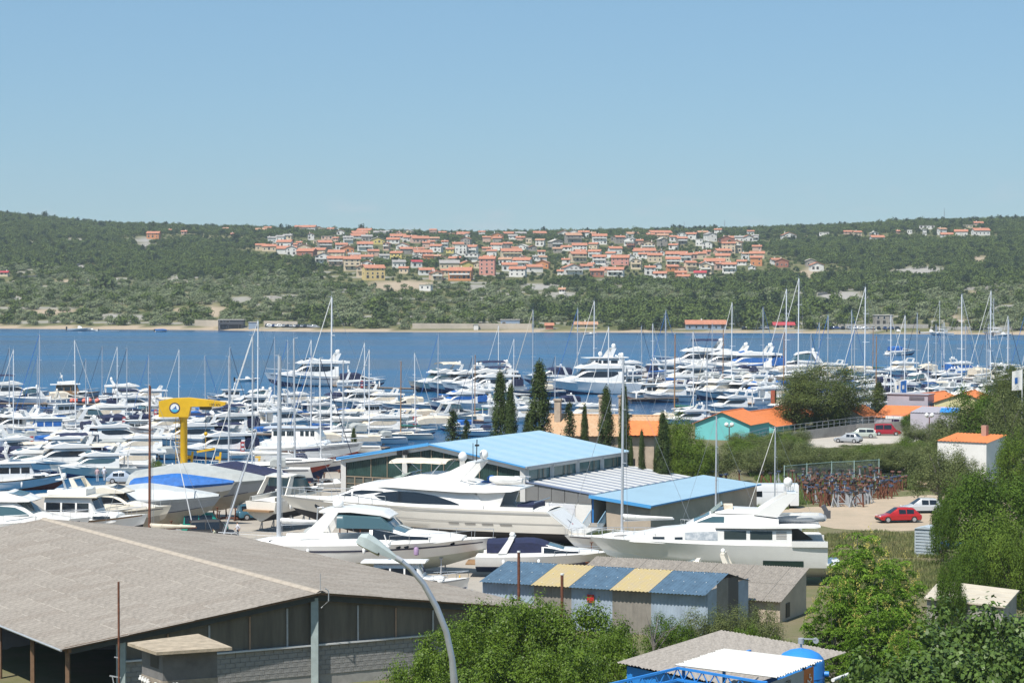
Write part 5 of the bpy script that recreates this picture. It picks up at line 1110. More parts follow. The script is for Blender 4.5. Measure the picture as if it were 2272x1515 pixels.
for f_, zz, nn in ((0.1, 4.35, nrm), (0.22, 4.33, nrm), (0.34, 4.31, nrm), (0.46, 4.29, nrm), (0.8, 4.25, nrm), (0.1, 3.75, nrm), (0.24, 3.72, nrm)):
    q = inn[0].lerp(inn[1], f_) * 1.02 + nn * 0.15; part('insulator', insm, hut, (q.x, q.y, zz), scale=(1.3, 1.3, 1.1))
n2 = Vector(((inn[2] - inn[1]).normalized().y, -(inn[2] - inn[1]).normalized().x, 0)); n2 = -n2 if n2.y > 0 else n2
for f_ in (0.18, 0.24):
    q = inn[1].lerp(inn[2], f_) * 1.02 + n2 * 0.2; part('insulator', insm, hut, (q.x, q.y, 4.28), scale=(1.2, 1.2, 1.1))
piece('bracket', hut, RUST, lambda q: beam(q, inn[1].lerp(inn[2], 0.12) * 1.02 + n2 * 0.1 + Vector((0, 0, 4.18 - 6.03)), inn[1].lerp(inn[2], 0.45) * 1.02 + n2 * 0.2 + Vector((0, 0, 4.22 - 6.03)), 0.07, 0.07))
# rusty antenna pole beside the hut
p = PD(264, 1500, 124); t = thing('rusty_pole', 'thin rusty pole standing up in front of the foreground hall roof', 'pole', (p.x, p.y, GZ))
piece('shaft', t, RUST, lambda q: q.tube([(0, 0, 0), (0, 0, PD(264, 1290, 124).z - GZ)], 0.06, 7), smooth=0.9); piece('bracket', t, GALV, lambda q: beam(q, (-0.5, 0, 2.6), (0.1, 0, 2.5), 0.06, 0.06), lambda q: beam(q, (-0.35, 0, 2.55), (0.1, 0, 0.3), 0.05, 0.05), lambda q: beam(q, (-0.25, 0, 3.6), (0, 0, 3.55), 0.05, 0.05))
# ---- hall with sky blue roof
SKYB = mat('sky_blue_roof_sheet', (0.29, 0.45, 0.56), 0.5, var=0.07, vs=0.35, stretch=(0.3, 3, 1)); SKYB2 = mat('sky_blue_roof_faded', (0.315, 0.465, 0.565), 0.55, var=0.08, vs=0.35); SKYE = mat('bright_blue_fascia', (0.08, 0.34, 0.68), 0.5)
PILLW = mat('white_concrete_frame', (0.68, 0.67, 0.64), 0.85, var=0.1, vs=0.8); FRB = mat('brown_window_frame', (0.30, 0.24, 0.17), 0.7)
GREENG = mat('green_profiled_glass', (0.035, 0.075, 0.065), 0.25, var=0.35, vs=0.6); PANEG = mat('window_pane_pale', (0.10, 0.115, 0.10), 0.12, var=0.5, vs=0.35, spec=0.7)
bh = thing('blue_roof_hall', 'white framed workshop hall with sky blue gabled roof behind the large yacht', 'hall', (1.24, 222, GZ))
sv, fv = Vector((0.475, 0.88, 0)), Vector((-0.869, 0.495, 0)); BW, BLn, BE, BA = 20.8, 22.0, 7.45 - GZ, 9.2 - GZ
def bp(f_, s_, z): return fv * f_ + sv * s_ + Vector((0, 0, z))
def brz(f_): return BA - (BA - BE) * abs(f_ - BW / 2) / (BW / 2)
hl = BW / 2; nrm_l = math.hypot(hl, BA - BE)
npan = 14; pw = (BLn + 1.2) / npan
for sg in (0, 1):
    base = bp(hl, -0.6, BA); dn = (fv * (hl + 0.35) * (1 if sg else -1) + Vector((0, 0, (BE - BA) * (hl + 0.35) / hl)))
    me_ = [corr_sheet('roof_panel', pw, dn.length, 0.33, 0.018, q, seg=4) for q in (SKYB, SKYB2)]
    for i in range(npan):
        o = base + sv * (i * pw) + Vector((0, 0, 0.12 + 0.004 * (i % 2)))
        if sg: lay('roof_panel', me_[i % 2], bh, o, sv, dn)
        else: lay('roof_panel', me_[i % 2], bh, o + sv * pw, -sv, dn)
piece('roof_deck', bh, PILLW, lambda q: (slab(q, [bp(-0.3, -0.55, brz(0) + 0.06 - .05), bp(hl, -0.55, BA + 0.08), bp(hl, BLn + 0.5, BA + 0.08), bp(-0.3, BLn + 0.5, brz(0) + .06 - .05)], 0.14), slab(q, [bp(hl, -0.55, BA + 0.08), bp(BW + 0.3, -0.55, brz(0) + 0.01), bp(BW + 0.3, BLn + 0.5, brz(0) + .01), bp(hl, BLn + 0.5, BA + 0.08)], 0.14)))
piece('fascia', bh, SKYE, lambda q: beam(q, bp(BW + 0.35, -0.62, BE + 0.02), bp(hl, -0.62, BA + 0.08), 0.06, 0.3), lambda q: beam(q, bp(hl, -0.62, BA + 0.08), bp(-0.35, -0.62, BE + 0.02), 0.06, 0.14))
piece('gutter', bh, GALV, lambda q: beam(q, bp(-0.42, -0.6, BE + 0.0), bp(-0.42, BLn + 0.6, BE + 0.0), 0.16, 0.14))
# front gable: frame, bays of brown framed windows, green glazing above
for f_ in (0.2, BW * 0.33, BW * 0.645, BW - 0.2): piece('pillar', bh, PILLW, lambda q: beam(q, bp(f_, -0.12, -0.2), bp(f_, -0.12, brz(f_) - 0.1), 0.5, 0.4))
piece('gable_beam', bh, PILLW, lambda q: beam(q, bp(BW - 0.1, -0.2, BE - 0.22), bp(hl, -0.2, BA - 0.25), 0.25, 0.42), lambda q: beam(q, bp(hl, -0.2, BA - 0.25), bp(0.1, -0.2, BE - 0.22), 0.25, 0.42))
piece('plinth', bh, PILLW, lambda q: quad(q, bp(0, 0, -0.3), bp(BW, 0, -0.3), bp(BW, 0, 2.0), bp(0, 0, 2.0)))
fr = [0.45, 1.75, 3.0, 4.4, 5.6, 6.65, 7.1, 8.3, 9.6, 10.9, 12.1, 13.2, 13.65, 14.9, 16.1, 17.2, 18.3, 19.3, 20.35]
for a, b in zip(fr[:-1], fr[1:]):
    if b - a < 0.6: continue
    w_ = piece('window', bh, FRB, lambda q: (beam(q, bp(a, -0.06, 2.05), bp(b, -0.06, 2.05), 0.06, 0.09), beam(q, bp(a, -0.06, 4.25), bp(b, -0.06, 4.25), 0.06, 0.09), beam(q, bp(a, -0.06, 3.55), bp(b, -0.06, 3.55), 0.05, 0.06), beam(q, bp(a + .04, -0.06, 2.0), bp(a + .04, -0.06, 4.3), 0.06, 0.08), beam(q, bp(b - .04, -0.06, 2.0), bp(b - .04, -0.06, 4.3), 0.06, 0.08)))
    piece('pane', w_, PANEG, lambda q: quad(q, bp(a, 0.0, 2.0), bp(b, 0.0, 2.0), bp(b, 0.0, 4.3), bp(a, 0.0, 4.3)))
up = [0.45, 3.0, 5.0, 6.65, 7.1, 9.0, hl, 11.6, 13.2, 13.65, 15.5, 17.4, 20.35]
for a, b in zip(up[:-1], up[1:]):
    if b - a < 0.6: continue
    za, zb = brz(a) - 0.45, brz(b) - 0.45
    if za < 4.4 and zb < 4.4: continue
    def glz(q):
        n_ = max(2, int((b - a) / 0.25)) * 2; rows = [[bp(a + (b - a) * i / n_, -0.02 if i % 2 else 0.05, zz if zz else max(4.34, za + (zb - za) * i / n_)) for i in range(n_ + 1)] for zz in (4.33, None)]
        q.grid(rows)
    piece('upper_glazing', bh, GREENG, glz)
    piece('mullion', bh, FRB, lambda q: beam(q, bp(a, -0.05, 4.3), bp(a, -0.05, za), 0.07, 0.09))
# right flank: clerestory bays
for k_, (a, b) in enumerate(((0.5, 5.2), (5.7, 10.7), (11.2, 16.2), (16.7, 21.6))):
    piece('pillar', bh, PILLW, lambda q: beam(q, bp(-0.05, a - 0.25, -0.2), bp(-0.05, a - 0.25, BE - 0.1), 0.4, 0.5))
    w_ = piece('clerestory_window', bh, FRB, lambda q: (beam(q, bp(-0.02, a, BE - 1.72), bp(-0.02, b, BE - 1.72), 0.08, 0.1), beam(q, bp(-0.02, (a + b) / 2, BE - 1.7), bp(-0.02, (a + b) / 2, BE - 0.3), 0.06, 0.06), beam(q, bp(-0.02, a * .3 + b * .7, BE - 1.7), bp(-0.02, a * .3 + b * .7, BE - 0.3), 0.06, 0.06)))
    piece('pane', w_, mat('teal_pane', (0.10, 0.19, 0.19), 0.15, var=0.3, vs=0.4, spec=0.6), lambda q: quad(q, bp(0.06, a - 0.2, BE - 1.72), bp(0.06, b + 0.2, BE - 1.72), bp(0.06, b + 0.2, BE - 0.3), bp(0.06, a - 0.2, BE - 0.3)))
piece('pillar', bh, PILLW, lambda q: beam(q, bp(-0.05, BLn - 0.1, -0.2), bp(-0.05, BLn - 0.1, BE - 0.1), 0.4, 0.5))
piece('side_wall', bh, PILLW, lambda q: (quad(q, bp(0.12, 0, -0.3), bp(0.12, BLn, -0.3), bp(0.12, BLn, BE - 1.7), bp(0.12, 0, BE - 1.7)), quad(q, bp(BW, 0, -.3), bp(BW, BLn, -.3), bp(BW, BLn, BE), bp(BW, 0, BE)), q.add([bp(0, BLn, -.3), bp(BW, BLn, -.3), bp(BW, BLn, BE), bp(hl, BLn, BA - .05), bp(0, BLn, BE)], [(0, 1, 2, 3, 4)]), beam(q, bp(0.02, 0, BE - 0.2), bp(0.02, BLn, BE - 0.2), 0.3, 0.3)))
for dx in (-0.35, 0.35): piece('floodlight', bh, BLACK, lambda q: q.box(-0.25, 0.25, -0.2, 0.12, -0.18, 0.18, M=Matrix.Translation(bp(BW * 0.645 + dx, -0.55, brz(BW * .645) - 0.35))))
# lean-to with striped roof and garage door
lt = thing('garage_annex', 'lean-to annex with blue and white striped roof beside the blue roofed hall', 'building', (1.24, 222, GZ))
LW, LZ0, LZ1 = 7.12, 6.05 - GZ, 5.15 - GZ
def lp(u, s_, z): return -fv * u + sv * s_ + Vector((0, 0, z))
STRW = mat('white_roof_strip', (0.60, 0.60, 0.58), 0.6, var=0.12, vs=0.6); STRB = mat('grey_blue_roof_strip', (0.13, 0.17, 0.26), 0.6, var=0.15, vs=0.6)
nst = 26; ss = (BLn + 0.4) / nst; dnv = lp(LW + 0.2, 0, LZ1) - lp(0.1, 0, LZ0)
stm = {}
for q_, m_ in (('w', STRW), ('b', STRB)):
    q = MB(); h_ = 0.07 if q_ == 'w' else 0.0; q.box(0, ss, 0, dnv.length, -0.05, h_); stm[q_] = q.mesh('roof_strip', m_, 0)
for i in range(nst): lay('roof_strip', stm['w' if i % 2 else 'b'], lt, lp(0.1, -0.2 + (i + 1) * ss, LZ0), -sv, dnv)
STEELP = mat('grey_sheet_cladding', (0.24, 0.24, 0.235), 0.55, var=0.15, vs=0.5, metal=0.3)
for i in range(5):
    a, b = 0.05 + i * LW / 5, (i + 1) * LW / 5
    piece('cladding_panel', lt, STEELP, lambda q: quad(q, lp(a, -0.05, 2.75), lp(b, -0.05, 2.75), lp(b, -0.05, LZ0 + (LZ1 - LZ0) * b / LW - 0.08), lp(a, -0.05, LZ0 + (LZ1 - LZ0) * a / LW - 0.08)))
piece('wall', lt, WALLW, lambda q: (quad(q, lp(0, 0, -0.3), lp(LW, 0, -0.3), lp(LW, 0, 2.76), lp(0, 0, 2.76)), quad(q, lp(LW, 0, -0.3), lp(LW, BLn, -0.3), lp(LW, BLn, LZ1 - 0.1), lp(LW, 0, LZ1 - 0.1))))
piece('garage_door', lt, mat('white_sheet_door', (0.66, 0.68, 0.72), 0.5, var=0.06, vs=1), *[(lambda q, i=i: q.box(0, 4.4, -0.06, 0, i * 0.44, i * 0.44 + 0.425, M=Matrix.Translation(lp(1.0, -0.02, 0)) @ Matrix(((-fv.x, sv.x, 0), (-fv.y, sv.y, 0), (0, 0, 1))).to_4x4())) for i in range(6)])
# low building with flat blue roof
fb = thing('low_blue_roof_building', 'low beige building with flat pale blue roof beside the grassy bank', 'building', (1.24, 222, GZ))
U0, U1, S0, S1 = LW + 0.05, LW + 6.15, -0.3, 25.5; FZ0, FZ1 = 5.12 - GZ, 4.45 - GZ
piece('roof', fb, mat('pale_blue_roof', (0.31, 0.46, 0.56), 0.5, var=0.07, vs=0.3), lambda q: slab(q, [lp(U0, S0 - 0.3, FZ0), lp(U1 + 0.3, S0 - 0.3, FZ1), lp(U1 + 0.3, S1 + 0.3, FZ1), lp(U0, S1 + 0.3, FZ0)], 0.12))
piece('fascia', fb, SKYE, lambda q: beam(q, lp(U0, S0 - 0.36, FZ0 - 0.1), lp(U1 + 0.35, S0 - 0.36, FZ1 - 0.1), 0.08, 0.3), lambda q: beam(q, lp(U1 + 0.36, S0 - 0.3, FZ1 - 0.06), lp(U1 + 0.36, S1 + 0.3, FZ1 - 0.06), 0.08, 0.14))
BEIGE = mat('beige_render', (0.50, 0.42, 0.33), 0.92, var=0.18, vs=0.5)
piece('wall', fb, BEIGE, lambda q: (quad(q, lp(U0 + 1.5, 0, -0.3), lp(U1, 0, -0.3), lp(U1, 0, FZ1), lp(U0 + 1.5, 0, FZ0 - 0.2)), quad(q, lp(U1, 0, -0.3), lp(U1, S1, -0.3), lp(U1, S1, FZ1 - 0.05), lp(U1, 0, FZ1 - 0.05)), quad(q, lp(U0, 3, -0.3), lp(U0 + 1.5, 3, -0.3), lp(U0 + 1.5, 3, FZ0 - 0.2), lp(U0, 3, FZ0 - 0.2)), quad(q, lp(U0 + 1.5, 3, -0.3), lp(U0 + 1.5, 0, -0.3), lp(U0 + 1.5, 0, FZ0 - 0.2), lp(U0 + 1.5, 3, FZ0 - 0.2))))
piece('porch_post', fb, BLUEP, lambda q: beam(q, lp(U0 + 0.1, 0, -0.3), lp(U0 + 0.1, 0, FZ0 - 0.2), 0.12, 0.12))
st = thing('stairs', 'short stone stairs with light blue railing beside the garage door', 'stairs', (1.24, 222, GZ))
LB = mat('light_blue_railing', (0.30, 0.50, 0.66), 0.5)
for i in range(5): piece('step', st, CONC, lambda q: slab(q, [lp(U0 - 0.05, -1.6 + i * 0.32, 0.22 + i * 0.2), lp(U0 + 1.4, -1.6 + i * 0.32, 0.22 + i * 0.2), lp(U0 + 1.4, 0.0, 0.22 + i * 0.2), lp(U0 - 0.05, 0.0, 0.22 + i * 0.2)], 0.22))
for u in (U0 - 0.1, U0 + 1.45): piece('railing', st, LB, *[(lambda q, i=i, u=u: q.tube([lp(u, -1.7 + i * 0.2, 0.1 + i * 0.12), lp(u, -1.7 + i * 0.2, 1.15 + i * 0.12)], 0.025, 4)) for i in range(9)], lambda q, u=u: q.tube([lp(u, -1.75, 1.15), lp(u, 0, 2.2)], 0.035, 5))
fn = thing('wire_fence', 'light blue wire fence panels before the garage door', 'fence', (1.24, 222, GZ))
for a, b in ((-0.2, 2.0), (2.3, 6.4)):
    piece('panel_frame', fn, LB, lambda q: [beam(q, lp(u, -2.2, 0), lp(u, -2.2, 1.9), 0.05, 0.05) for u in (a, b)], lambda q: [beam(q, lp(a, -2.2, z), lp(b, -2.2, z), 0.04, 0.04) for z in (0.15, 1.88)], lambda q: [beam(q, lp(a + (b - a) * i / 14, -2.2, 0.15), lp(a + (b - a) * i / 14, -2.2, 1.88), 0.012, 0.012) for i in range(1, 14)])
# ---- striped blue and yellow shed
SB_ = mat('steel_blue_sheet', (0.080, 0.140, 0.205), 0.55, var=0.3, vs=1.1); SY = mat('faded_yellow_sheet', (0.46, 0.36, 0.15), 0.65, var=0.3, vs=0.9, var2=(0.40, 0.33, 0.22)); SWB = mat('pale_blue_sheet', (0.33, 0.40, 0.48), 0.6, var=0.25, vs=0.8); SWG = mat('grey_beige_sheet', (0.25, 0.23, 0.20), 0.7, var=0.25, vs=0.8)
sdir, sback = Vector((0.903, -0.431, 0)), Vector((0.431, 0.903, 0)); SO = Vector((-2.14, 160.5, 0)); SL = 16.5; ez, rz_ = 4.45, 5.35
sd = thing('striped_shed', 'tin shed with blue and yellow striped corrugated roof behind the big bush', 'shed', (SO.x, SO.y, 0))
def sp_(u, v, z): return sdir * u + sback * v + Vector((0, 0, z))
cuts = [0, 3.9, 6.7, 9.7, 12.5, SL]
for i in range(5):
    a, b = cuts[i], cuts[i + 1]; m_ = SB_ if i % 2 == 0 else SY; k_ = 2
    dn = sp_(0, 0, ez) - sp_(0, 4.2, rz_); dn2 = sp_(0, 8.6, ez - 0.1) - sp_(0, 4.2, rz_)
    w_ = (b - a) / k_; me_ = corr_sheet('roof_sheet', w_ * 1.01, dn.length + 0.25, 0.26, 0.03, m_); me2 = corr_sheet('roof_sheet', w_ * 1.01, dn2.length, 0.26, 0.03, m_)
    for j in range(k_):
        lay('roof_sheet', me_, sd, sp_(a + (j + 1) * w_, 4.2, rz_ + 0.05 + 0.01 * j), -sdir, dn); lay('roof_sheet', me2, sd, sp_(a + j * w_, 4.2, rz_ + 0.04 + 0.01 * j), sdir, dn2)
    wm_ = SWB if i % 2 == 0 else SWG; mw = corr_sheet('wall_sheet', w_, ez - 1.2, 0.26, 0.025, wm_)
    for j in range(k_): lay('wall_sheet', mw, sd, sp_(a + j * w_, 0.25, 1.2), sdir, Vector((0, 0, 1)))
for v0, v1, m_ in ((0.25, 2.2, SWB), (2.2, 4.4, SWG), (4.4, 6.4, mat('dark_shed_board', (0.12, 0.11, 0.10), 0.8)), (6.4, 8.4, SWB)):
    zz = min(rz_ - (rz_ - ez) * abs((v0 + v1) / 2 - 4.2) / 4.2, rz_) - 0.05
    mw = corr_sheet('wall_sheet', v1 - v0, zz - 1.2, 0.26, 0.025, m_); lay('wall_sheet', mw, sd, sp_(SL - 0.1, v0, 1.2), sback, Vector((0, 0, 1)))
piece('red_patch', sd, REDP, lambda q: q.box(0, 0.5, -0.05, 0, 0, 0.55, M=Matrix.Translation(sp_(7.9, 0.18, ez - 1.0)) @ Matrix(((sdir.x, sback.x, 0), (sdir.y, sback.y, 0), (0, 0, 1))).to_4x4()))
BOLT = MB(); BOLT.ball((0, 0, 0), 0.032, 6); bolt_me = BOLT.mesh('roof_bolt', FENDER, 1)
for u in np.arange(0.5, SL, 0.8):
    for v in (0.25, 2.1, 3.9): part('roof_bolt', bolt_me, sd, sp_(u, v, ez + (rz_ - ez) * v / 4.2 + 0.09))
for px, py0, py1, dd, lab in ((1151, 1225, 1330, 157, 'rusty iron post at the left end of the striped shed'), (1247, 1275, 1345, 152, 'short rusty post with white cap before the striped shed')):
    a, b = PD(px, py1, dd), PD(px, py0, dd); t = thing('iron_post', lab, 'post', (a.x, a.y, 0), 0, 'rusty posts by the striped shed'); piece('shaft', t, RUST, lambda q: q.tube([(0, 0, 1.0), (0, 0, b.z)], 0.1, 7), smooth=.9); piece('cap', t, FENDER, lambda q: q.tube([(0, 0, b.z + 0.005), (0, 0, b.z + 0.1)], 0.12, 7), smooth=.9)
# ---- grey corrugated shed behind it
gs = thing('grey_shed', 'beige walled shed with long grey corrugated roof right of the striped shed', 'shed', (18.66, 161, 0))
def gq(u, v, z): return -sdir * u + sback * v + Vector((0, 0, z))
g0, g1, GL = 3.05, 4.62, 16.5; dn = gq(0, -0.3, g0 - 0.06) - gq(0, 5.8, g1)
npn = 12; w_ = GL / npn; gm = [corr_sheet('roof_sheet', w_ * 1.01, dn.length / 2 * 1.03, 0.19, 0.035, q) for q in (ETERNIT, ETERNIT2)]
for i in range(npn):
    for j in range(2): lay('roof_sheet', gm[srnd.random() < 0.4], gs, gq(i * w_, 5.8, g1) + dn * 0.5 * j + Vector((0, 0, 0.05 - 0.02 * j + 0.012 * (i % 2))), -(-sdir) * -1, dn)
piece('wall', gs, BEIGE, lambda q: (quad(q, gq(0.2, 0, 0.8), gq(0.2, 5.7, 0.8), gq(0.2, 5.7, g1 - 0.1), gq(0.2, 0, g0 - 0.1)), quad(q, gq(GL, 0, 0.8), gq(0.2, 0, 0.8), gq(0.2, 0, g0 - 0.1), gq(GL, 0, g0 - 0.1)), quad(q, gq(GL, 5.7, 0.8), gq(0.2, 5.7, 0.8), gq(0.2, 5.7, g1 - 0.1), gq(GL, 5.7, g1 - 0.1))))
piece('window', gs, BLACK, lambda q: q.box(-0.02, 0.03, 1.2, 2.0, 1.7, 2.7, M=Matrix(((-sdir.x, sback.x, 0), (-sdir.y, sback.y, 0), (0, 0, 1))).to_4x4() @ Matrix.Translation((0.17, 0, 0))))
# ---- gas filling point: grey roof, white canopy on blue frame, tank, banner
LR = [Vector((4.93, 110.5, 7.0)), Vector((9.8, 116, 7.8)), Vector((15, 109, 7.8)), Vector((10.1, 103.5, 7.0))]
gb = thing('gas_shed', 'shed with grey gravelly corrugated roof at the bottom right', 'shed', LR[0]); O = LR[0]
e1, e2 = LR[3] - LR[0], LR[1] - LR[0]; np_ = 10
GRAVR = mat('gravel_roof', (0.33, 0.30, 0.265), 0.97, var=0.35, vs=5, bump=0.5, bs=20, detail=8)
me_ = corr_sheet('roof_sheet', e1.length / np_ * 1.01, e2.length, 0.2, 0.03, GRAVR)
for i in range(np_): lay('roof_sheet', me_, gb, e1 * (i / np_) + Vector((0, 0, 0.012 * (i % 2))), e1, e2)
piece('wall', gb, BLUEP, lambda q: [quad(q, a * 0.9 + c * .1 - Vector((0, 0, 4)), b * 0.9 + c * .1 - Vector((0, 0, 4)), b * 0.9 + c * .1 - Vector((0, 0, 0.2)), a * 0.9 + c * .1 - Vector((0, 0, 0.2))) for a, b, c in [((LR[i] - O), (LR[(i + 1) % 4] - O), (LR[0] + LR[2]) / 2 - O) for i in range(4)]])
WC = [PZ(a, c, 8.6) for a, c in ((1502.6, 1474.6), (1607, 1439.4), (1798.5, 1471), (1702, 1508))]
cn = thing('gas_canopy', 'white corrugated canopy on a blue steel frame beside the tank', 'canopy', WC[0]); O2 = WC[0]
e1, e2 = WC[3] - WC[0], WC[1] - WC[0]; me_ = corr_sheet('roof_sheet', e2.length / 6 * 1.01, e1.length, 0.2, 0.035, mat('white_plastic_sheet', (0.60, 0.595, 0.56), 0.5, var=0.05, vs=1))
for i in range(6): lay('roof_sheet', me_, cn, e2 * ((i + 1) / 6) + Vector((0, 0, 0.01 * (i % 2))), -e2, e1)
z0 = Vector((0, 0, 1))
for a in (e1 * 0.04 + e2 * 0.06, e1 * 0.95 + e2 * 0.06, e1 * 0.95 + e2 * 0.92, e1 * 0.04 + e2 * 0.92): piece('post', cn, BLUEP, lambda q: beam(q, a - z0 * 4.5, a - z0 * 0.12, 0.14, 0.14))
def truss(q, a, b, h, n_):
    beam(q, a, b, 0.1, 0.1); beam(q, a - z0 * h, b - z0 * h, 0.1, 0.1)
    for i in range(n_):
        p0, p1, pm = a.lerp(b, i / n_), a.lerp(b, (i + 1) / n_), a.lerp(b, (i + 0.5) / n_); beam(q, p0, pm - z0 * h, 0.04, 0.04); beam(q, pm - z0 * h, p1, 0.04, 0.04)
piece('truss', cn, BLUEP, lambda q: truss(q, -z0 * 0.12, e1 - z0 * 0.12, 0.5, 7)); piece('truss', cn, BLUEP, lambda q: truss(q, -z0 * 0.14, -e1 * 0.05 + Vector((-3.4, -1.5, -0.75)), 0.5, 7))
piece('purlin', cn, BLUEP, lambda q: beam(q, e2 * 1.04 - z0 * 0.1 + e1 * 0.1, e2 * 1.04 + e1 * 1.02 - z0 * 0.1, 0.12, 0.12), lambda q: beam(q, e2 * 0.9 + e1 * 0.2 - z0 * .1, e2 * 1.2 + e1 * .2 - z0 * .1, 0.12, 0.12))
piece('mesh_fence', cn, BLUEP, *[(lambda q, k=k: (beam(q, Vector((-3.6 + k * 1.5, -2.2 - 0.1 * k, -0.6)), Vector((-2.3 + k * 1.5, -2.3 - 0.1 * k, -0.65)), 0.06, 0.06), beam(q, Vector((-3.6 + k * 1.5, -2.2 - .1 * k, -0.55)), Vector((-3.6 + k * 1.5, -2.2 - .1 * k, -3)), 0.08, 0.08), [beam(q, Vector((-3.6 + k * 1.5 + j * 0.13, -2.2 - .1 * k, -0.6)), Vector((-3.6 + k * 1.5 + j * 0.13, -2.2 - .1 * k, -2.5)), 0.012, 0.012) for j in range(1, 10)], [beam(q, Vector((-3.6 + k * 1.5, -2.2 - .1 * k, -0.75 - j * 0.16)), Vector((-2.3 + k * 1.5, -2.3 - .1 * k, -0.78 - j * 0.16)), 0.012, 0.012) for j in range(8)])) for k in range(4)])
tk = thing('gas_tank', 'upright bright blue pressure tank with domed top and valve', 'tank', (12.95, 104.6, 4.4))
TZ = PD(1780, 1437, 104.6).z - 4.4
piece('vessel', tk, BLUEP, lambda q: q.tube([(0, 0, 0), (0, 0, TZ - 0.62), (0, 0, TZ - 0.45), (0, 0, TZ - 0.25), (0, 0, TZ - 0.1), (0, 0, TZ)], [1.05, 1.05, 1.0, 0.82, 0.52, 0.08], 32), smooth=0.9)
piece('weld_seam', tk, mat('tank_blue_dark', (0.02, 0.16, 0.5), 0.5), lambda q: q.tube([(0, 0, TZ - 1.3), (0, 0, TZ - 1.27)], 1.06, 32), smooth=0.9)
piece('valve', tk, GALV, lambda q: q.tube([(0, 0, TZ - 0.02), (0, 0, TZ + 0.2), (0, 0, TZ + 0.2), (0, 0, TZ + 0.45)], [0.05, 0.05, 0.14, 0.14], 10), lambda q: beam(q, (0, 0, TZ + 0.42), (0.62, -0.1, TZ + 0.42), 0.05, 0.05), lambda q: q.tube([(0.65, -0.1, TZ + 0.34), (0.65, 0.05, TZ + 0.34)], 0.13, 12), smooth=0.8)
piece('pipe', tk, BLUEP, lambda q: q.tube([(0.95, -0.4, TZ - 2.2), (1.35, -0.5, TZ - 2.2), (1.5, -0.55, TZ - 2.4), (1.5, -0.55, TZ - 4)], 0.16, 10), lambda q: q.tube([(1.0, -0.35, TZ - 1.1), (1.2, -0.4, TZ - 1.1)], 0.12, 10), smooth=0.9)
p0, p1 = PD(1848, 1508, 104), PD(1886, 1494, 106); o = part('drain_pipe', MB().tube([p0, p1], 0.09, 8).mesh('drain_pipe', FENDER, 0.9)); props(o, 'white plastic pipe on bare earth right of the blue tank', 'pipe')
# banner hanging at the canopy edge
bn = thing('banner', 'grey and orange gas banner with black lettering under the canopy edge', 'banner', WC[3]); ed = (WC[2] - WC[3]); off = Vector((0.05, -0.12, 0))
BGREY = mat('banner_grey', (0.40, 0.40, 0.41), 0.6, var=0.1, vs=1.5); BOR = mat('banner_orange', (0.62, 0.18, 0.05), 0.6)
piece('cloth', bn, BGREY, lambda q: q.grid([[off + ed * u + Vector((0, 0.02 * math.sin(u * 14), 0)) - z0 * 0.12, off + ed * u - z0 * 1.6] for u in np.linspace(-0.25, 0.80, 14)]))
piece('orange_field', bn, BOR, lambda q: q.grid([[off + ed * u + Vector((0, 0.02 * math.sin(u * 14), 0)) - z0 * 0.12, off + ed * u - z0 * 1.6] for u in np.linspace(0.803, 1.04, 5)]))
def lettering(txt, size, parent, o, ex, ez, m, name='lettering', align='LEFT'):
    c = bpy.data.curves.new('txt', 'FONT'); c.body = txt; c.size = size; c.extrude = 0.004; c.align_x = align; c.resolution_u = 2
    ob = bpy.data.objects.new('txt', c); COL.objects.link(ob); dg = bpy.context.evaluated_depsgraph_get(); me = bpy.data.meshes.new_from_object(ob.evaluated_get(dg)); bpy.data.objects.remove(ob)
    me.materials.clear(); me.materials.append(m); return lay(name, me, parent, o, ex, ez)
lettering('LPG - GPL', 0.42, bn, off + ed * 0.13 + Vector((0.02, -0.08, 0)) - z0 * 0.56, ed, z0, BLACK)
lettering('CAMPING', 0.55, bn, off + ed * 0.18 + Vector((0.02, -0.08, 0)) - z0 * 1.15, ed, z0, BLACK)
lettering('GAS', 0.5, bn, off + ed * 0.84 + Vector((0.02, -0.08, 0)) - z0 * 1.2, (ed.normalized() * 0.75 + z0 * 0.66), (z0 * 0.75 - ed.normalized() * 0.66), FENDER)
# ------------------------------------------------------------------ boats on the hard
def on_hard(T, H, name, label, cat, px, py, head, keel, scale=1.0, group='boats standing in the yard', z=GZ):
    """px, py: where the middle of the boat's keel line projects on the yard; keel: height of the keel over the ground"""
    p = PZ(px, py, z); sz = scale[2] if isinstance(scale, tuple) else scale
    return T.place(name, label, cat, (p.x, p.y, z + keel + H.dr * sz), R(head), group, scale), p
CRADLE = MB()
for sx in (-1, 1):
    for sy in (-1, 1):
        beam(CRADLE, (sx * 1.1, sy * 1.05, 0), (sx * 1.1, sy * 1.05, 1.35), 0.1, 0.1); beam(CRADLE, (sx * 1.1, sy * 1.35, 0.05), (sx * 1.1, sy * 1.05, 1.0), 0.06, 0.06)
        CRADLE.box(sx * 1.1 - 0.16, sx * 1.1 + 0.16, sy * 1.05 - 0.1, sy * 1.05 + 0.1, 1.35, 1.42)
    beam(CRADLE, (sx * 1.1, -1.4, 0.1), (sx * 1.1, 1.4, 0.1), 0.12, 0.12)
beam(CRADLE, (-1.1, 0, 0.2), (1.1, 0, 0.2), 0.14, 0.14)
CR_G, CR_R = CRADLE.mesh('cradle_frame', GALV, 0), CRADLE.mesh('cradle_frame', RUST, 0)
def cradle(label, p, rz, scale=1.0, rust=True, group='boat cradles under hulls'):
    t = thing('boat_cradle', label, 'cradle', (p[0], p[1], GZ + 0.012), rz, group, scale); part('frame', CR_R if rust else CR_G, t); return t
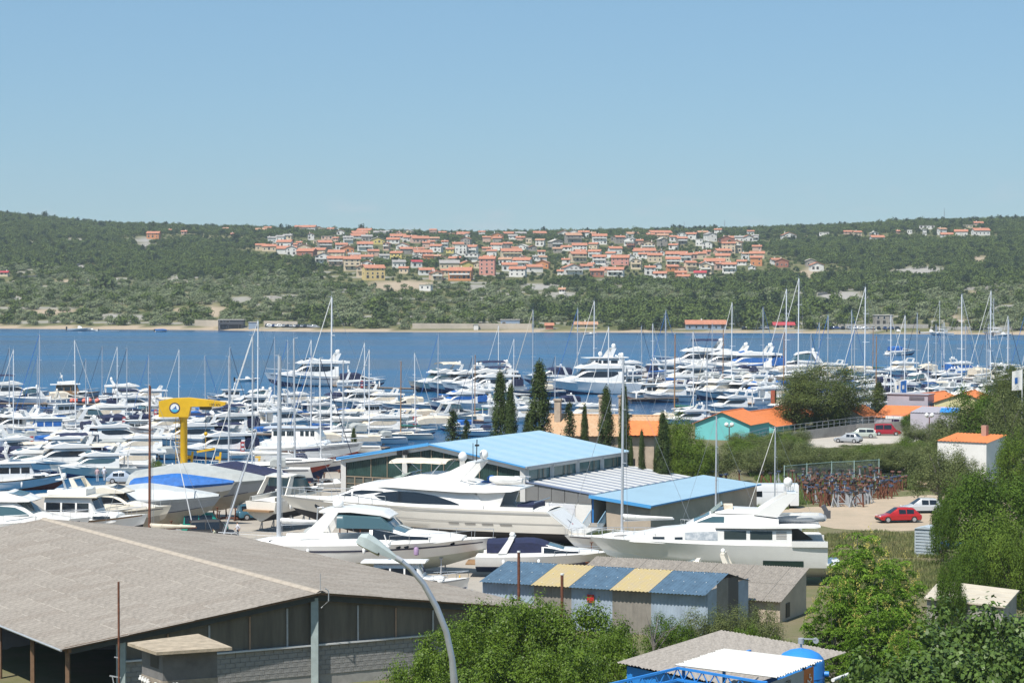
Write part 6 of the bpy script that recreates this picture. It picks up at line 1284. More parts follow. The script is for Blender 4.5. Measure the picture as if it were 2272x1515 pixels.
def cradles(what, p, head, L, rust=True, n=2):
    for i, q in enumerate(np.linspace(-0.26, 0.22, n)):
        cradle(f"{'rusty' if rust else 'grey'} steel cradle under the {what}, {'bow end' if i == n - 1 else 'stern end' if i == 0 else ('amidships' if n == 3 else ('aft of amidships' if i == 1 else 'forward of amidships'))}", (p.x + math.cos(R(head)) * q * L, p.y + math.sin(R(head)) * q * L), R(head), 0.9, rust)
# --- the large motor yacht
def grand_yacht():
    L = 25.5; T = Template(); H = Hull(L, 6.0, 2.0, 2.55, 1.0, rake=0.16, fine=2.5, n=20, aft=-4.6)
    h = T.add('hull', H.mesh(WHITE2W, ANTIK)); T.add('deck', H.deck(DECK)); T.add('rubbing_strake', H.band(1.84, 1.90, 0.0, 0.97, STEEL, 0.04, 18, 'rubbing_strake'), h); T.add('knuckle_line', H.band(1.40, 1.44, 0.0, 0.6, mat('shadow_grey', (0.5, 0.48, 0.44), 0.5), 0.03, 18, 'knuckle_line'), h)
    for t in (0.80, 0.86): 
        p = H.pt(t, 1.55)
        for sg in (-1, 1): mb = MB(); mb.tube([(p[0], sg * (p[1] - 0.05), p[2]), (p[0], sg * (p[1] + 0.04), p[2])], 0.24, 12); T.add('porthole', mb.mesh('porthole', GLASS, 0.8), h)
    for i in range(4): T.add('hull_vent', H.band(1.30, 1.36, 0.30 - i * 0.055, 0.335 - i * 0.055, mat('vent_grey', (0.3, 0.28, 0.25), 0.6), 0.035, 3, 'hull_vent'), h)
    z = H.zs(0.4)
    S = Sup([(9.4, 2.25, 2.3, 1.0), (7.6, 2.2, 2.55, 1.8), (6.3, 2.15, 2.85, 2.15), (4.6, 2.1, 3.6, 2.45), (2.4, 2.05, 3.95, 2.6), (-1.0, 2.0, 3.95, 2.65), (-6.3, 1.95, 3.95, 2.62), (-7.2, 1.95, 3.3, 2.6), (-7.6, 1.95, 2.4, 2.58)], 0.16, 0.05, 30); c = T.add('saloon', S.mesh('saloon', WHITE))
    T.add('side_window', S.side([(2.6, 3.02), (1.8, 3.30), (0.4, 3.42), (-1.4, 3.36), (-3.2, 3.1), (-4.6, 2.7), (-5.4, 2.42)], [(2.6, 2.98), (2.0, 2.66), (0.8, 2.46), (-1.5, 2.38), (-5.4, 2.36)], GLASS, 0.03, 22, 'side_window'), c)
    T.add('window', S.side([(6.2, 2.90), (5.4, 3.22), (4.9, 3.42)], [(6.2, 2.86), (4.9, 2.86)], GLASS, 0.03, 8), c); T.add('window', S.side([(4.7, 3.42), (3.0, 3.42), (1.8, 3.38)], [(4.7, 2.94), (1.8, 3.32)], GLASS, 0.03, 8), c)
    T.add('windscreen', S.screen(4.7, 6.4, 0.92, GLASS), c)
    D = Sup([(5.2, 3.55, 3.6, 1.6), (3.8, 3.6, 4.0, 2.1), (1.5, 3.75, 4.2, 2.5), (-2.0, 3.62, 4.25, 2.75), (-5.5, 3.5, 4.1, 2.85), (-8.0, 3.5, 3.98, 2.8), (-10.2, 3.62, 3.9, 2.6), (-10.9, 3.8, 3.88, 2.3)], 0.25, 0.0, 28); d = T.add('flybridge_deck', D.mesh('flybridge_deck', WHITE))
    F = Sup([(2.2, 4.1, 4.2, 1.6), (0.5, 4.15, 4.55, 2.1), (-1.6, 4.15, 4.95, 2.3), (-3.4, 4.15, 4.95, 2.35), (-6.2, 4.05, 4.2, 2.3)], 0.2, -0.15, 18); T.add('flybridge_coaming', F.mesh('flybridge_coaming', WHITE), d)
    mb = MB(); mb.prism([(1.2, 4.55), (0.4, 4.55), (-0.6, 5.05), (-0.4, 5.05)], -1.5, 1.5); T.add('fly_windscreen', mb.mesh('fly_windscreen', mat('pale_green_glass', (0.35, 0.42, 0.38), 0.1), 0))
    mb = MB()
    for sg in (-1, 1): mb.add([(a, sg * b, c_) for a, b, c_ in ((-1.6, 2.2, 4.5), (-5.3, 2.2, 4.35), (-6.7, 1.9, 5.95), (-6.0, 1.9, 6.1), (-4.4, 2.1, 5.3), (-1.6, 1.95, 4.5), (-5.3, 1.95, 4.35), (-6.7, 1.7, 5.95), (-6.0, 1.7, 6.1), (-4.4, 1.85, 5.3))], [(0, 1, 2, 3, 4), (9, 8, 7, 6, 5), (0, 4, 9, 5), (4, 3, 8, 9), (3, 2, 7, 8), (2, 1, 6, 7)])
    mb.box(-6.7, -5.9, -1.9, 1.9, 5.96, 6.12); T.add('radar_arch', mb.mesh('radar_arch', WHITE, 0.5)); T.add('radome', balls([((-5.2, 0.9, 6.5), 0.42), ((-6.6, -0.9, 6.6), 0.42)], FENDER))
    mb = MB(); mb.tube([(-6.2, 0, 6.1), (-6.25, 0, 8.0)], 0.05, 5); mb.tube([(-6.0, 0.4, 6.1), (-6.0, 0.4, 7.7)], 0.03, 4); mb.box(-6.4, -6.1, -0.2, 0.2, 7.4, 7.55); T.add('antenna_mast', mb.mesh('antenna_mast', BLACK, 0.8))
    T.add('bimini', canopy_mesh(-4.0, 1.4, 5.9, 6.2, 2.0, CREAMC, skirt=False, name='bimini'))
    for a, b in ((1.2, -0.6), (-3.6, -2.2)):
        for sg in (-1, 1): T.add('bimini_strut', MB().tube([(b, sg * 2.0, 4.5), (a, sg * 1.9, 6.05)], 0.035, 5).mesh('bimini_strut', STEEL, 0.9))
    mb = MB(); mb.tube([(-10.4, -0.2, 4.35), (-10.0, -0.2, 4.4), (-8.0, -0.2, 4.4), (-7.4, -0.2, 4.5)], [0.25, 0.38, 0.4, 0.2], 10); T.add('covered_tender', mb.mesh('covered_tender', WHITEC, 0.9)); mb = MB(); mb.ball((-7.1, -1.6, 4.4), 0.45, 10, sz=0.7); mb.box(-7.6, -6.0, -2.3, -1.4, 3.98, 4.15); T.add('blue_cushion', mb.mesh('blue_cushion', BLUEC, 0.8))
    mb = MB(); mb.tube([(-9.0, -2.55, 3.9), (-9.0, -2.5, 4.6), (-10.6, -2.2, 4.6), (-10.7, 0, 4.6), (-10.6, 2.2, 4.6), (-9.0, 2.5, 4.6)], 0.03, 5); T.add('aft_rail', mb.mesh('aft_rail', STEEL, 0.9)); T.add('rail', H.rail(0.56, 0.99, 0.75, STEEL, 0.025, 16))
    for sg in (-1, 1): mb = MB(); mb.prism([(-7.2, 2.0), (-9.0, 2.0), (-9.6, 3.6), (-7.0, 3.6)], sg * 2.3 - 0.1, sg * 2.3 + 0.1); T.add('wing_support', mb.mesh('wing_support', WHITE, 0.3))
    mb = MB(); mb.box(-17.0, -15.4, -2.4, 2.4, 0.0, 0.2); T.add('bathing_platform', mb.mesh('bathing_platform', WHITE2W, 0)); xs_ = lambda z_: -12.75 - 4.6 * (1 - (z_ + 1) / 3.55) - 0.03
    mb = MB(); mb.add([(xs_(0.35), -2.0, 0.35), (xs_(0.35), 2.0, 0.35), (xs_(1.85), 2.0, 1.85), (xs_(1.85), -2.0, 1.85)], [(0, 1, 2, 3)]); T.add('transom_door', mb.mesh('transom_door', WHITE, 0))
    for y0, z0_, dz, m__ in ((0.3, 0.85, 0.35, STRIPE), (0.28, 0.72, 0.07, REDP)): mb = MB(); mb.add([(xs_(z0_) - 0.02, y0, z0_), (xs_(z0_) - 0.02, y0 - 0.35, z0_), (xs_(z0_ + dz) - 0.02, y0 - 0.35 if dz < 0.2 else y0 - 0.2, z0_ + dz)] + ([(xs_(z0_ + dz) - 0.02, y0, z0_ + dz)] if dz < 0.2 else []), [tuple(range(4 if dz < 0.2 else 3))]); T.add('transom_mark', mb.mesh('transom_mark', m__, 0))
    mb = MB(); mb.prism([(-8, 1.98), (-12.2, 1.98), (-12.2, 2.3), (-8, 2.3)], -2.6, -2.45); mb.prism([(-8, 1.98), (-12.2, 1.98), (-12.2, 2.3), (-8, 2.3)], 2.45, 2.6); T.add('cockpit_bulwark', mb.mesh('cockpit_bulwark', WHITE, 0)); mb = MB(); mb.box(-12.0, -10.6, -2.0, 2.0, 1.95, 2.5); T.add('cockpit_sofa', mb.mesh('cockpit_sofa', NAVY, 0.3)); mb = MB(); mb.tube([(-12.3, -2.4, 2.75), (-12.3, 2.4, 2.75)], 0.04, 5); T.add('stern_rail', mb.mesh('stern_rail', STEEL, 0.9))
    mb = MB(); mb.prism([(3, -0.9), (-10, -0.9), (-10, -1.25), (2, -1.25)], -0.1, 0.1); T.add('keel', mb.mesh('keel', ANTIK, 0), h)
    return T, H
WHITE2W = mat('gelcoat_warm_white', (0.80, 0.765, 0.69), 0.25, var=0.05, vs=0.7, coat=0.3)
Tg, Hg = grand_yacht(); gy, pg = on_hard(Tg, Hg, 'motor_yacht', 'very large cream white flybridge yacht standing before the blue roofed hall', 'yacht', 912, 1204, 163, 0.45)
lettering('MATTHIAS', 0.34, gy, Vector((-13.25, 1.1, 1.25)), Vector((0, -1, 0)), Vector((0.65, 0, 0.75)), mat('name_grey', (0.35, 0.33, 0.32), 0.5), 'name_lettering') if False else None
cradles('very large yacht', pg, 163, 25, True, 4)
p = PZ(1236, 1212, GZ); t = thing('yellow_ladder', 'yellow ladder leaning at the stern of the very large yacht', 'ladder', (p.x, p.y, GZ))
for x_ in (0, 0.35): piece('rail', t, YELLOW, lambda q: beam(q, (x_, 0, 0), (x_ - 0.75, 0, 1.9), 0.07, 0.05))
for i in range(7): piece('rung', t, YELLOW, lambda q: beam(q, (-0.1 * i, 0, 0.25 * i + 0.1), (0.35 - 0.1 * i, 0, 0.25 * i + 0.1), 0.05, 0.05))
# --- white sports cruiser in front of it
Te, He = express(18, hull=WHITE, bot=mat('pale_green_bottom', (0.48, 0.50, 0.42), 0.6, var=0.12, vs=0.8), hardtop=True, stripe=STRIPE, glass=GLASSB)
for t in (0.60, 0.635, 0.83): 
    p = He.pt(t, 1.82)
    for sg in (-1, 1): mb = MB(); mb.tube([(p[0], sg * (p[1] - 0.06), p[2]), (p[0], sg * (p[1] + 0.04), p[2])], 0.2, 10); Te.add('porthole', mb.mesh('porthole', GLASS, 0.8), 0)
mb = MB(); p = He.pt(0.68, 1.8); mb.tube([(p[0], -p[1] - 0.25, p[2] - 0.9), (p[0], -p[1] - 0.25, p[2] - 0.8), (p[0], -p[1] - 0.25, p[2] - 0.15), (p[0], -p[1] - 0.25, p[2])], [0.05, 0.2, 0.2, 0.05], 8); Te.add('fender', mb.mesh('fender', mat('lilac_fender', (0.32, 0.22, 0.36), 0.5), 0.9))
_, p = on_hard(Te, He, 'sports_cruiser', 'long white sports cruiser with lilac fender, bow to the right, before the large yacht', 'yacht', 850, 1268, -8, 0.12, (1.03, 1, 0.78)); cradles('white sports cruiser', p, -8, 18, False, 3)
# --- cruiser with navy hood
Tn, Hn = express(10.5, bot=HULLNAVY, hood=NAVY, stripe=None); _, p = on_hard(Tn, Hn, 'motor_cruiser', 'white cruiser with navy hood behind the striped shed roof', 'motorboat', 1215, 1278, -4, 0.3, (1.08, 1, 0.74)); cradles('navy hooded cruiser', p, -4, 10, True, 2)
# --- right-hand yacht with raked arch
def right_yacht():
    L = 18.5; T = Template(); H = Hull(L, 5.0, 1.75, 2.15, 0.9, rake=0.17, fine=2.4, n=18); h = T.add('hull', H.mesh(WHITE, WHITE3)); T.add('deck', H.deck(DECK))
    T.add('hull_window', H.band(1.05, 1.32, 0.10, 0.27, mat('green_black_band', (0.02, 0.05, 0.045), 0.2), 0.03, 8, 'hull_window'), h)
    S = Sup([(6.6, 1.95, 2.05, 0.9), (5.6, 1.9, 2.4, 1.6), (3.4, 1.85, 2.85, 2.0), (0.5, 1.8, 3.1, 2.2), (-2.0, 1.75, 3.15, 2.25), (-6.3, 1.7, 3.15, 2.25), (-6.5, 1.7, 3.1, 2.25)], 0.12, 0.04, 26); c = T.add('saloon', S.mesh('saloon', WHITE))
    for a, b in ((-5.0, -3.3), (-3.0, -1.3)): T.add('window', S.side([(a, 2.9), (b, 2.9)], [(a, 2.25), (b, 2.25)], mat('dark_green_glass', (0.03, 0.04, 0.035), 0.08), n=3), c)
    for a, b in ((1.9, 2.5), (3.3, 4.2)): T.add('window', S.side([(a, 2.38), (b, 2.36)], [(a, 2.2), (b, 2.2)], GLASS, n=3), c)
    T.add('peeling_panel', S.side([(-0.8, 2.85), (1.7, 2.72)], [(-0.8, 2.15), (1.7, 2.2)], mat('peeling_paint', (0.74, 0.75, 0.76), 0.6, var=0.6, vs=3.5, var2=(0.22, 0.28, 0.34), detail=9), 0.02, 6, 'peeling_panel'), c)
    for i in range(6): T.add('louvre', S.side([(-6.1, 2.95 - i * 0.12), (-5.3, 2.95 - i * 0.12)], [(-6.1, 2.88 - i * 0.12), (-5.3, 2.88 - i * 0.12)], mat('vent_grey', (0.3, 0.28, 0.25), 0.6), 0.02, 2, 'louvre'), c)
    P = Sup([(1.6, 3.05, 3.15, 1.5), (1.0, 3.05, 3.5, 1.7), (-0.4, 3.08, 4.15, 1.8), (-3.5, 3.1, 4.2, 1.85), (-5.5, 3.1, 3.85, 1.85)], 0.15, 0.03, 16); b = T.add('wheelhouse', P.mesh('wheelhouse', WHITE)); T.add('window', P.side([(0.85, 3.62), (0.1, 3.95), (-1.3, 3.95)], [(0.85, 3.52), (-1.3, 3.5)], GLASSB, 0.03, 6), b); T.add('windscreen', P.screen(-0.2, 1.0, 0.93, GLASSB), b)
    D = Sup([(-0.6, 3.1, 3.3, 2.2), (-4.0, 3.1, 3.38, 2.4), (-8.3, 3.15, 3.35, 2.3), (-8.7, 3.2, 3.3, 2.2)], 0.15, 0.02, 14); T.add('boat_deck', D.mesh('boat_deck', WHITE))
    F = Sup([(-0.6, 4.18, 4.3, 1.5), (-1.6, 4.15, 4.5, 1.6), (-5.2, 4.1, 4.35, 1.6)], 0.2, -0.1, 8); T.add('flybridge', F.mesh('flybridge', WHITE)); mb = MB(); mb.prism([(-0.3, 4.2), (-0.4, 4.2), (-1.2, 4.85), (-1.1, 4.85)], -1.3, 1.3); T.add('fly_windscreen', mb.mesh('fly_windscreen', mat('pale_green_glass', (0.35, 0.42, 0.38), 0.1), 0)); mb = MB(); mb.box(-2.0, -1.3, -0.7, 0.7, 4.3, 4.75); T.add('helm_cover', mb.mesh('helm_cover', CREAMC, 0.4))
    mb = MB()
    for sg in (-1, 1): mb.add([(a, sg * b_, c_) for a, b_, c_ in ((-3.6, 1.75, 4.1), (-5.4, 1.75, 3.9), (-6.9, 1.5, 5.6), (-6.3, 1.5, 5.75), (-5.2, 1.65, 5.15), (-3.6, 1.5, 4.1), (-5.4, 1.5, 3.9), (-6.9, 1.3, 5.6), (-6.3, 1.3, 5.75), (-5.2, 1.4, 5.15))], [(0, 1, 2, 3, 4), (9, 8, 7, 6, 5), (0, 4, 9, 5), (4, 3, 8, 9), (3, 2, 7, 8), (2, 1, 6, 7)])
    mb.box(-6.9, -6.2, -1.5, 1.5, 5.6, 5.76); T.add('radar_arch', mb.mesh('radar_arch', WHITE, 0.5)); T.add('radome', balls([((-6.3, 0, 6.5), 0.36)], FENDER)); mb = MB()
    for i in range(6): mb.tube([(-6.6 + 0.12 * i, 0.3 * math.cos(i), 5.76), (-6.6 + 0.12 * i, 0.3 * math.cos(i), 6.2)], 0.025, 4)
    mb.tube([(-6.75, -0.5, 5.76), (-6.9, -0.5, 6.8)], 0.02, 4); T.add('antenna_frame', mb.mesh('antenna_frame', STEEL, 0.9))
    mb = MB(); mb.tube([(-5.4, -1.0, 3.65), (-6.0, -1.3, 3.7), (-8.0, -1.3, 3.72), (-8.9, -0.6, 3.75), (-9.0, 0.3, 3.75)], [0.15, 0.3, 0.32, 0.32, 0.3], 8); mb.tube([(-5.4, 0.6, 3.65), (-8.0, 0.7, 3.72), (-9.0, 0.3, 3.75)], 0.28, 8); dg_ = T.add('rubber_dinghy', mb.mesh('rubber_dinghy', HULLGREY, 0.9)); mb = MB(); mb.box(-9.6, -9.1, -0.3, 0.1, 3.7, 4.3); mb.tube([(-9.3, -0.1, 4.2), (-9.0, -0.1, 4.7)], 0.18, 8); T.add('outboard_motor', mb.mesh('outboard_motor', mat('dark_grey_motor', (0.10, 0.10, 0.11), 0.4), 0.6)); mb = MB(); beam(mb, (-5.6, 1.2, 4.1), (-8.6, 1.2, 4.15), 0.16, 0.2); T.add('davit', mb.mesh('davit', WHITE, 0))
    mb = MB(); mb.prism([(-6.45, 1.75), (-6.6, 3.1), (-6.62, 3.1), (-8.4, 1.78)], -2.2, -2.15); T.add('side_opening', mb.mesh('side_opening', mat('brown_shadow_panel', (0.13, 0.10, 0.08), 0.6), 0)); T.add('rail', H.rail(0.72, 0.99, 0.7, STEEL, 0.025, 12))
    mb = MB(); mb.box(-10.3, -9.2, -2.2, 2.2, 0.25, 0.4); mb.box(-9.24, -6.5, -2.45, -2.3, 1.7, 2.15); mb.box(-9.24, -6.5, 2.3, 2.45, 1.7, 2.15); T.add('stern', mb.mesh('stern', WHITE, 0)); T.add('fender', balls([((-6.1, -2.45, 1.75), 0.25)], CREAMC, 'fender'))
    return T, H
Tr, Hr = right_yacht(); ry_, p = on_hard(Tr, Hr, 'motor_yacht', 'white yacht with raked arch and peeling side, standing right of the striped shed', 'yacht', 1568, 1292, 176, 0.5); cradles('white yacht with raked arch', p, 176, 18, True, 3)
Ts, Hs = express(8, hood=None, arch=True, stripe=None, hull=WHITE2); _, p = on_hard(Ts, Hs, 'motor_cruiser', 'small cream cruiser with arch just behind the grey shed roof', 'motorboat', 1545, 1325, 170, 0.3); cradles('small cream cruiser with arch', p, 170, 8, True, 2)
# --- row of hulls at the left
Ta, Ha = flybridge(14, hull=WHITE, stripe=STRIPE, bot=ANTIB, glass=GLASSB); _, p = on_hard(Ta, Ha, 'motor_yacht', 'white yacht with blue stripe at the left edge, bow right', 'yacht', 30, 1232, -10, 0.3); cradles('white yacht at the left edge', p, -10, 14, True, 2)
Tb, Hb = pilothouse(12, hull=WHITE, bot=ANTIK, roof=WHITE2, fly=True); _, p = on_hard(Tb, Hb, 'motor_yacht', 'white yacht with dark wrapped windows and bow rail behind the hall ridge', 'yacht', 185, 1218, -12, 0.35); cradles('white yacht with dark windows', p, -12, 12, True, 2)
Tc, Hc = flybridge(11.5, hull=WHITE2, bot=ANTIG, stripe=HULLNAVY, dome=False, house=WHITE2); _, p = on_hard(Tc, Hc, 'motor_yacht', 'cream flybridge yacht with grey windscreen and navy band, bow right', 'yacht', 250, 1198, -14, 0.6); cradles('cream flybridge yacht', p, -14, 11, True, 2)
def wrapped(L, cover, hull, bot, peak=1.6, low=0.3):
    T = Template(); H = Hull(L, L * 0.3, L * 0.11, L * 0.16, 0.9, rake=0.18); h = T.add('hull', H.mesh(hull, bot)); T.add('waterline_stripe', H.band(1.02, 1.07, 0.05, 0.9, STRIPE), h)
    mb = MB(); rows = []
    for i in range(17):
        t = i / 16 * 0.985; q = H.pt(t, 1.78); s_ = H.pt(t, 2); pk = peak * (0.55 + 0.45 * math.sin(min(1, t / 0.55) * math.pi / 2)) * max(0.0, 1 - max(0, t - 0.42) / 0.58) ** 0.8 + low * 0.4
        y = s_[1] + 0.06; rows.append([(q[0], -(q[1] + 0.05), q[2]), (s_[0], -y, s_[2] + 0.03), (s_[0], -y * 0.62, s_[2] + pk * 0.72 + 0.04 * math.sin(i * 2.1)), (s_[0], 0, s_[2] + pk), (s_[0], y * 0.62, s_[2] + pk * 0.72), (s_[0], y, s_[2] + 0.03), (q[0], q[1] + 0.05, q[2])])
    mb.grid(rows); mb.add(rows[0], [tuple(range(7))]); T.add('wrap', mb.mesh('wrap', cover, 0.5)); return T, H
Td, Hd = wrapped(15, GREYC, HULLGREY, ANTIG, 2.0); _, p = on_hard(Td, Hd, 'wrapped_yacht', 'large yacht wrapped in grey tarpaulin below the yellow crane', 'yacht', 450, 1150, -20, 0.8); cradles('large grey wrapped yacht', p, -20, 14, True, 3)
Tf, Hf = wrapped(12.5, mat('pale_grey_wrap', (0.44, 0.47, 0.48), 0.5, var=0.12, vs=0.8, bump=0.3, bs=3), HULLGREY, ANTIG, 1.5); _, p = on_hard(Tf, Hf, 'wrapped_yacht', 'boat in pale grey shrink wrap, sharp bow right, left of the black van', 'yacht', 352, 1182, -14, 0.7); cradles('pale grey wrapped boat', p, -14, 12, True, 2)
Th, Hh = wrapped(10.5, BLUEC, WHITE, ANTIG, 1.1); _, p = on_hard(Th, Hh, 'wrapped_boat', 'boat under bright blue tarpaulin between the two grey wrapped hulls', 'motorboat', 410, 1163, -14, 1.6); cradles('blue tarpaulin boat', p, -14, 10, True, 2)
Ti, Hi = wrapped(11, NAVY, WHITE3, HULLNAVY, 1.5); _, p = on_hard(Ti, Hi, 'wrapped_yacht', 'boat under navy tarpaulin behind the large grey wrapped yacht', 'yacht', 540, 1128, -24, 1.1); cradles('navy wrapped boat', p, -24, 11, True, 2)
# --- stern-on cruiser
Tj, Hj = express(11, hull=WHITE2W, bot=ANTIK, hardtop=True, stripe=None, house=WHITE2W); _, p = on_hard(Tj, Hj, 'motor_cruiser', 'cream cruiser seen from its stern left of the large yacht bow', 'motorboat', 650, 1168, 62, 0.95); cradles('stern-on cream cruiser', p, 62, 11, False, 2)
# --- old ship with red bottom
def old_ship():
    L = 13.5; T = Template(); H = Hull(L, 4.2, 1.9, 2.6, 0.95, rake=0.16, fine=2.4, trans=0.85); h = T.add('hull', H.mesh(WHITE3, ANTIR)); T.add('deck', H.deck(DECK))
    for i in range(3): T.add('stripe', H.band(1.62 + i * 0.09, 1.655 + i * 0.09, 0.62 + i * 0.02, 0.97, STRIPE), h)
    S = Sup([(2.2, 2.05, 2.5, 1.5), (1.9, 2.0, 2.75, 1.7), (-5.8, 1.85, 2.65, 1.85)], 0.08, 0.03); c = T.add('trunk_cabin', S.mesh('trunk_cabin', WHITE3))
    for a, b in ((-3.6, -2.4), (-2.2, -1.0), (-0.8, 0.6)): T.add('window', H.band(1.60, 1.78, (a + 6.75) / L, (b + 6.75) / L, mat('brown_glass', (0.14, 0.10, 0.09), 0.2), 0.03, 3, 'window'), h)
    P = Sup([(1.6, 2.7, 3.2, 1.3), (1.0, 2.7, 4.3, 1.4), (-4.6, 2.65, 4.2, 1.5)], 0.05, 0.03); w = T.add('wheelhouse', P.mesh('wheelhouse', WHITE))
    for a, b in ((-4.4, -2.9), (-2.7, -1.6), (-1.0, -0.55), (-0.35, 0.1), (0.3, 0.8)): T.add('window', P.side([(a, 4.0), (b, 4.0)], [(a, 3.35), (b, 3.35)], GLASS, n=3), w)
    Rr = Sup([(1.3, 4.3, 4.42, 1.55), (-5.6, 4.25, 4.38, 1.65)], 0.05, 0.05); T.add('roof', Rr.mesh('roof', mat('grey_blue_trim', (0.45, 0.5, 0.58), 0.5))); T.add('rail', H.rail(0.5, 0.99, 0.55, STEEL)); return T, H
To, Ho = old_ship(); _, p = on_hard(To, Ho, 'old_motor_ship', 'old grey white motor ship with red bottom left of the blue roofed hall', 'ship', 690, 1046, -10, 0.2); cradles('old motor ship', p, -10, 13, True, 3)
# --- sailing boats ashore
LS = {'a': sloop(12, keel=True, cover=WHITEC, hood=GREYC, mast=ALU), 'b': sloop(10.5, keel=True, cover=WHITEC, hood=None, hull=WHITE, bot=ANTIR, mast=ALU, genoa=False), 'c': sloop(11, keel=True, cover=NAVY, hood=NAVY, mast=ALUW), 'n': sloop(12, mr=0.2, genoa=False, cover=WHITEC, hood=GREYC, mast=ALU, bot=WHITE3), 'm': sloop(12, mr=0.13, genoa=False, cover=WHITEC, hood=None, bot=WHITE3), 'w': sloop(10,  cover=CREAMC, mast=RUST, hood=None, genoa=False, rig=True)}
def ashore(k, px, py, head, mast, lab, keel=0.1):
    T, H = LS[k]; sc = mast / (H.L * 1.318); p = PZ(px, py, GZ); T.place('sailing_boat', lab, 'sailboat', (p.x, p.y, GZ + keel + 1.9 * H.L / 11 * sc), R(head), 'sailing boats ashore', sc); cradles(lab.split(',')[0][:60] if False else 'sailing boat: ' + lab[:0] + SHORT[px], p, head, H.L * sc, True, 2)
SHORT = {640: 'foreground hull with wind generator', 520: 'left one below the crane arm', 575: 'one behind the stern-on cruiser', 640.5: 'one right of the grey masts', 700: 'one beside the trailer', 1400: 'one behind the raked arch yacht bow', 1600: 'one behind the raked arch yacht', 1730: 'one behind the raked arch yacht stern', 350: 'rust masted one', 770.5: 'one left of the hall corner'}
ashore('n', 640, 1246, 184, 15.6, 'white sailing boat with tall mast just beyond the foreground hall roof', -1.55)
ashore('b', 520, 1083, 190, 12.3, 'white sailing boat ashore, mast right of the crane arm')
ashore('a', 575, 1100, 185, 14.5, 'white sailing boat ashore behind the stern-on cruiser')
ashore('b', 640.5, 1082, 10, 14.0, 'white sailing boat ashore right of the grey masts')
ashore('c', 700, 1072, 8, 12.0, 'white sailing boat ashore beside the boat trailer')
ashore('m', 1400, 1232, 185, 15.2, 'sailing boat with tall mast behind the raked arch yacht bow', -1.55)
ashore('b', 1600, 1215, 180, 9.6, 'sailing boat with short mast behind the raked arch yacht', 0.0)
ashore('a', 1730, 1222, 182, 9.2, 'sailing boat whose mast stands behind the raked arch yacht stern', -0.3)
ashore('w', 350, 1240, 185, 13.4, 'sailing boat with rust brown mast below the yellow crane', -1.5)
ashore('b', 770.5, 1030, 185, 11.0, 'white sailing boat ashore left of the blue hall corner')
# stern frame of the foreground sailing boat
fr_ = thing('stern_gantry', 'grey steel gantry frame on the near sailing boat stern', 'gantry', PZ(715, 1258, GZ)); o = PZ(715, 1258, GZ)
for a, b in (((-0.55, 0, 1.6), (-0.35, 0.0, 5.0)), ((0.95, 0, 1.8), (0.05, 0, 5.0)), ((0.55, 0.9, 1.8), (0.0, 0.5, 5.0)), ((-0.4, 0, 4.9), (0.15, 0, 4.95)), ((-0.4, 0, 1.7), (-0.4, 0, 0.0)), ((0.9, 0.0, 1.9), (0.9, 0.0, 0.0))): piece('tube', fr_, GALV, lambda q: q.tube([a, b], 0.055, 6), smooth=0.9)
# fishing boat and dinghies near the sheds
Tk, Hk = pilothouse(9, bot=ANTIB, hull=WHITE, stripe=HULLGREY); _, p = on_hard(Tk, Hk, 'fishing_boat', 'white fishing boat with square wheelhouse beyond the foreground hall roof', 'motorboat', 905, 1352, -6, 0.0); cradles('white fishing boat', p, -6, 9, True, 2)
Tq, Hq = dinghy(6, hull=WHITE2); p = PZ(1040, 1352, GZ); Tq.place('open_boat', 'cream open boat with rope coil left of the striped shed', 'dinghy', (p.x, p.y, GZ + 0.3), R(170), 'small boats in the yard')
p = PZ(660, 1112, GZ); FL['d1'][3].place('open_boat', 'small white open boat with red cloth right of the stern-on cruiser', 'dinghy', (p.x, p.y, GZ + 0.9), R(20), 'small boats in the yard', 0.9); cradle('rusty cradle under the small open boat', (p.x, p.y), R(20), 0.6)
p = PZ(745, 1090, GZ); FL['d1'][3].place('open_boat', 'small white dinghy on a trailer left of the hall corner', 'dinghy', (p.x, p.y, GZ + 0.5), R(15), 'small boats in the yard', 0.8)
for i, (px, py, rz) in enumerate(((965, 1318, 0.2), (1000, 1322, 0.4), (985, 1330, 0.1))):
    p = PZ(px, py, GZ); cradle(f'empty grey cradle left of the striped shed, {nth(i)} from left', (p.x, p.y), rz, 0.85, False, 'empty cradles by the striped shed')
yt = thing('yellow_trolley', 'yellow steel boat trolley left of the striped shed', 'trolley', PZ(985, 1310, GZ))
for a, b in (((-1.8, -0.4, 0.5), (1.2, -0.4, 0.5)), ((-1.8, 0.4, 0.5), (1.2, 0.4, 0.5)), ((1.2, -0.4, 0.2), (1.2, -0.4, 1.1)), ((1.2, 0.4, 0.2), (1.2, 0.4, 1.1)), ((1.2, -0.4, 1.1), (1.2, 0.4, 1.1)), ((-1.8, -0.4, 0.5), (-1.8, 0.4, 0.5)), ((-1.2, 0, 0), (-1.2, 0, 0.5))): piece('bar', yt, YELLOW, lambda q: beam(q, a, b, 0.08, 0.08))
ls = thing('leaning_mast', 'grey aluminium mast leaning to the right below the crane', 'mast', PZ(492, 1200, GZ)); piece('spar', ls, ALU, lambda q: q.tube([(0, 0, 0), (3.1, 1.0, 9.9)], [0.10, 0.07], 8), smooth=0.9)
wp = thing('white_pole', 'thin white pole leaning left below the crane column', 'pole', PZ(433, 1192, GZ)); piece('spar', wp, ALUW, lambda q: q.tube([(0, 0, 0), (-1.9, 0.3, 8.8)], 0.05, 6), smooth=0.9); piece('foot', wp, RUST, lambda q: beam(q, (0, 0, 0), (0, 0, 0.8), 0.3, 0.3))
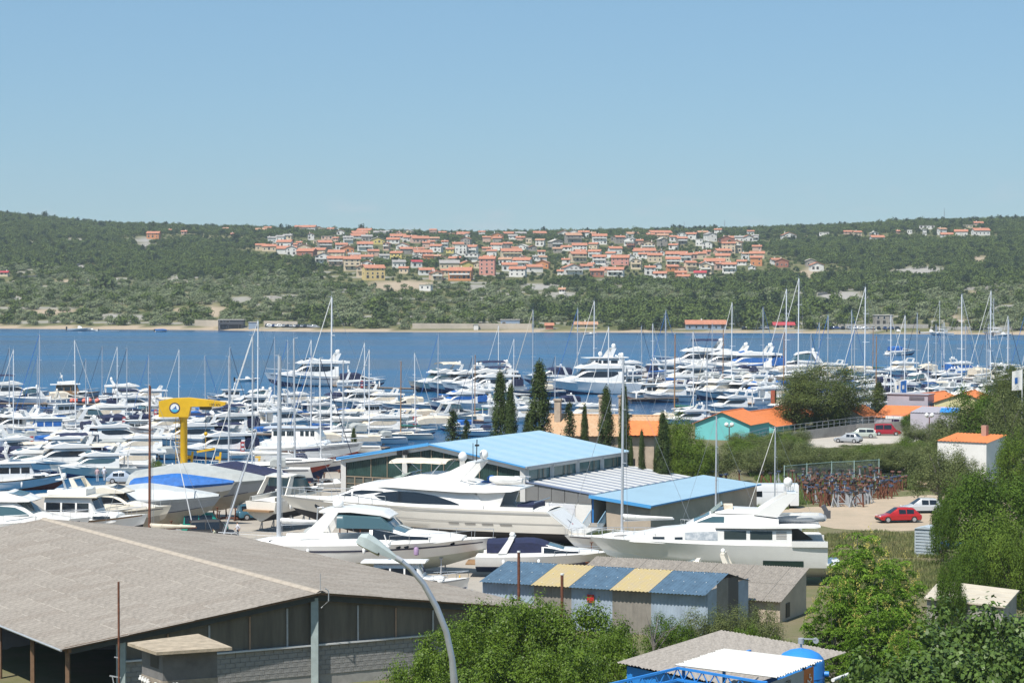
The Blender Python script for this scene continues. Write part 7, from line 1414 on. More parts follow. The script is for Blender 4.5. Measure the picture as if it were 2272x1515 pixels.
# ------------------------------------------------------------------ trees and bushes on the near side
def cypress_template(h, r, seed):
    rng = np.random.default_rng(seed); T = Template(); n = 330; C = []
    z = rng.uniform(0.04, 1, n); a = rng.uniform(0, 6.283, n); prof = np.interp(z, [0, 0.12, 0.45, 0.8, 1.0], [0.55, 0.95, 1.0, 0.62, 0.06]) * (1 + 0.18 * np.sin(a * 3 + z * 9))
    rr = r * prof * rng.uniform(0.65, 1.06, n); P = np.stack([rr * np.cos(a), rr * np.sin(a), z * h], 1); nl = 52
    C = np.repeat(P, nl, 0) + rng.normal(0, 1, (n * nl, 3)) * np.array([0.16, 0.16, 0.34]); N = C * np.array([1, 1, 0]) / r + np.array([0, 0, 0.35])
    V, Q = leaf_cloud(C, N, 0.20, 0.5, rng, 0.3)
    T.dim = (2 * r * 1.02, h)
    T.add('trunk', MB().tube([(0, 0, -0.4), (0, 0, h * 0.9)], [0.2, 0.05], 7).mesh('trunk', BARK, 0.8)); T.add('crown', np_mesh('crown_cypress', V, Q, tree_mats('cypress', (0.040, 0.062, 0.018), (0.075, 0.105, 0.030), 0.4, 0.12, 1.2)))
    return T
def conifer_template(h, r, seed, col=(0.035, 0.06, 0.022), col2=(0.07, 0.095, 0.035)):
    rng = np.random.default_rng(seed); T = Template(); P = []; mb = MB().tube([(0, 0, -0.4), (0, 0, h)], [0.22, 0.03], 7)
    for i in range(26):
        z = h * (0.10 + 0.88 * i / 26); L_ = r * (1 - (z / h)) ** 0.8 * rng.uniform(0.8, 1.15) + 0.15
        for j in range(6):
            a = rng.uniform(0, 6.283)
            mb.tube([(0, 0, z), (L_ * math.cos(a), L_ * math.sin(a), z - 0.12 * L_)], [0.04, 0.01], 4, cap=False)
            for k in range(5): q = (k + 1) / 5; P.append((L_ * q * math.cos(a), L_ * q * math.sin(a), z - 0.12 * L_ * q + rng.normal(0, 0.05)))
    P = np.array(P); nl = 9; C = np.repeat(P, nl, 0) + rng.normal(0, 0.17, (len(P) * nl, 3)); N = C * np.array([0.3, 0.3, 0]) + np.array([0, 0, 0.9])
    V, Q = leaf_cloud(C, N, 0.26, 0.45, rng, 0.6); T.add('trunk', mb.mesh('trunk', BARK, 0.8)); T.add('crown', np_mesh('crown_conifer', V, Q, tree_mats('conifer', col, col2, 0.4, 0.12, 1.0))); return T
G = {}
CY = [cypress_template(14, 1.15, 31), cypress_template(12, 0.85, 32)]
def put(T, name, label, cat, px, pytop, wpx, dist, th, tw, z=GZ, group=None, rz=None, sx=None):
    """scale a template of height th and width tw so that its top and width fit the photo at that distance"""
    if hasattr(T, 'dim'): tw, th = T.dim
    top = PD(px, pytop, dist); h = top.z - z; w = wpx * dist / FPX
    s = (w / tw, w / tw, h / th); return T.place(name, label, cat, (top.x, dist, z), rz if rz is not None else (px * 7 % 6.28), group, s)
for i, (px, py, w, d, k, lab) in enumerate(((1110, 832, 44, 254, 0, 'leftmost tall dark cypress behind the blue roof'), (1133, 862, 30, 252, 1, 'slim cypress touching the leftmost tall one'), (1197, 810, 56, 256, 0, 'tallest and broadest cypress behind the blue roof'), (1173, 920, 40, 258, 0, 'low cypress at the left foot of the tallest one'), (1345, 865, 40, 250, 0, 'broad cypress before the tiled house, left of two'), (1385, 863, 26, 249, 1, 'slim cypress before the tiled house, right of two'),
                                            (1297, 905, 20, 252, 1, 'thin cypress right of the fir'), (1424, 960, 16, 240, 1, 'small cypress at the tiled house wall'), (1400, 975, 12, 241, 1, 'smallest cypress by the tiled house wall'), (1470, 920, 34, 238, 0, 'dark cypress at the right end of the tiled house'), (1950, 850, 34, 380, 0, 'lone cypress between the big pine and the lilac building'), (785, 952, 14, 300, 1, 'small cypress by the quay left of the blue roof'), (1455, 1000, 14, 239, 1, 'narrow cypress in the corner of the tiled house'))):
    put(CY[k], 'cypress_tree', lab, 'cypress', px, py, w, d, (14, 12)[k], (2.5, 1.9)[k], group='cypresses around the boatyard')
FIR = conifer_template(12, 2.6, 41)
put(FIR, 'fir_tree', 'layered fir between the cypresses before the tiled house', 'fir', 1263, 885, 62, 251, 12, 5.0, group='firs behind the blue roofed hall'); put(FIR, 'fir_tree', 'brownish bushy conifer left of the cypresses', 'conifer', 1005, 905, 75, 262, 12, 5.0, group='firs behind the blue roofed hall', rz=1.0); put(FIR, 'fir_tree', 'second bushy conifer leaning on the brownish one', 'conifer', 1035, 925, 50, 260, 12, 5.0, group='firs behind the blue roofed hall', rz=2.2)
PINE = tree_template('pine', (0.062, 0.088, 0.022), (0.115, 0.14, 0.036), 6.6, 6.0, 5.0, 4.9, 230, 260, 1.9, 0.20, 6.5, 0.4, 51, 14, bark=BARK, flat=0.8, bottom=-0.85, isl=0.28, trn=0.15, sc=0.35, inner=0.35, asp=0.4, lump=0.4)
put(PINE, 'pine_tree', 'large broad pine with dense olive green crown beside the orange roofs', 'pine', 1815, 812, 215, 374, 11, 13.6); put(PINE, 'pine_tree', 'dark pine at the right edge behind the flag', 'pine', 2245, 812, 120, 330, 11, 13.6, rz=2.0, group='pines at the right edge'); put(PINE, 'pine_tree', 'pine left of the right edge above the yellow house', 'pine', 2210, 848, 75, 322, 11, 13.6, rz=4.0, group='pines at the right edge')
OLV = [tree_template('olive', (0.080, 0.108, 0.032), (0.165, 0.19, 0.072), 3.4, 3.2, 2.6, 2.5, 80, 230, 1.25, 0.165, 2.6, 0.28, 61 + i, 9, bark=BARKG, isl=0.28, trn=0.2, sc=0.5, inner=0.35, bottom=-0.55, asp=0.4, lump=0.35) for i in range(2)]
OAK = [tree_template('oak', (0.070, 0.125, 0.014), (0.145, 0.210, 0.030), 3.6, 3.4, 3.2, 3.1, 90, 230, 1.35, 0.175, 3.2, 0.3, 71 + i, 9, isl=0.28, trn=0.22, sc=0.5, inner=0.35, bottom=-0.6, lump=0.35) for i in range(2)]
LAUREL = [tree_template('laurel', (0.062, 0.118, 0.010), (0.150, 0.232, 0.022), 3.2, 3.0, 2.7, 2.6, 170, 150, 0.85, 0.15, 2.6, 0.2, 81 + i, 9, isl=0.28, trn=0.3, sc=0.7, inner=0.45, bottom=-0.75, lump=0.35, rough=0.45, spec=0.25) for i in range(2)]
DARKB = [tree_template('dark_bush', (0.045, 0.090, 0.010), (0.105, 0.175, 0.022), 3.2, 3.0, 2.7, 2.6, 130, 170, 0.95, 0.15, 2.6, 0.2, 91 + i, 9, isl=0.28, trn=0.22, sc=0.7, inner=0.45, bottom=-0.75, lump=0.35) for i in range(2)]
TH = {'o': (OLV, 5.9, 7.0, 'olive_tree', 'olive tree', 'olive trees above the gravel lot'), 'k': (OAK, 7.2, 7.4, 'oak_tree', 'tree', 'leafy trees behind the sheds'), 'l': (LAUREL, 5.9, 6.6, 'laurel_bush', 'bush', 'laurel bushes in the foreground'), 'd': (DARKB, 5.9, 6.6, 'dark_bush', 'bush', 'dark bushes on the right')}
NB = [# kind, px, top, width, distance, ground, label
      ('k', 1500, 920, 95, 236, GZ, 'bright leafy tree right of the tiled house'), ('k', 1540, 955, 100, 232, GZ, 'leafy tree above the flat blue roof, left'), ('o', 1600, 985, 100, 242, GZ, 'tree above the flat blue roof, right'), ('k', 1655, 965, 95, 258, GZ, 'dark leafy tree below the turquoise house'),
      ('o', 1720, 962, 95, 262, GZ, 'olive below the curved railing, left'), ('o', 1775, 982, 90, 255, GZ, 'olive below the railing, second from left'), ('k', 1690, 1000, 90, 246, GZ, 'shrubby tree behind the wire fence, left'), ('o', 1835, 992, 90, 258, GZ, 'olive below the parked green car'), ('o', 1885, 992, 90, 250, GZ, 'olive below the silver roof car'),
      ('o', 1935, 990, 90, 260, GZ, 'olive below the red van'), ('o', 1990, 990, 90, 262, GZ, 'olive right of the red van'), ('o', 2060, 935, 120, 275, GZ, 'large olive left of the small white house'), ('o', 2010, 1000, 100, 246, GZ, 'olive behind the scrap field'), ('o', 2085, 985, 125, 244, GZ, 'big olive before the small white house'), ('o', 2122, 1000, 95, 250, GZ, 'olive hiding the corner of the small white house'), ('o', 2150, 1030, 110, 240, GZ, 'low olive at the foot of the small white house'), ('o', 1860, 1010, 80, 240, GZ, 'low olive behind the green wire fence'),
      ('d', 1965, 1035, 70, 232, GZ, 'round bush behind the cradle field'), ('o', 2130, 905, 110, 300, GZ, 'olive under the yellow building'), ('o', 2200, 905, 110, 300, GZ, 'olive left of the kiosk at right edge'), ('d', 2175, 862, 120, 300, GZ, 'round dark tree beside the yellow building'), ('o', 2235, 870, 110, 295, GZ, 'grey green tree at the right edge behind the kiosk'), ('k', 2255, 955, 85, 240, GZ, 'dark tree at the right edge below the kiosk'),
      ('d', 2150, 1055, 180, 196, GZ, 'large dark evergreen bush right of the red car'), ('d', 2235, 1045, 180, 192, GZ, 'large dark evergreen at the right edge'), ('d', 2095, 1105, 70, 192, GZ, 'bush hiding the silver car'), ('k', 2210, 1135, 160, 168, GZ, 'feathery tree at the right edge above the cream roof'), ('d', 2150, 1200, 110, 160, GZ, 'bush behind the cream roof, left'), ('k', 2240, 1180, 120, 160, GZ, 'leafy bush behind the cream roof, right'), ('d', 2110, 1240, 80, 150, GZ, 'dark bush left of the cream roof'),
      ('l', 990, 1395, 200, 123, GZ, 'bright green laurel before the hall wall, left end'), ('l', 1080, 1345, 190, 128, GZ, 'bright green laurel at the hall corner'), ('l', 1180, 1325, 220, 126, GZ, 'tallest bright laurel before the striped shed'), ('l', 1300, 1345, 220, 124, GZ, 'wide laurel below the striped shed'), ('l', 1370, 1400, 150, 118, GZ, 'laurel left of the gas shed'), ('l', 1110, 1440, 240, 114, GZ, 'low laurel at the bottom edge, left'), ('l', 1250, 1430, 220, 113, GZ, 'low laurel at the bottom edge, right'), ('l', 930, 1455, 160, 112, GZ, 'low laurel at the bottom edge below the hall wall'),
      ('d', 1490, 1370, 120, 140, GZ, 'dark leafy bush before the striped shed right end'), ('o', 1560, 1350, 110, 142, GZ, 'grey green bush before the shed gable'), ('o', 1630, 1345, 120, 143, GZ, 'olive bush left of the beige shed wall'), ('o', 1690, 1340, 90, 141, GZ, 'olive bush at the beige shed corner'), ('k', 1720, 1420, 110, 134, GZ, 'leafy bush behind the gas shed roof'), ('d', 1800, 1415, 110, 130, GZ, 'bush behind the blue tank'), ('l', 1640, 1390, 80, 132, GZ, 'bright young bush behind the gas shed'),
      ('k', 350, 1018, 38, 284, GZ, 'round bush on the quay beside the crane')]
FIGB = [tree_template('fig', (0.055, 0.105, 0.020), (0.12, 0.19, 0.04), 3.3, 3.0, 3.0, 2.8, 170, 42, 1.0, 0.27, 2.8, 0.2, 101 + i, 12, bark=BARKG, isl=0.28, trn=0.25, sc=0.6, inner=0.4, bottom=-0.8, asp=0.85, lump=0.35, rough=0.4, spec=0.3) for i in range(2)]
TH['f'] = (FIGB, 6.4, 6.8, 'fig_bush', 'bush', 'fig bushes at the bottom right')
NB += [('f', 2010, 1400, 230, 112, GZ + 1.0, 'broad leaved fig at the bottom right, left end'), ('f', 2130, 1352, 220, 117, GZ + 1.0, 'broad leaved fig below the cream roof'), ('f', 2230, 1350, 200, 116, GZ + 1.0, 'broad leaved fig at the right edge'), ('f', 2080, 1440, 240, 103, GZ + 1.5, 'low fig at the bottom edge, middle'), ('f', 2210, 1430, 240, 102, GZ + 1.5, 'low fig at the bottom right corner'), ('f', 1950, 1460, 180, 102, GZ + 1.5, 'low fig right of the blue tank')]
for r_, (d, x0, x1, top, n_) in enumerate(((286, 1665, 2070, 990, 7), (300, 1640, 2060, 975, 7), (316, 1660, 2080, 964, 7), (334, 1640, 2090, 956, 6))):
    for i in range(n_):
        px = x0 + (x1 - x0) * (i + 0.3 * math.sin(i * 5 + r_)) / (n_ - 1); NB.append(('okoo'[(i * 3 + r_) % 4], px, (top if px < 1770 or px > 2030 else max(top, 992 - r_)) + 7 * math.sin(i * 2.3 + r_), 72 + 14 * math.sin(i * 1.7), d + 3 * math.sin(i), GZ, f'{nth(i)} tree from left in the olive grove, {nth(r_)} row behind the fence'))
NB += [('o', 1690 + 58 * i, 994 + 6 * math.sin(i * 2), 86, 283 + (i % 2) * 3, GZ, f'{nth(i)} large olive from left right behind the green fence') for i in range(6)]
NB += [('d', 1770, 905, 70, 372, GZ, 'dark bush at the left foot of the big pine'), ('d', 1840, 900, 80, 372, GZ, 'dark bush under the big pine'), ('d', 2025, 912, 60, 366, GZ, 'round hedge bush before the lilac annex')]
for i, (k, px, py, w, d, z, lab) in enumerate(NB):
    if 1480 < px < 2070 and 228 < d < 276 and i < 25: d = 286 + (d - 230) * 1.1 if px > 1640 else 262 + (d - 230)
    Ts_, th, tw, nm, cat, grp = TH[k]; put(Ts_[i % 2], nm, lab, cat, px, py, w, d, th, tw, z - 0.3, grp, rz=i * 1.7)
# tree of heaven: drooping feather leaves
def ailanthus(seed):
    rng = np.random.default_rng(seed); T = Template(); rx, rz, zc = 3.5, 3.2, 4.6; V, Q, P = clump_crown(rng, rx, rx, rz, zc, 330, 1, 0.3, 0.2, inner=0.45, bottom=-0.7, lump=0.45)
    Cs = []; Ns = []
    for p in P:
        for f in range(7):
            a = rng.uniform(0, 6.283); d = np.array([math.cos(a), math.sin(a), 0.25]); L_ = rng.uniform(0.55, 0.95); side = np.array([-math.sin(a), math.cos(a), 0])
            for j in range(7):
                q = (j + 1) / 7; base = p + d * L_ * q + np.array([0, 0, -0.45 * L_ * q * q])
                for sg in (-1, 1): Cs.append(base + side * sg * 0.10 * (1.1 - 0.5 * q)); Ns.append((side[0] * sg * 0.25, side[1] * sg * 0.25, 1.0))
    V, Q = leaf_cloud(np.array(Cs), np.array(Ns), 0.20, 0.42, rng, 0.28); T.add('trunk', trunk_mesh(rng, 5.2, 0.2, P[rng.permutation(len(P))], 16, m=BARKG)); T.add('crown', np_mesh('crown_ailanthus', V, Q, tree_mats('ailanthus', (0.090, 0.180, 0.018), (0.190, 0.310, 0.038), 0.3, 0.3, 0.6)))
    fl = P[P[:, 2] > zc + 0.8][:32]; C = np.repeat(fl, 30, 0) + rng.normal(0, 0.11, (len(fl) * 30, 3)) + np.array([0, 0, 0.35]); V, Q = leaf_cloud(C, np.tile([0, 0, 1.0], (len(C), 1)), 0.08, 0.8, rng, 0.8); T.add('flower_panicles', np_mesh('flower_panicles', V, Q, mat('yellow_flowers', (0.55, 0.47, 0.12), 0.8, island=0.3, trans=0.2))); return T
AIL = ailanthus(7)
for px, py, w, d, lab, z in ((1905, 1140, 230, 118, 'tall feathery tree with yellow flower heads right of the sheds', GZ), (1990, 1205, 170, 121, 'feathery tree with yellow flowers, right of the tallest', GZ), (1850, 1240, 150, 116, 'feathery tree low on the left by the yacht stern', GZ), (1960, 1290, 210, 112, 'feathery young tree in front of the flowering ones', GZ + 0.6), (2015, 1370, 150, 108, 'feathery sapling among the figs', GZ + 0.8)):
    put(AIL, 'feathery_tree', lab, 'tree', px, py, w, d, 8.4, 7.6, z, 'feathery trees at right', rz=px * 0.37)
DEAD = thing('bare_tree', 'leafless pale sapling before the striped shed', 'tree', PD(1453, 1440, 138) + Vector((0, 0, 0))); DEAD.location.z = GZ; drng = np.random.default_rng(4)
part('trunk', trunk_mesh(drng, 3.0, 0.09, [(drng.normal(0, 0.8), drng.normal(0, 0.8), drng.uniform(2.6, 4.0)) for _ in range(9)], 9, m=BARKG), DEAD)
# ------------------------------------------------------------------ grass
def grass(name, label, pix, n, h, seed, c1, c2, z=GZ, lift=0.0):
    rng = np.random.default_rng(seed); poly = [PZ(a, c, z) for a, c in pix]; xs, ys_ = [p.x for p in poly], [p.y for p in poly]; P = []
    def inside(x, y):
        r = False; j = len(poly) - 1
        for i in range(len(poly)):
            if (poly[i].y > y) != (poly[j].y > y) and x < (poly[j].x - poly[i].x) * (y - poly[i].y) / (poly[j].y - poly[i].y) + poly[i].x: r = not r
            j = i
        return r
    while len(P) < n:
        x, y = rng.uniform(min(xs), max(xs)), rng.uniform(min(ys_), max(ys_))
        if inside(x, y) and hnoise(x, y, 5, 2.0) > -0.35: P.append((x, y))
    P = np.array(P); k = 7; B = np.repeat(P, k, 0) + rng.normal(0, 0.16, (n * k, 2)); H_ = h * rng.uniform(0.5, 1.3, n * k); a = rng.uniform(0, 6.283, n * k); w = 0.05
    z0 = np.full(n * k, z - 0.02); d = np.stack([np.cos(a), np.sin(a)], 1); lean = rng.normal(0, 0.3, (n * k, 2)) * h
    V = np.stack([np.column_stack([B - d * w, z0]), np.column_stack([B + d * w, z0]), np.column_stack([B + lean, z0 + H_])], 1).reshape(-1, 3)
    o = part(name, np_mesh(name, V, np.arange(3 * n * k).reshape(-1, 3), mat('blades_' + name, c1, 0.7, var=0.5, vs=0.4, var2=c2, island=0.35, trans=0.25))); props(o, label, 'grass', kind='stuff'); return o
grass('bank_grass', 'tall green grass on the bank beside the white van', [(1445, 1160), (1560, 1120), (1660, 1092), (1780, 1085), (1960, 1060), (1960, 1085), (1790, 1118), (1700, 1140), (1790, 1175), (1560, 1190), (1400, 1195)], 7000, 0.55, 1, (0.10, 0.17, 0.03), (0.20, 0.26, 0.07))
grass('yard_weeds', 'weeds growing along the yard edge before the garage', [(1200, 1198), (1320, 1190), (1440, 1178), (1470, 1198), (1360, 1212), (1240, 1214)], 1500, 0.6, 2, (0.07, 0.12, 0.03), (0.16, 0.19, 0.06))
grass('lot_grass', 'patchy dry grass between the right yacht and the figs', [(1790, 1195), (1930, 1180), (2060, 1190), (2110, 1240), (2080, 1300), (1960, 1330), (1840, 1300)], 5000, 0.4, 3, (0.12, 0.17, 0.04), (0.30, 0.27, 0.12))
grass('far_lot_grass', 'green strip behind the gravel lot', [(1660, 1050), (1960, 1035), (2090, 1060), (2060, 1090), (1850, 1075), (1700, 1085)], 3000, 0.5, 4, (0.10, 0.17, 0.03), (0.18, 0.25, 0.06))
# ------------------------------------------------------------------ houses on the near right
def tiled_roof(parent, P, m, nm='roof_slope', w=0.45):
    """a roof slope of round tiles running down the slope; P = eaves left, eaves right, ridge right, ridge left"""
    P = [Vector(p) for p in P]; ex = P[1] - P[0]; ey = P[3] - P[0]; n_ = max(2, int(ex.length / w)); rows = []
    nz_ = ex.cross(ey).normalized()
    for v in (0, 0.33, 0.66, 1.0):
        a, b = P[0].lerp(P[3], v), P[1].lerp(P[2], v); rows.append([a.lerp(b, i / (2 * n_)) + nz_ * (0.07 if i % 2 else 0.0) for i in range(2 * n_ + 1)])
    return piece(nm, parent, m, lambda q: q.grid(rows), smooth=1.2)
def gable_house(name, label, cat, c, rz, w, d, h, rh, wallm, roofm, over=0.5, parts=(), group=None, mono=False):
    t = thing(name, label, cat, c, rz, group); x, y = w / 2, d / 2
    def walls(q):
        q.box(-x, x, -y, y, -0.5, h)
        if not mono: q.add([(-x, -y, h), (-x, y, h), (-x, 0, h + rh)], [(0, 2, 1)]); q.add([(x, -y, h), (x, y, h), (x, 0, h + rh)], [(0, 1, 2)])
        else: q.add([(-x, -y, h), (-x, y, h), (-x, y, h + rh), (x, -y, h), (x, y, h), (x, y, h + rh)], [(0, 2, 1), (3, 4, 5), (1, 2, 5, 4)])
    piece('wall', t, wallm, walls)
    if mono: tiled_roof(t, [(-x - over, -y - over, h + 0.03 - over * rh / d), (x + over, -y - over, h + 0.03 - over * rh / d), (x + over, y + 0.2, h + rh + 0.1), (-x - over, y + 0.2, h + rh + 0.1)], roofm)
    else:
        sl_ = rh / y
        tiled_roof(t, [(-x - over, -y - over, h + 0.05 - over * sl_), (x + over, -y - over, h + 0.05 - over * sl_), (x + over, 0, h + rh + 0.05), (-x - over, 0, h + rh + 0.05)], roofm)
        tiled_roof(t, [(x + over, y + over, h + 0.05 - over * sl_), (-x - over, y + over, h + 0.05 - over * sl_), (-x - over, 0, h + rh + 0.05), (x + over, 0, h + rh + 0.05)], roofm)
        piece('ridge', t, roofm, lambda q: q.tube([(-x - over, 0, h + rh + 0.08), (x + over, 0, h + rh + 0.08)], 0.14, 6), smooth=0.9)
    return t
TILEO = mat('bright_orange_tiles', (0.66, 0.20, 0.06), 0.8, var=0.14, vs=1.5); TILEY = mat('sandy_old_tiles', (0.50, 0.38, 0.24), 0.9, var=0.35, vs=3.5, var2=(0.44, 0.23, 0.12), detail=8)
TURQ = mat('turquoise_render', (0.16, 0.52, 0.52), 0.85, var=0.06, vs=0.5); LILAC = mat('lilac_render', (0.43, 0.405, 0.455), 0.88, var=0.08, vs=0.4); PALEY = mat('pale_yellow_render', (0.66, 0.60, 0.33), 0.88, var=0.08, vs=0.4); STONEB = mat('stone_beige_wall', (0.44, 0.36, 0.28), 0.93, var=0.25, vs=1.2)
def at(px, py, d): return PD(px, py, d)
# old tiled house behind the cypresses
c = at(1345, 1000, 268); t = gable_house('tiled_house', 'old stone house with sandy and orange tiled roof behind the cypresses', 'house', (c.x, 268, GZ), R(-14), 12.5, 7.5, at(1400, 964, 264).z - GZ, 1.9, STONEB, TILEY)
for x_ in (-5.4, -0.2, 2.1): piece('chimney', t, STONEB, lambda q: (q.box(x_ - 0.35, x_ + 0.35, -1.6, -0.9, 6.5, 9.9 if x_ < -5 else 10.4), q.box(x_ - 0.45, x_ + 0.45, -1.7, -0.8, 9.9 if x_ < -5 else 10.4, 10.1 if x_ < -5 else 10.6)))
tiled_roof(t, [(2.6, -4.45, at(1400, 964, 264).z - GZ - 0.02), (6.9, -4.45, at(1400, 964, 264).z - GZ - 0.02), (6.9, -1.2, at(1400, 964, 264).z - GZ + 1.45), (2.6, -1.2, at(1400, 964, 264).z - GZ + 1.45)], TILEO, 'new_roof_patch')
for x_ in (-3.5, 0.5, 3.6): piece('window', t, BLACK, lambda q: q.box(x_ - 0.5, x_ + 0.5, -3.79, -3.74, 2.2, 3.6))
# turquoise house
c = at(1625, 962, 352); t = gable_house('turquoise_house', 'turquoise walled house with bright orange roof by the water', 'house', (c.x, 352, GZ), R(66), 9.5, 8.5, at(1600, 938, 350).z - GZ, 1.7, TURQ, TILEO, 0.4)
c = at(1695, 955, 372); t = gable_house('orange_roof_house', 'turquoise house with long orange roof left of the big pine', 'house', (c.x, 372, GZ), R(62), 13, 9, at(1690, 938, 372).z - GZ, 2.0, TURQ, TILEO, 0.4); piece('chimney', t, mat('red_chimney', (0.35, 0.10, 0.06), 0.9), lambda q: q.box(3.6, 4.3, -0.4, 0.3, 4.0, 6.1))
c = at(1745, 930, 395); gable_house('orange_roof_house', 'low house with orange roof half hidden by the big pine', 'house', (c.x, 395, GZ), R(60), 9, 8, at(1745, 922, 395).z - GZ, 1.6, TURQ, TILEO, 0.4)
c = at(1910, 940, 372); gable_house('orange_roof_house', 'small house with orange roof right of the big pine', 'house', (c.x, 378, GZ), R(58), 7, 6, at(1910, 925, 372).z - GZ, 1.3, WALLW, TILEO, 0.4)
# lilac and yellow buildings
c = at(2020, 930, 372); t = gable_house('lilac_building', 'lilac building with orange lean-to roofs and high wall', 'building', (c.x, 372, GZ), R(-28), 10, 5.5, at(2020, 925, 372).z - GZ, 1.5, LILAC, TILEO, 0.2, mono=True)
piece('high_wall', t, LILAC, lambda q: q.box(-5.3, 1.5, 4.2, 7.4, -0.5, at(1990, 876, 376).z - GZ)); piece('louvre_window', t, mat('louvre_grey', (0.2, 0.19, 0.22), 0.7), lambda q: [q.box(-1.6, 0.9, 4.12, 4.18, 4.55 + 0.14 * i, 4.64 + 0.14 * i) for i in range(4)]); piece('parapet', t, mat('lilac_coping', (0.34, 0.33, 0.37), 0.8), lambda q: q.box(-5.45, 1.65, 4.05, 7.55, at(1990, 876, 376).z - GZ + 0.005, at(1990, 876, 376).z - GZ + 0.15))
c = at(2060, 925, 362); t = gable_house('lilac_annex', 'lower lilac annex with white gutter and orange roof', 'building', (c.x, 370, GZ), R(-28), 8, 5, at(2060, 924, 362).z - GZ - 0.3, 1.2, LILAC, TILEO, 0.3, mono=True); piece('gutter', t, FENDER, lambda q: q.box(-4.4, 4.4, -3.5, -3.25, at(2060, 924, 362).z - GZ - 0.75, at(2060, 924, 362).z - GZ - 0.3)); piece('banner', t, mat('purple_banner', (0.14, 0.05, 0.20), 0.7), lambda q: q.box(-3.5, -2.3, -3.12, -3.05, 0.8, 2.4))
c = at(2105, 922, 352); gable_house('lilac_wall_shed', 'plain lilac sloping wall right of the annex', 'building', (c.x, 364, GZ), R(-30), 6, 5, at(2100, 917, 352).z - GZ - 0.5, 0.6, LILAC, mat('lilac_coping', (0.34, 0.33, 0.37), 0.8), 0.1, mono=True)
c = at(2137, 930, 346); bb = gable_house('blue_cap_kiosk', 'tiny lilac kiosk with bright blue roof', 'kiosk', (c.x, 356, GZ), R(-20), 2.4, 2.4, at(2137, 922, 346).z - GZ, 0.5, LILAC, BLUEP, 0.25)
c = at(2065, 900, 395); t = gable_house('yellow_building', 'pale yellow building with dark edged gable and orange roof', 'building', (c.x, 395, GZ), R(58), 12, 9, at(2050, 893, 395).z - GZ, 1.6, PALEY, TILEO, 0.3)
c = at(2150, 900, 378); t = gable_house('yellow_building', 'pale yellow gabled building with black window left of the round tree', 'building', (c.x, 378, GZ), R(68), 10, 9, at(2140, 890, 378).z - GZ, 1.5, PALEY, TILEO, 0.3); piece('window', t, BLACK, lambda q: q.box(-5.06, -5.0, -1.6, 0.0, 1.2, 2.6))
for i in range(5):
    p = at(2128 + i * 11, 885, 405); o = thing('white_marquee', f'white peaked marquee behind the yellow buildings, {nth(i)} from left', 'tent', (p.x, 405 - i, GZ), 0.3, 'white marquees'); zt = at(2128, 862 + i * -1.5, 405).z - GZ
    piece('roof', o, WHITEC, lambda q: q.add([(-1.7, -1.7, zt - 1.6), (1.7, -1.7, zt - 1.6), (1.7, 1.7, zt - 1.6), (-1.7, 1.7, zt - 1.6), (0, 0, zt)], [(0, 1, 4), (1, 2, 4), (2, 3, 4), (3, 0, 4)])); piece('legs', o, ALUW, lambda q: [q.tube([(a, b, 0), (a, b, zt - 1.6)], 0.05, 5) for a in (-1.6, 1.6) for b in (-1.6, 1.6)])
# small white house with orange roof
c = at(2155, 1020, 262); t = gable_house('white_house', 'small white house with plain orange roof and chimney among olives', 'house', (c.x, 262, GZ), R(-38), 6.0, 4.6, at(2110, 978, 262).z - GZ, 0.55, WALLW, TILEO, 0.15, mono=True); piece('chimney', t, mat('brick_chimney', (0.42, 0.26, 0.20), 0.9), lambda q: q.box(0.6, 1.2, 1.2, 1.8, 4.5, 7.4))
# cream ribbed roof at lower right
P_ = [PZ(2085, 1290, 4.6), PZ(2262, 1312, 4.3), PZ(2230, 1345, 4.3), PZ(2050, 1325, 4.6)]; c = P_[0]
t = thing('cream_roof_shed', 'low shed with cream ribbed roof at the right edge', 'shed', (c.x, c.y, 0)); CREAMR = mat('cream_sheet_roof', (0.56, 0.50, 0.40), 0.8, var=0.15, vs=0.8)
lp_ = [Vector((p.x - c.x, p.y - c.y, p.z)) for p in P_]
for i in range(4): piece('roof_panel', t, CREAMR, lambda q: slab(q, [lp_[0].lerp(lp_[3], i / 4) + Vector((0, 0, 0.10 - 0.03 * i)), lp_[1].lerp(lp_[2], i / 4) + Vector((0, 0, 0.10 - 0.03 * i)), lp_[1].lerp(lp_[2], (i + 1) / 4) + Vector((0, 0, 0.09 - 0.03 * i)), lp_[0].lerp(lp_[3], (i + 1) / 4) + Vector((0, 0, 0.09 - 0.03 * i))], 0.1))
piece('wall', t, CONC, lambda q: [quad(q, a * 0.94 - Vector((0, 0, 3.5)) + k * .06, b * 0.94 - Vector((0, 0, 3.5)) + k * .06, b * 0.94 + k * .06 - Vector((0, 0, 0.15)), a * 0.94 + k * .06 - Vector((0, 0, 0.15))) for k in [(lp_[0] + lp_[2]) / 2] for a, b in zip(lp_, lp_[1:] + lp_[:1])])
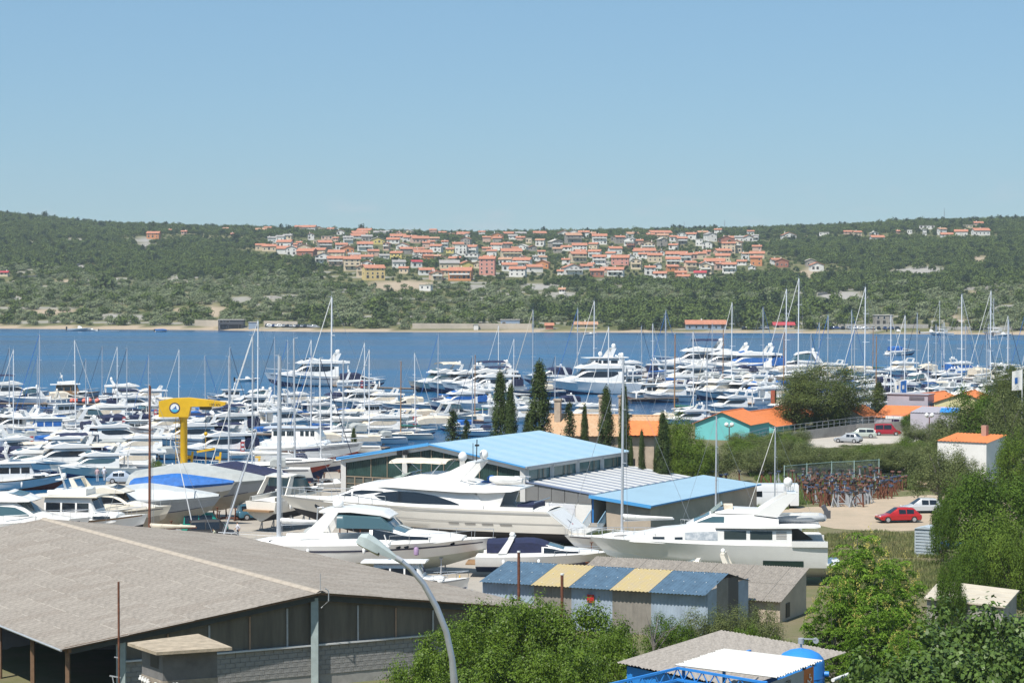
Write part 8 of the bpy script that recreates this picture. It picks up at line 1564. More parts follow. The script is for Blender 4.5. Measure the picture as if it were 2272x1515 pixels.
# ------------------------------------------------------------------ parking wall, railing, lamps, fence
pw_ = thing('parking_wall', 'pale concrete ramp wall with metal railing by the parked cars', 'wall', PZ(1680, 975, GZ)); O = PZ(1680, 975, GZ)
pts = [PZ(a, b, GZ) - O for a, b in ((1640, 994), (1700, 984), (1800, 974), (1900, 964), (2010, 958), (2120, 951))]
hts = [0.8, 1.2, 1.4, 1.6, 1.7, 1.2]
for i in range(5): piece('wall_segment', pw_, CONC, lambda q: slab(q, [pts[i] + Vector((0, 0, hts[i])), pts[i + 1] + Vector((0, 0, hts[i + 1])), pts[i + 1] + Vector((0, 0.3, hts[i + 1])), pts[i] + Vector((0, 0.3, hts[i]))], 2.2))
for i in range(5): piece('railing', pw_, GALV, lambda q: [beam(q, pts[i].lerp(pts[i + 1], j / 8) + Vector((0, 0.15, hts[i])), pts[i].lerp(pts[i + 1], j / 8) + Vector((0, 0.15, hts[i] + 1.05)), 0.05, 0.05) for j in range(9)], lambda q: [beam(q, pts[i] + Vector((0, 0.15, hts[i] + z)), pts[i + 1] + Vector((0, 0.15, hts[i + 1] + z)), 0.05, 0.05) for z in (0.5, 1.05)])
for px, d_, top, lab in ((1618, 345, 943, 'twin globe street lamp left of the parking ramp'), (2062, 350, 922, 'twin globe street lamp before the lilac building')):
    p = PD(px, top, d_); t = thing('globe_lamp', lab, 'street lamp', (p.x, d_, GZ), 0, 'twin globe lamps'); h_ = p.z - GZ
    piece('post', t, mat('dark_red_post', (0.12, 0.03, 0.03), 0.5), lambda q: q.tube([(0, 0, 0), (0, 0, h_ - 0.3)], 0.08, 6), lambda q: q.tube([(-0.4, 0, h_ - 0.25), (0.4, 0, h_ - 0.25)], 0.05, 5), smooth=0.9)
    for sg in (-1, 1): piece('globe', t, FENDER, lambda q: q.ball((sg * 0.4, 0, h_ + 0.08), 0.34, 10), smooth=1.2)
fe = thing('green_wire_fence', 'pale green wire fence behind the cradle field', 'fence', PZ(1740, 1078, GZ)); O = PZ(1740, 1078, GZ); fpts = [PZ(a, b, GZ) - O for a, b in ((1740, 1078), (1790, 1073), (1845, 1068), (1895, 1066), (1950, 1062))]
PG = mat('pale_green_steel', (0.35, 0.48, 0.44), 0.6); NET = mat('wire_net', (0.28, 0.33, 0.31), 0.6)
for i, p in enumerate(fpts): piece('post', fe, PG, lambda q: beam(q, p, p + Vector((0, 0, 2.4)), 0.1, 0.1))
for i in range(4):
    a, b = fpts[i], fpts[i + 1]; piece('net', fe, NET, lambda q: [beam(q, a.lerp(b, j / 22), a.lerp(b, j / 22) + Vector((0, 0, 2.2)), 0.014, 0.014) for j in range(1, 22)], lambda q: [beam(q, a + Vector((0, 0, z)), b + Vector((0, 0, z)), 0.014, 0.014) for z in np.linspace(0.15, 2.2, 14)]); piece('top_rail', fe, PG, lambda q: beam(q, a + Vector((0, 0, 2.3)), b + Vector((0, 0, 2.3)), 0.06, 0.06))
# ------------------------------------------------------------------ curved street lamp in the foreground
LD = 45.0; base = PD(1008, 1515, LD); hd = PD(880, 1235, LD); tip = PD(800, 1190, LD)
sl_ = thing('street_lamp', 'curved grey street lamp arching over the foreground', 'street lamp', (base.x, LD, ground_z(base.x, LD))); O = Vector((base.x, LD, ground_z(base.x, LD)))
cur = [PD(a, b, LD) - O for a, b in ((1010, 1560), (1008, 1515), (1003, 1460), (990, 1400), (968, 1345), (940, 1295), (910, 1260), (880, 1236))]
piece('pole', sl_, mat('galvanised_lamp_pole', (0.50, 0.52, 0.55), 0.35, metal=0.6, var=0.12, vs=3), lambda q: q.tube([Vector((cur[0].x, 0, 0))] + cur, [0.075] * 3 + [0.06] * 3 + [0.055, 0.05, 0.045], 12), smooth=0.9)
HEADM = mat('lamp_head_grey', (0.44, 0.50, 0.49), 0.5, var=0.12, vs=5)
a, b = PD(884, 1240, LD) - O, PD(797, 1192, LD) - O; dv = (b - a).normalized(); nv = Vector((-dv.z, 0, dv.x)); nv = nv if nv.z > 0 else -nv; LL = (b - a).length
def head(q):
    rows = []
    for u, w_, t0, t1 in ((0.0, 0.035, -0.035, 0.035), (0.12, 0.06, -0.05, 0.05), (0.55, 0.17, -0.09, 0.13), (0.85, 0.19, -0.10, 0.16), (1.0, 0.15, -0.10, 0.08), (1.02, 0.10, -0.08, 0.02)):
        o_ = a + dv * (LL * u); rows.append([o_ + Vector((0, -w_, 0)) + nv * t0, o_ + Vector((0, -w_ * 0.9, 0)) + nv * (t1 * 0.5), o_ + Vector((0, -w_ * 0.35, 0)) + nv * t1, o_ + Vector((0, w_ * 0.35, 0)) + nv * t1, o_ + Vector((0, w_ * 0.9, 0)) + nv * (t1 * 0.5), o_ + Vector((0, w_, 0)) + nv * t0])
    q.grid(rows, 0, True); q.add(rows[-1], [tuple(range(6))])
hd_ = piece('lamp_head', sl_, HEADM, head, smooth=0.5); piece('collar', sl_, GALV, lambda q: q.tube([a - dv * 0.08, a + dv * 0.06], 0.058, 10), smooth=0.9)
piece('lens', hd_, mat('lamp_lens', (0.55, 0.56, 0.52), 0.2), lambda q: q.grid([[a + dv * LL * u + Vector((0, -w_, 0)) + nv * -0.105, a + dv * LL * u + nv * -0.14, a + dv * LL * u + Vector((0, w_, 0)) + nv * -0.105] for u, w_ in ((0.42, 0.08), (0.6, 0.14), (0.85, 0.15), (0.97, 0.10))]), smooth=0.9)
for u in (0.45, 0.8): piece('clip', hd_, BLACK, lambda q: q.ball(a + dv * LL * u + Vector((0, -0.15, 0)) + nv * -0.07, 0.02, 6), smooth=1)
# ------------------------------------------------------------------ yellow quay crane
cd = PZ(408, 1052, GZ); cr_ = thing('quay_crane', 'bright yellow jib crane with round ship emblem on the quay', 'crane', (cd.x, cd.y, GZ)); m_ = cd.y / FPX
def cq(px, py): return ((px - 408) * m_, (1052 - py) * m_)
prof = [cq(*q) for q in ((354.5, 889), (383, 883), (420, 881.5), (470, 887), (502, 892), (502, 897), (492, 900.5), (425, 901), (420, 924), (354.5, 924))]
piece('jib', cr_, YELLOW, lambda q: q.prism(prof, -0.75, 0.75)); piece('column', cr_, YELLOW, lambda q: q.tube([(0, 0, 0), (0, 0, cq(0, 930)[1]), (0, 0, cq(0, 926)[1]), (0, 0, cq(0, 923)[1] - 0.03)], [0.45, 0.45, 0.6, 0.6], 20), smooth=0.9); piece('foot_flange', cr_, YELLOW, lambda q: q.tube([(0, 0, 0), (0, 0, 0.35)], 0.62, 16), smooth=0.9)
ex_, ez_ = cq(390, 904); WRING = mat('emblem_navy', (0.02, 0.03, 0.10), 0.5)
def disc(q, r, y): q.add([(ex_ + r * math.cos(i * 0.2618), y, ez_ + r * math.sin(i * 0.2618)) for i in range(24)], [tuple(range(24))])
em = piece('emblem', cr_, WRING, lambda q: disc(q, 0.66, -0.765)); piece('emblem_field', em, FENDER, lambda q: disc(q, 0.52, -0.775)); piece('emblem_water', em, mat('emblem_aqua', (0.05, 0.40, 0.62), 0.5), lambda q: q.add([(ex_ + 0.5 * math.cos(a_), -0.785, ez_ + 0.5 * math.sin(a_)) for a_ in np.linspace(3.5, 5.92, 12)], [tuple(range(12))])); piece('emblem_ship', em, BLUEC, lambda q: q.add([(ex_ - 0.28, -0.79, ez_ - 0.12), (ex_ + 0.3, -0.79, ez_ - 0.12), (ex_ + 0.22, -0.79, ez_ - 0.02), (ex_ + 0.15, -0.79, ez_ + 0.32), (ex_ + 0.02, -0.79, ez_ + 0.1), (ex_ - 0.18, -0.79, ez_ - 0.04)], [(0, 1, 2, 3, 4, 5)]))
lx, lz = cq(466, 899); lettering('100 kN', 0.46, cr_, Vector((lx, -0.77, lz)), Vector((1, 0, 0)), Vector((0, 0, 1)), BLACK)
hx, _z = cq(457, 900); piece('trolley', cr_, mat('dark_crane_gear', (0.10, 0.08, 0.03), 0.7), lambda q: q.box(hx - 0.7, hx + 0.7, -0.5, 0.5, cq(0, 908)[1], cq(0, 901)[1] - 0.01)); piece('cable', cr_, BLACK, lambda q: q.tube([(hx, 0, cq(0, 908)[1]), (hx, 0, cq(0, 962)[1])], 0.03, 4)); piece('hook_block', cr_, YELLOW, lambda q: q.ball((hx, 0, cq(0, 962)[1]), 0.25, 8), smooth=1); piece('spreader_bar', cr_, YELLOW, lambda q: beam(q, (hx - 1.1, 0, cq(0, 1002)[1]), (hx + 1.1, 0, cq(0, 995)[1]), 0.2, 0.25), lambda q: q.tube([(hx, 0, cq(0, 962)[1]), (hx, 0, cq(0, 998)[1])], 0.03, 4), lambda q: beam(q, (hx, 0, cq(0, 998)[1]), (hx, 0, cq(0, 1040)[1]), 0.06, 0.06))
piece('ladder', cr_, YELLOW, lambda q: [q.tube([(-0.95 + k * 0.4, -0.2, 0.3), (-0.95 + k * 0.4, -0.2, cq(0, 926)[1])], 0.03, 4) for k in (0, 1)], lambda q: [q.tube([(-0.95, -0.2, z), (-0.55, -0.2, z)], 0.02, 4) for z in np.arange(0.5, 7.0, 0.4)]); piece('platform', cr_, YELLOW, lambda q: q.box(-1.2, -0.4, -0.6, 0.4, 6.3, 6.36))
for i, (px, py, lab) in enumerate(((487, 1052, 'yellow steel post right of the crane'), (425, 1050, 'yellow steel post at the crane foot'), (575, 1048, 'yellow steel post beside the masts'))):
    p = PZ(px, py, GZ); t = thing('steel_post', lab, 'post', (p.x, p.y, GZ), 0, 'yellow posts on the quay'); piece('post', t, YELLOW, lambda q: beam(q, (-0.15, 0, 0), (0.15, 0, 2.7), 0.3, 0.25)); piece('arm', t, YELLOW, lambda q: q.box(-0.5, 0.1, -0.12, 0.12, 1.8, 2.2))
# ------------------------------------------------------------------ cradle field
GALV2 = mat('grey_painted_steel', (0.36, 0.38, 0.40), 0.6, var=0.2, vs=3)
HEADS = [mat('pad_blue', (0.06, 0.09, 0.16), 0.8), mat('pad_black', (0.03, 0.03, 0.03), 0.8), mat('pad_pink', (0.22, 0.11, 0.085), 0.8)]
def prop_mesh(m, pad, kind):
    q = MB()
    if kind == 0:
        beam(q, (0, 0, 0), (0, 0, 1.5), 0.1, 0.1); beam(q, (-0.45, 0, 0), (0, 0, 0.9), 0.07, 0.07); beam(q, (0.45, 0, 0), (0, 0, 0.9), 0.07, 0.07); beam(q, (0, -0.5, 0), (0, 0, 0.9), 0.07, 0.07); q.box(-0.2, 0.2, -0.12, 0.12, 1.5, 1.62, 1)
    else:
        for x in (-0.5, 0.5): beam(q, (x, 0, 0), (x * 0.8, 0, 1.25), 0.12, 0.12); q.box(x * 0.8 - 0.18, x * 0.8 + 0.18, -0.14, 0.14, 1.25, 1.38, 1)
        beam(q, (-0.5, 0, 0.3), (0.5, 0, 0.3), 0.1, 0.1); beam(q, (-0.5, 0, 0.1), (0.4, 0, 1.1), 0.07, 0.07)
    return q.mesh('prop_frame', [m, pad], 0)
PM = [prop_mesh(m, pd, k) for m in (RUST, RUST, GALV2) for pd in HEADS for k in (0, 1)]
crn = random.Random(9); NPX = []
for r_, (y, x0, x1, n_) in enumerate(((1066, 1790, 1960, 16), (1078, 1720, 2010, 30), (1088, 1775, 2015, 32), (1097, 1780, 1990, 30), (1106, 1785, 1975, 28), (1115, 1790, 1935, 22), (1122, 1815, 1915, 14))):
    for i in range(n_):
        px = x0 + (x1 - x0) * (i + crn.uniform(-0.3, 0.3)) / n_; p = PZ(px, y + crn.uniform(-3, 3), GZ)
        me_ = crn.choice(PM[12:]) if (r_ > 3 and 1850 < px < 1935 and crn.random() < 0.75) or crn.random() < 0.15 else crn.choice(PM[:12])
        nm_ = 'grey' if me_ in PM[12:] else 'rusty'
        t = thing('boat_prop', f"{nm_} boat prop, {nth(i)} from left in the cradle field's {nth(r_)} row", 'boat prop', (p.x, p.y, GZ), crn.uniform(0, 3.1), 'boat props stored in the field', crn.uniform(0.85, 1.2)); part('frame', me_, t)
for i, (px, py) in enumerate(((1580, 1085), (1605, 1086), (1640, 1084), (1700, 1082))):
    p = PZ(px, py, GZ); t = thing('boat_prop', f'rusty boat prop behind the flat blue roof, {nth(i)} from left', 'boat prop', (p.x, p.y, GZ), i * 0.9, 'boat props stored in the field', 1.3); part('frame', PM[i], t)
# heap of stones at the end of the field
for i in range(9):
    p = PZ(2040 + (i % 5) * 9, 1085 + (i // 5) * 3, GZ); q = MB(); q.ball((0, 0, 0.3), 0.55, 8, sz=0.7); q.v = [(a * (1 + 0.2 * math.sin(9 * b + i)), b * (1 + 0.2 * math.cos(7 * a + i)), c) for a, b, c in q.v]
    o = part('boulder', q.mesh('boulder', mat('pale_boulder', (0.52, 0.40, 0.27), 0.95, var=0.3, vs=3), 0.6), None, (p.x, p.y, GZ + 0.45 * (i > 4))); props(o, f"pale boulder in the stone heap behind the silver car, {'upper' if i > 4 else 'lower'} layer, {nth(i % 5)} from left", 'boulder', 'stone heap')
# ------------------------------------------------------------------ vehicles
TYRE = mat('tyre', (0.02, 0.02, 0.02), 0.85); RIM = mat('alloy_rim', (0.5, 0.5, 0.52), 0.35, metal=0.5); LAMPW = mat('head_lamp', (0.75, 0.76, 0.74), 0.15); LAMPR = mat('tail_lamp', (0.45, 0.02, 0.02), 0.25)
def vehicle(kind, paint, L=4.2, W=1.72, Hh=1.45):
    T = Template(); r = 0.31 if kind != 'van' else 0.34; z0 = 0.28; h = W / 2
    if kind == 'van':
        B_ = Sup([(L / 2, z0 + 0.12, 0.75, h * 0.86), (L / 2 - 0.25, z0, 1.02, h * 0.97), (L / 2 - 0.95, z0, 1.22, h), (L / 2 - 1.55, z0, Hh - 0.25, h), (L / 2 - 1.95, z0, Hh, h), (-L / 2 + 0.08, z0, Hh, h), (-L / 2, z0 + 0.05, Hh - 0.12, h)], 0.05, 0.05, 26); b = T.add('body', B_.mesh('body', paint)); T.add('side_window', B_.side([(L / 2 - 1.2, 1.32), (L / 2 - 1.6, 1.78), (L / 2 - 2.2, 1.8)], [(L / 2 - 1.2, 1.25), (L / 2 - 2.2, 1.22)], GLASS), b); T.add('windscreen', B_.screen(L / 2 - 1.55, L / 2 - 0.98, 0.97, GLASS), b)
        T.add('body_seam', B_.side([(-L / 2 + 0.1, 1.74), (L / 2 - 2.3, 1.74)], [(-L / 2 + 0.1, 1.71), (L / 2 - 2.3, 1.71)], HULLGREY, 0.012), b); wb = L * 0.29
    else:
        mpv = kind == 'mpv'; est = kind == 'estate'
        zb = 0.92 if mpv else 0.80
        B_ = Sup([(L / 2, z0 + 0.15, 0.62, h * 0.8), (L / 2 - 0.2, z0, zb - 0.16, h * 0.95), (L / 2 - 1.0, z0, zb, h), (-L / 2 + 0.35, z0, zb + 0.03, h), (-L / 2 + 0.08, z0, zb - 0.02, h * 0.95), (-L / 2, z0 + 0.15, 0.7, h * 0.88)], 0.06, 0.02, 22); b = T.add('body', B_.mesh('body', paint))
        ft = L / 2 - (1.0 if not mpv else 0.75); rf = ft - (0.95 if not mpv else 0.7); rb = -L / 2 + (0.75 if kind == 'hatch' else 0.25 if mpv else 0.4); re = -L / 2 + (0.15 if kind != 'hatch' else 0.2)
        C_ = Sup([(ft, zb - 0.04, zb + 0.02, h * 0.9), (rf, zb - 0.04, Hh - 0.02, h * 0.92), ((rf + rb) / 2, zb - 0.04, Hh, h * 0.92), (rb, zb - 0.04, Hh - 0.08, h * 0.9), (re, zb - 0.04, zb + 0.05, h * 0.88)], 0.28, 0.03, 18); c = T.add('cabin', C_.mesh('cabin', paint))
        for xa, xb in ((rf - 0.02, (rf + rb) / 2 + 0.08), ((rf + rb) / 2 - 0.02, rb + 0.05)): T.add('side_window', C_.side([(xb, Hh - 0.2), (xa, Hh - 0.16)], [(xb, zb + 0.06), (xa, zb + 0.06)], GLASS, 0.012, 5, 'side_window'), c)
        T.add('windscreen', C_.screen(rf + 0.05, ft - 0.08, 0.95, GLASS, 0.012), c); T.add('rear_window', C_.screen(re + 0.06, rb - 0.05, 0.92, GLASS, 0.012, name='rear_window'), c); wb = L * 0.31
    for sx in (1, -1):
        for sy in (1, -1):
            q = MB(); q.tube([(sx * wb, sy * (h - 0.16), r), (sx * wb, sy * (h + 0.02), r)], r, 16); w = T.add('wheel', q.mesh('wheel', TYRE, 0.8)); q = MB(); q.tube([(sx * wb, sy * (h + 0.0), r), (sx * wb, sy * (h + 0.035), r)], r * 0.62, 12); T.add('rim', q.mesh('rim', RIM, 0.8), w)
            q = MB(); q.box(sx * (L / 2 - 0.16) - 0.05, sx * (L / 2 - 0.16) + 0.05, sy * h * 0.62 - 0.16, sy * h * 0.62 + 0.16, 0.6, 0.72) ; q.v = [(x + sx * 0.06, y, z) for x, y, z in q.v]; T.add('headlight' if sx > 0 else 'tail_light', q.mesh('light', LAMPW if sx > 0 else LAMPR, 0), b)
    q = MB(); q.box(-L / 2 + 0.1, L / 2 - 0.1, -h + 0.06, h - 0.06, 0.2, z0 + 0.05); T.add('underbody', q.mesh('underbody', TYRE, 0)); q = MB(); q.box(L / 2 - 0.12, L / 2 + 0.03, -h * 0.8, h * 0.8, 0.32, 0.48); T.add('bumper', q.mesh('bumper', TYRE if kind != 'van' else HULLGREY, 0), b)
    return T
def paint(n, c): return mat('car_paint_' + n, c, 0.25, coat=0.6, metal=0.15)
VEH = [('van', paint('white', (0.78, 0.78, 0.77)), 6.0, 2.05, 2.5, 1706, 1126, 180, 'white_van', 'white delivery van parked before the cradle field', 'van'), ('hatch', paint('red', (0.45, 0.015, 0.015)), 4.3, 1.78, 1.45, 1993, 1158, 190, 'red_car', 'red hatchback parked on the gravel behind the feathery tree', 'car'), ('hatch', paint('silver', (0.55, 0.56, 0.57)), 4.3, 1.78, 1.5, 2045, 1137, 186, 'silver_car', 'silver car parked behind the red hatchback', 'car'),
       ('mpv', paint('dark_red', (0.32, 0.012, 0.02)), 4.2, 1.72, 1.82, 1968, 966, -4, 'red_van', 'dark red van with side windows on the upper parking', 'car'), ('estate', paint('pale_green', (0.50, 0.54, 0.48)), 4.6, 1.75, 1.45, 1910, 971, 175, 'estate_car', 'pale green estate car left of the dark red van', 'car'), ('hatch', paint('grey', (0.40, 0.42, 0.44)), 4.0, 1.7, 1.42, 1882, 982, 150, 'grey_car', 'grey car half hidden by olives below the estate', 'car'),
       ('hatch', paint('light_blue', (0.36, 0.42, 0.50)), 4.1, 1.7, 1.45, 277, 1072, -4, 'silver_blue_car', 'silver blue hatchback parked on the left quay', 'car'), ('mpv', BLACK, 4.3, 1.75, 1.8, 470, 1196, 8, 'black_jeep', 'black off-road car under the grey wrapped bow', 'car'), ('mpv', mat('car_paint_green', (0.01, 0.24, 0.18), 0.3, coat=0.4), 4.3, 1.75, 1.95, 455, 1183, 6, 'green_jeep', 'green off-road car behind the black one', 'car'),
       ('hatch', paint('dark', (0.02, 0.025, 0.035)), 4.2, 1.74, 1.42, 697, 1128, 30, 'dark_car', 'dark car behind the large yacht bow', 'car'), ('hatch', paint('pale_blue', (0.35, 0.50, 0.60)), 4.0, 1.7, 1.42, 540, 1052, 5, 'pale_blue_car', 'pale blue car among the masts on the quay', 'car'), ('estate', paint('slate', (0.12, 0.15, 0.18)), 4.4, 1.74, 1.45, 505, 1056, 0, 'slate_car', 'slate grey car behind the crane hook', 'car'), ('mpv', paint('teal', (0.05, 0.14, 0.20)), 4.2, 1.72, 1.6, 572, 1152, 20, 'teal_car', 'dark teal car in the shade under the navy wrapped hull', 'car')]
for k, pt_, L_, W_, H_, px, py, hd__, nm, lab, cat in VEH:
    p = PZ(px, py, GZ); vehicle(k, pt_, L_, W_, H_).place(nm, lab, cat, (p.x, p.y, GZ + 0.02), R(hd__), 'parked vehicles')
# far shore cars
FC = [vehicle('hatch', paint(n, c)) for n, c in (('white', (0.78, 0.78, 0.77)), ('dark', (0.02, 0.025, 0.035)), ('grey', (0.40, 0.42, 0.44)), ('blue2', (0.03, 0.06, 0.18)))]
frn = random.Random(4)
for i, px in enumerate(list(np.linspace(592, 700, 15)) + list(np.linspace(1650, 1700, 5)) + list(np.linspace(1830, 1990, 13))):
    p = shore_pt(px, 17); j = frn.randrange(4); FC[j].place('parked_car', f"{('white', 'black', 'grey', 'navy')[j]} car parked along the far beach, {nth(i)} from left", 'car', (p.x, p.y, p.z), R(frn.choice((80, 90, 100, 0))), 'cars parked along the far beach', 1.1)
# container, boat trailer, kayak
p = PZ(2058, 1232, GZ); t = thing('storage_container', 'pale grey ribbed storage container behind the feathery tree', 'container', (p.x, p.y, GZ), R(-25)); CONT = mat('pale_grey_container', (0.42, 0.48, 0.52), 0.6, var=0.15, vs=1)
piece('body', t, CONT, lambda q: q.box(-0.9, 0.9, -0.9, 0.9, 0, 2.35)); piece('roof', t, CONT, lambda q: q.add([(-1, -1, 2.36), (1, -1, 2.36), (1, 1, 2.36), (-1, 1, 2.36), (0, -1, 2.6), (0, 1, 2.6)], [(0, 1, 4), (1, 2, 5, 4), (2, 3, 5), (3, 0, 4, 5)]))
for i in range(8): piece('rib', t, CONT, lambda q: q.box(-0.82, 0.82, -0.95, -0.901, 0.2 + i * 0.26, 0.34 + i * 0.26))
p = PZ(2100, 1218, GZ); o = part('kayak', MB().tube([(-2.2, 0, 0.35), (-1.2, 0, 0.3), (0, 0, 0.3), (1.2, 0, 0.3), (2.2, 0, 0.4)], [0.04, 0.28, 0.36, 0.28, 0.04], 10).mesh('kayak', BLUEC, 0.9), None, (p.x, p.y, GZ + 0.1), rz=0.2); props(o, 'bright blue kayak lying right of the container', 'kayak')
p = PZ(735, 1075, GZ); t = thing('boat_trailer', 'grey boat trailer with red lamp left of the blue roofed hall', 'trailer', (p.x, p.y, GZ), R(10))
for y_ in (-0.7, 0.7): piece('beam', t, GALV, lambda q: beam(q, (-2.2, y_, 0.6), (1.6, y_ * 0.6, 0.6), 0.1, 0.12))
for x_ in (-2.0, -0.8, 0.4, 1.5): piece('crossbar', t, GALV, lambda q: beam(q, (x_, -0.75, 0.72), (x_, 0.75, 0.72), 0.08, 0.08))
for y_ in (-0.95, 0.95): piece('wheel', t, TYRE, lambda q: q.tube([(-0.4, y_ - 0.1, 0.33), (-0.4, y_ + 0.1, 0.33)], 0.33, 14), smooth=0.8)
piece('tail_lamp', t, LAMPR, lambda q: q.box(-2.35, -2.25, -0.8, -0.4, 0.6, 0.8))
for i, (px, py) in enumerate(((668, 1066), (685, 1065))): p = PZ(px, py, GZ + 1.2); o = part('buoy', BU_ME, None, (p.x, p.y, GZ + 0.9), scale=(0.7,) * 3); props(o, f"orange buoy hanging by the boat trailer, {('left', 'right')[i]} one", 'buoy', 'orange buoys in the yard')
p = PZ(360, 1196, GZ); q = MB(); rows = []
for i in range(9):
    u = i / 8; hh = 1.35 * math.sin(math.pi * (0.08 + 0.84 * u)) ** 0.6; rows.append([(-2.2 + 4.4 * u, -0.95, 0), (-2.2 + 4.4 * u, -0.8, hh * 0.7), (-2.2 + 4.4 * u, 0, hh), (-2.2 + 4.4 * u, 0.8, hh * 0.7), (-2.2 + 4.4 * u, 0.95, 0)])
q.grid(rows); q.add(rows[0], [(0, 1, 2, 3, 4)]); q.add(rows[-1], [(4, 3, 2, 1, 0)]); o = part('covered_car', q.mesh('covered_car', GREYC, 0.7), None, (p.x, p.y, GZ), rz=R(-5)); props(o, 'car under a pale grey cover just behind the hall roof', 'covered car')
# flags
for px, d_, top, fl, lab in ((2000, 410, 842, 'e', 'white flag with blue emblem on a mast behind the lilac building'), (2012, 410, 842, 'b', 'blue and white flag beside the emblem flag'), (2268, 300, 818, 'w', 'white and blue flag on a pole at the right edge')):
    p = PD(px, top, d_); t = thing('flag', lab, 'flag', (p.x, d_, GZ), 0, 'flags'); h_ = p.z - GZ; piece('pole', t, ALUW, lambda q: q.tube([(0, 0, 0), (0, 0, h_)], 0.05, 6), smooth=0.9); W_ = 1.1 if fl != 'w' else 1.3; H_ = 2.2 if fl != 'w' else 2.6
    piece('cloth', t, WHITEC if fl != 'b' else BLUEC, lambda q: q.grid([[(-W_ * u, 0.12 * math.sin(u * 6), h_ - 0.1 - 0.25 * u), (-W_ * u, 0.12 * math.sin(u * 6 + 0.8), h_ - 0.1 - H_ - 0.1 * u)] for u in np.linspace(0, 1, 8)]), smooth=1); piece('emblem', t, BLUEC if fl != 'b' else WHITEC, lambda q: q.grid([[(-W_ * u, 0.12 * math.sin(u * 6) - 0.03, h_ - 0.1 - H_ * 0.35 - 0.2 * u), (-W_ * u, 0.12 * math.sin(u * 6 + .3) - 0.03, h_ - 0.1 - H_ * 0.65 - 0.2 * u)] for u in np.linspace(0.3, 0.75, 5)]), smooth=1)
# antenna masts on the far ridge
for i, (px, top, base_) in enumerate(((1518, 492, 512), (1608, 488, 512), (2095, 462, 486))):
    d_ = 2480; p = PD(px, base_, d_); t = thing('antenna_mast', f"thin lattice antenna mast on the far ridge, {('left', 'middle', 'right')[i]} one", 'antenna', (p.x, d_, p.z - 6), 0, 'antenna masts on the ridge'); piece('mast', t, WIRE, lambda q: q.tube([(0, 0, 0), (0, 0, PD(px, top, d_).z - p.z + 6)], [0.5, 0.2], 5))
# ------------------------------------------------------------------ people
SKIN = mat('skin', (0.42, 0.26, 0.18), 0.6); HAIR = mat('hair', (0.03, 0.022, 0.018), 0.7)
def sdist(c, a, b): return (c - a.lerp(b, max(0, min(1, (c - a).dot(b - a) / max(1e-6, (b - a).length_squared))))).length
def person(label, loc, rz, J, shirt, trousers, group='people in the yard'):
    """J: joint positions; one skinned body, clothes told apart by region"""
    names = list(J); idx = {n_: i for i, n_ in enumerate(names)}
    bones = [('pelvis', 'chest'), ('chest', 'neck'), ('neck', 'head'), ('head', 'top'), ('chest', 'shL'), ('shL', 'elL'), ('elL', 'haL'), ('chest', 'shR'), ('shR', 'elR'), ('elR', 'haR'), ('pelvis', 'hiL'), ('hiL', 'knL'), ('knL', 'anL'), ('anL', 'toL'), ('pelvis', 'hiR'), ('hiR', 'knR'), ('knR', 'anR'), ('anR', 'toR')]
    rad = {'pelvis': 0.15, 'chest': 0.16, 'neck': 0.06, 'head': 0.10, 'top': 0.07, 'sh': 0.07, 'el': 0.05, 'ha': 0.04, 'hi': 0.10, 'kn': 0.07, 'an': 0.05, 'to': 0.04}
    me = bpy.data.meshes.new('body'); me.from_pydata([J[n_] for n_ in names], [(idx[a], idx[b]) for a, b in bones], []); ob = bpy.data.objects.new('tmp', me); COL.objects.link(ob)
    sk = ob.modifiers.new('skin', 'SKIN'); me.skin_vertices  # created with the modifier
    for i, n_ in enumerate(names):
        r_ = rad.get(n_, rad.get(n_[:2], 0.06)); me.skin_vertices[0].data[i].radius = (r_, r_); me.skin_vertices[0].data[i].use_root = n_ == 'pelvis'
    sub = ob.modifiers.new('sub', 'SUBSURF'); sub.levels = 1; sub.render_levels = 1
    dg = bpy.context.evaluated_depsgraph_get(); m2 = bpy.data.meshes.new_from_object(ob.evaluated_get(dg)); bpy.data.objects.remove(ob)
    for q in (SKIN, shirt, trousers, HAIR): m2.materials.append(q)
    P = {k: Vector(v) for k, v in J.items()}
    for f in m2.polygons:
        c = f.center; seg = min(bones, key=lambda b: sdist(c, P[b[0]], P[b[1]]))
        f.material_index = 3 if seg == ('head', 'top') or (seg == ('neck', 'head') and c.z > P['head'].z) else 0 if seg[1] in ('head', 'haL', 'haR') else 2 if seg[0][:2] in ('hi', 'kn', 'an') or seg[1][:2] == 'hi' else 1
    m2.shade_smooth(); t = thing('person', label, 'person', loc, rz, group); part('body', m2, t); return t
def stand(st=0.0, sw=0.2):
    return {'pelvis': (0, 0, 0.95), 'chest': (0.03, 0, 1.3), 'neck': (0.04, 0, 1.5), 'head': (0.07, 0, 1.62), 'top': (0.06, 0, 1.72), 'shL': (0.03, 0.19, 1.42), 'elL': (-sw * 0.6, 0.25, 1.15), 'haL': (-sw * 0.3, 0.24, 0.88), 'shR': (0.03, -0.19, 1.42), 'elR': (sw * 0.6, -0.25, 1.15), 'haR': (sw * 1.3, -0.24, 0.92), 'hiL': (0, 0.1, 0.88), 'knL': (st * 0.5 + 0.04, 0.1, 0.48), 'anL': (st, 0.1, 0.09), 'toL': (st + 0.16, 0.1, 0.04), 'hiR': (0, -0.1, 0.88), 'knR': (-st * 0.3 + 0.06, -0.1, 0.48), 'anR': (-st, -0.1, 0.10), 'toR': (-st + 0.15, -0.1, 0.04)}
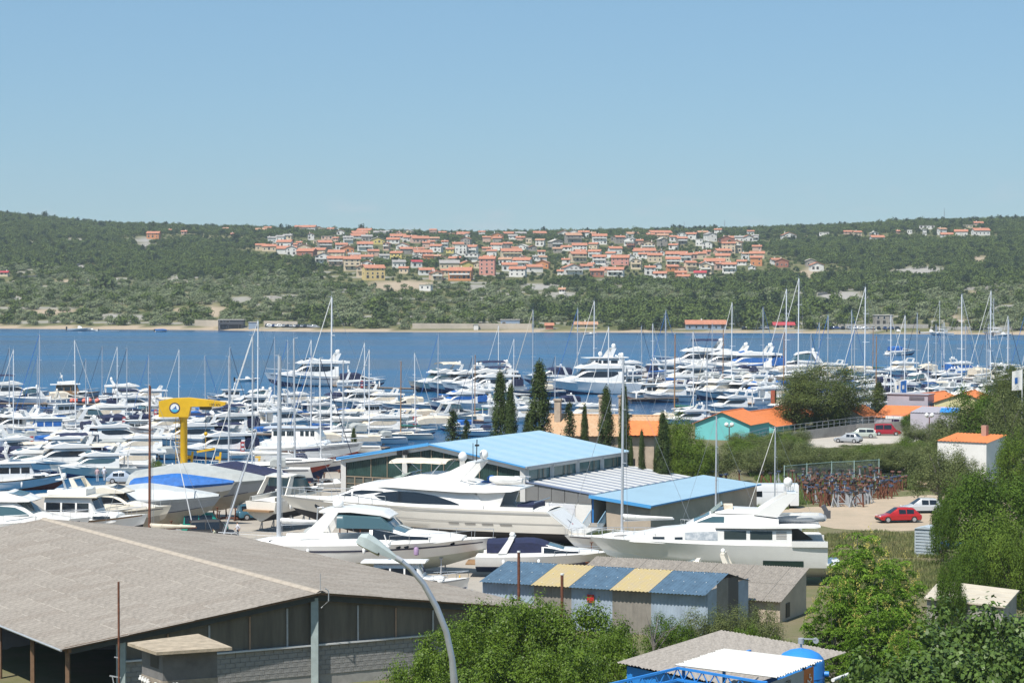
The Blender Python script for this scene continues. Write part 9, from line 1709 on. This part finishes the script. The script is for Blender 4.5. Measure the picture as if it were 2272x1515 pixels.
crouch = {'pelvis': (0, 0, 0.35), 'chest': (0.18, 0, 0.72), 'neck': (0.26, 0, 0.90), 'head': (0.34, 0, 1.0), 'top': (0.36, 0, 1.1), 'shL': (0.2, 0.19, 0.82), 'elL': (0.42, 0.22, 0.62), 'haL': (0.6, 0.12, 0.5), 'shR': (0.2, -0.19, 0.82), 'elR': (0.42, -0.22, 0.62), 'haR': (0.6, -0.12, 0.5), 'hiL': (0.0, 0.12, 0.32), 'knL': (0.42, 0.16, 0.48), 'anL': (0.2, 0.14, 0.09), 'toL': (0.36, 0.15, 0.04), 'hiR': (0.0, -0.12, 0.32), 'knR': (0.42, -0.16, 0.48), 'anR': (0.2, -0.14, 0.09), 'toR': (0.36, -0.15, 0.04)}
TSH = mat('white_shirt', (0.62, 0.62, 0.68), 0.8); TRD = mat('dark_trousers', (0.03, 0.035, 0.05), 0.8); TSG = mat('sage_shirt', (0.42, 0.44, 0.34), 0.8); JEAN = mat('jeans', (0.06, 0.09, 0.16), 0.8); RSH = mat('red_white_shirt', (0.5, 0.35, 0.36), 0.8); SKT = mat('pale_shorts', (0.5, 0.5, 0.52), 0.8)
for lab, px, py, rz, J, a, b in (('person in white shirt and dark trousers walking across the yard', 528, 1199, 3.4, stand(0.28, 0.25), TSH, TRD), ('person in pale green shirt crouching beside the black car', 480, 1198, 3.6, crouch, TSG, JEAN), ('person in pale top with red bag standing on the left quay', 216, 1070, 1.5, stand(0.05, 0.05), RSH, SKT), ('person in white standing on the left quay by the silver car', 231, 1068, 1.2, stand(0.08, 0.08), TSH, SKT)):
    p = PZ(px, py, GZ); person(lab, (p.x, p.y, GZ + 0.015), rz, J, a, b)
p = PZ(470, 1202, GZ); t = thing('yellow_tool', 'small yellow machine beside the crouching person', 'tool', (p.x, p.y, GZ)); piece('body', t, YELLOW, lambda q: q.box(-0.25, 0.25, -0.15, 0.15, 0.1, 0.45)); piece('handle', t, BLACK, lambda q: q.tube([(-0.2, 0, 0.45), (-0.2, 0, 0.6), (0.2, 0, 0.6), (0.2, 0, 0.45)], 0.025, 5))
# ------------------------------------------------------------------ the air over the bay
hz = bpy.data.materials.new('sea_haze'); hz.use_nodes = True; t = hz.node_tree; t.nodes.clear()
o_ = t.nodes.new('ShaderNodeOutputMaterial'); pv = t.nodes.new('ShaderNodeVolumePrincipled')
pv.inputs['Color'].default_value = (0.80, 0.90, 1.0, 1); pv.inputs['Density'].default_value = 0.00010; pv.inputs['Anisotropy'].default_value = 0.2
t.links.new(pv.outputs[0], o_.inputs['Volume'])
mb = MB(); mb.box(-1300, 1300, -60, 3050, -45, 150)
o = part('haze', mb.mesh('haze', hz, 0)); props(o, 'thin pale sea haze over the whole bay', 'haze', kind='stuff')
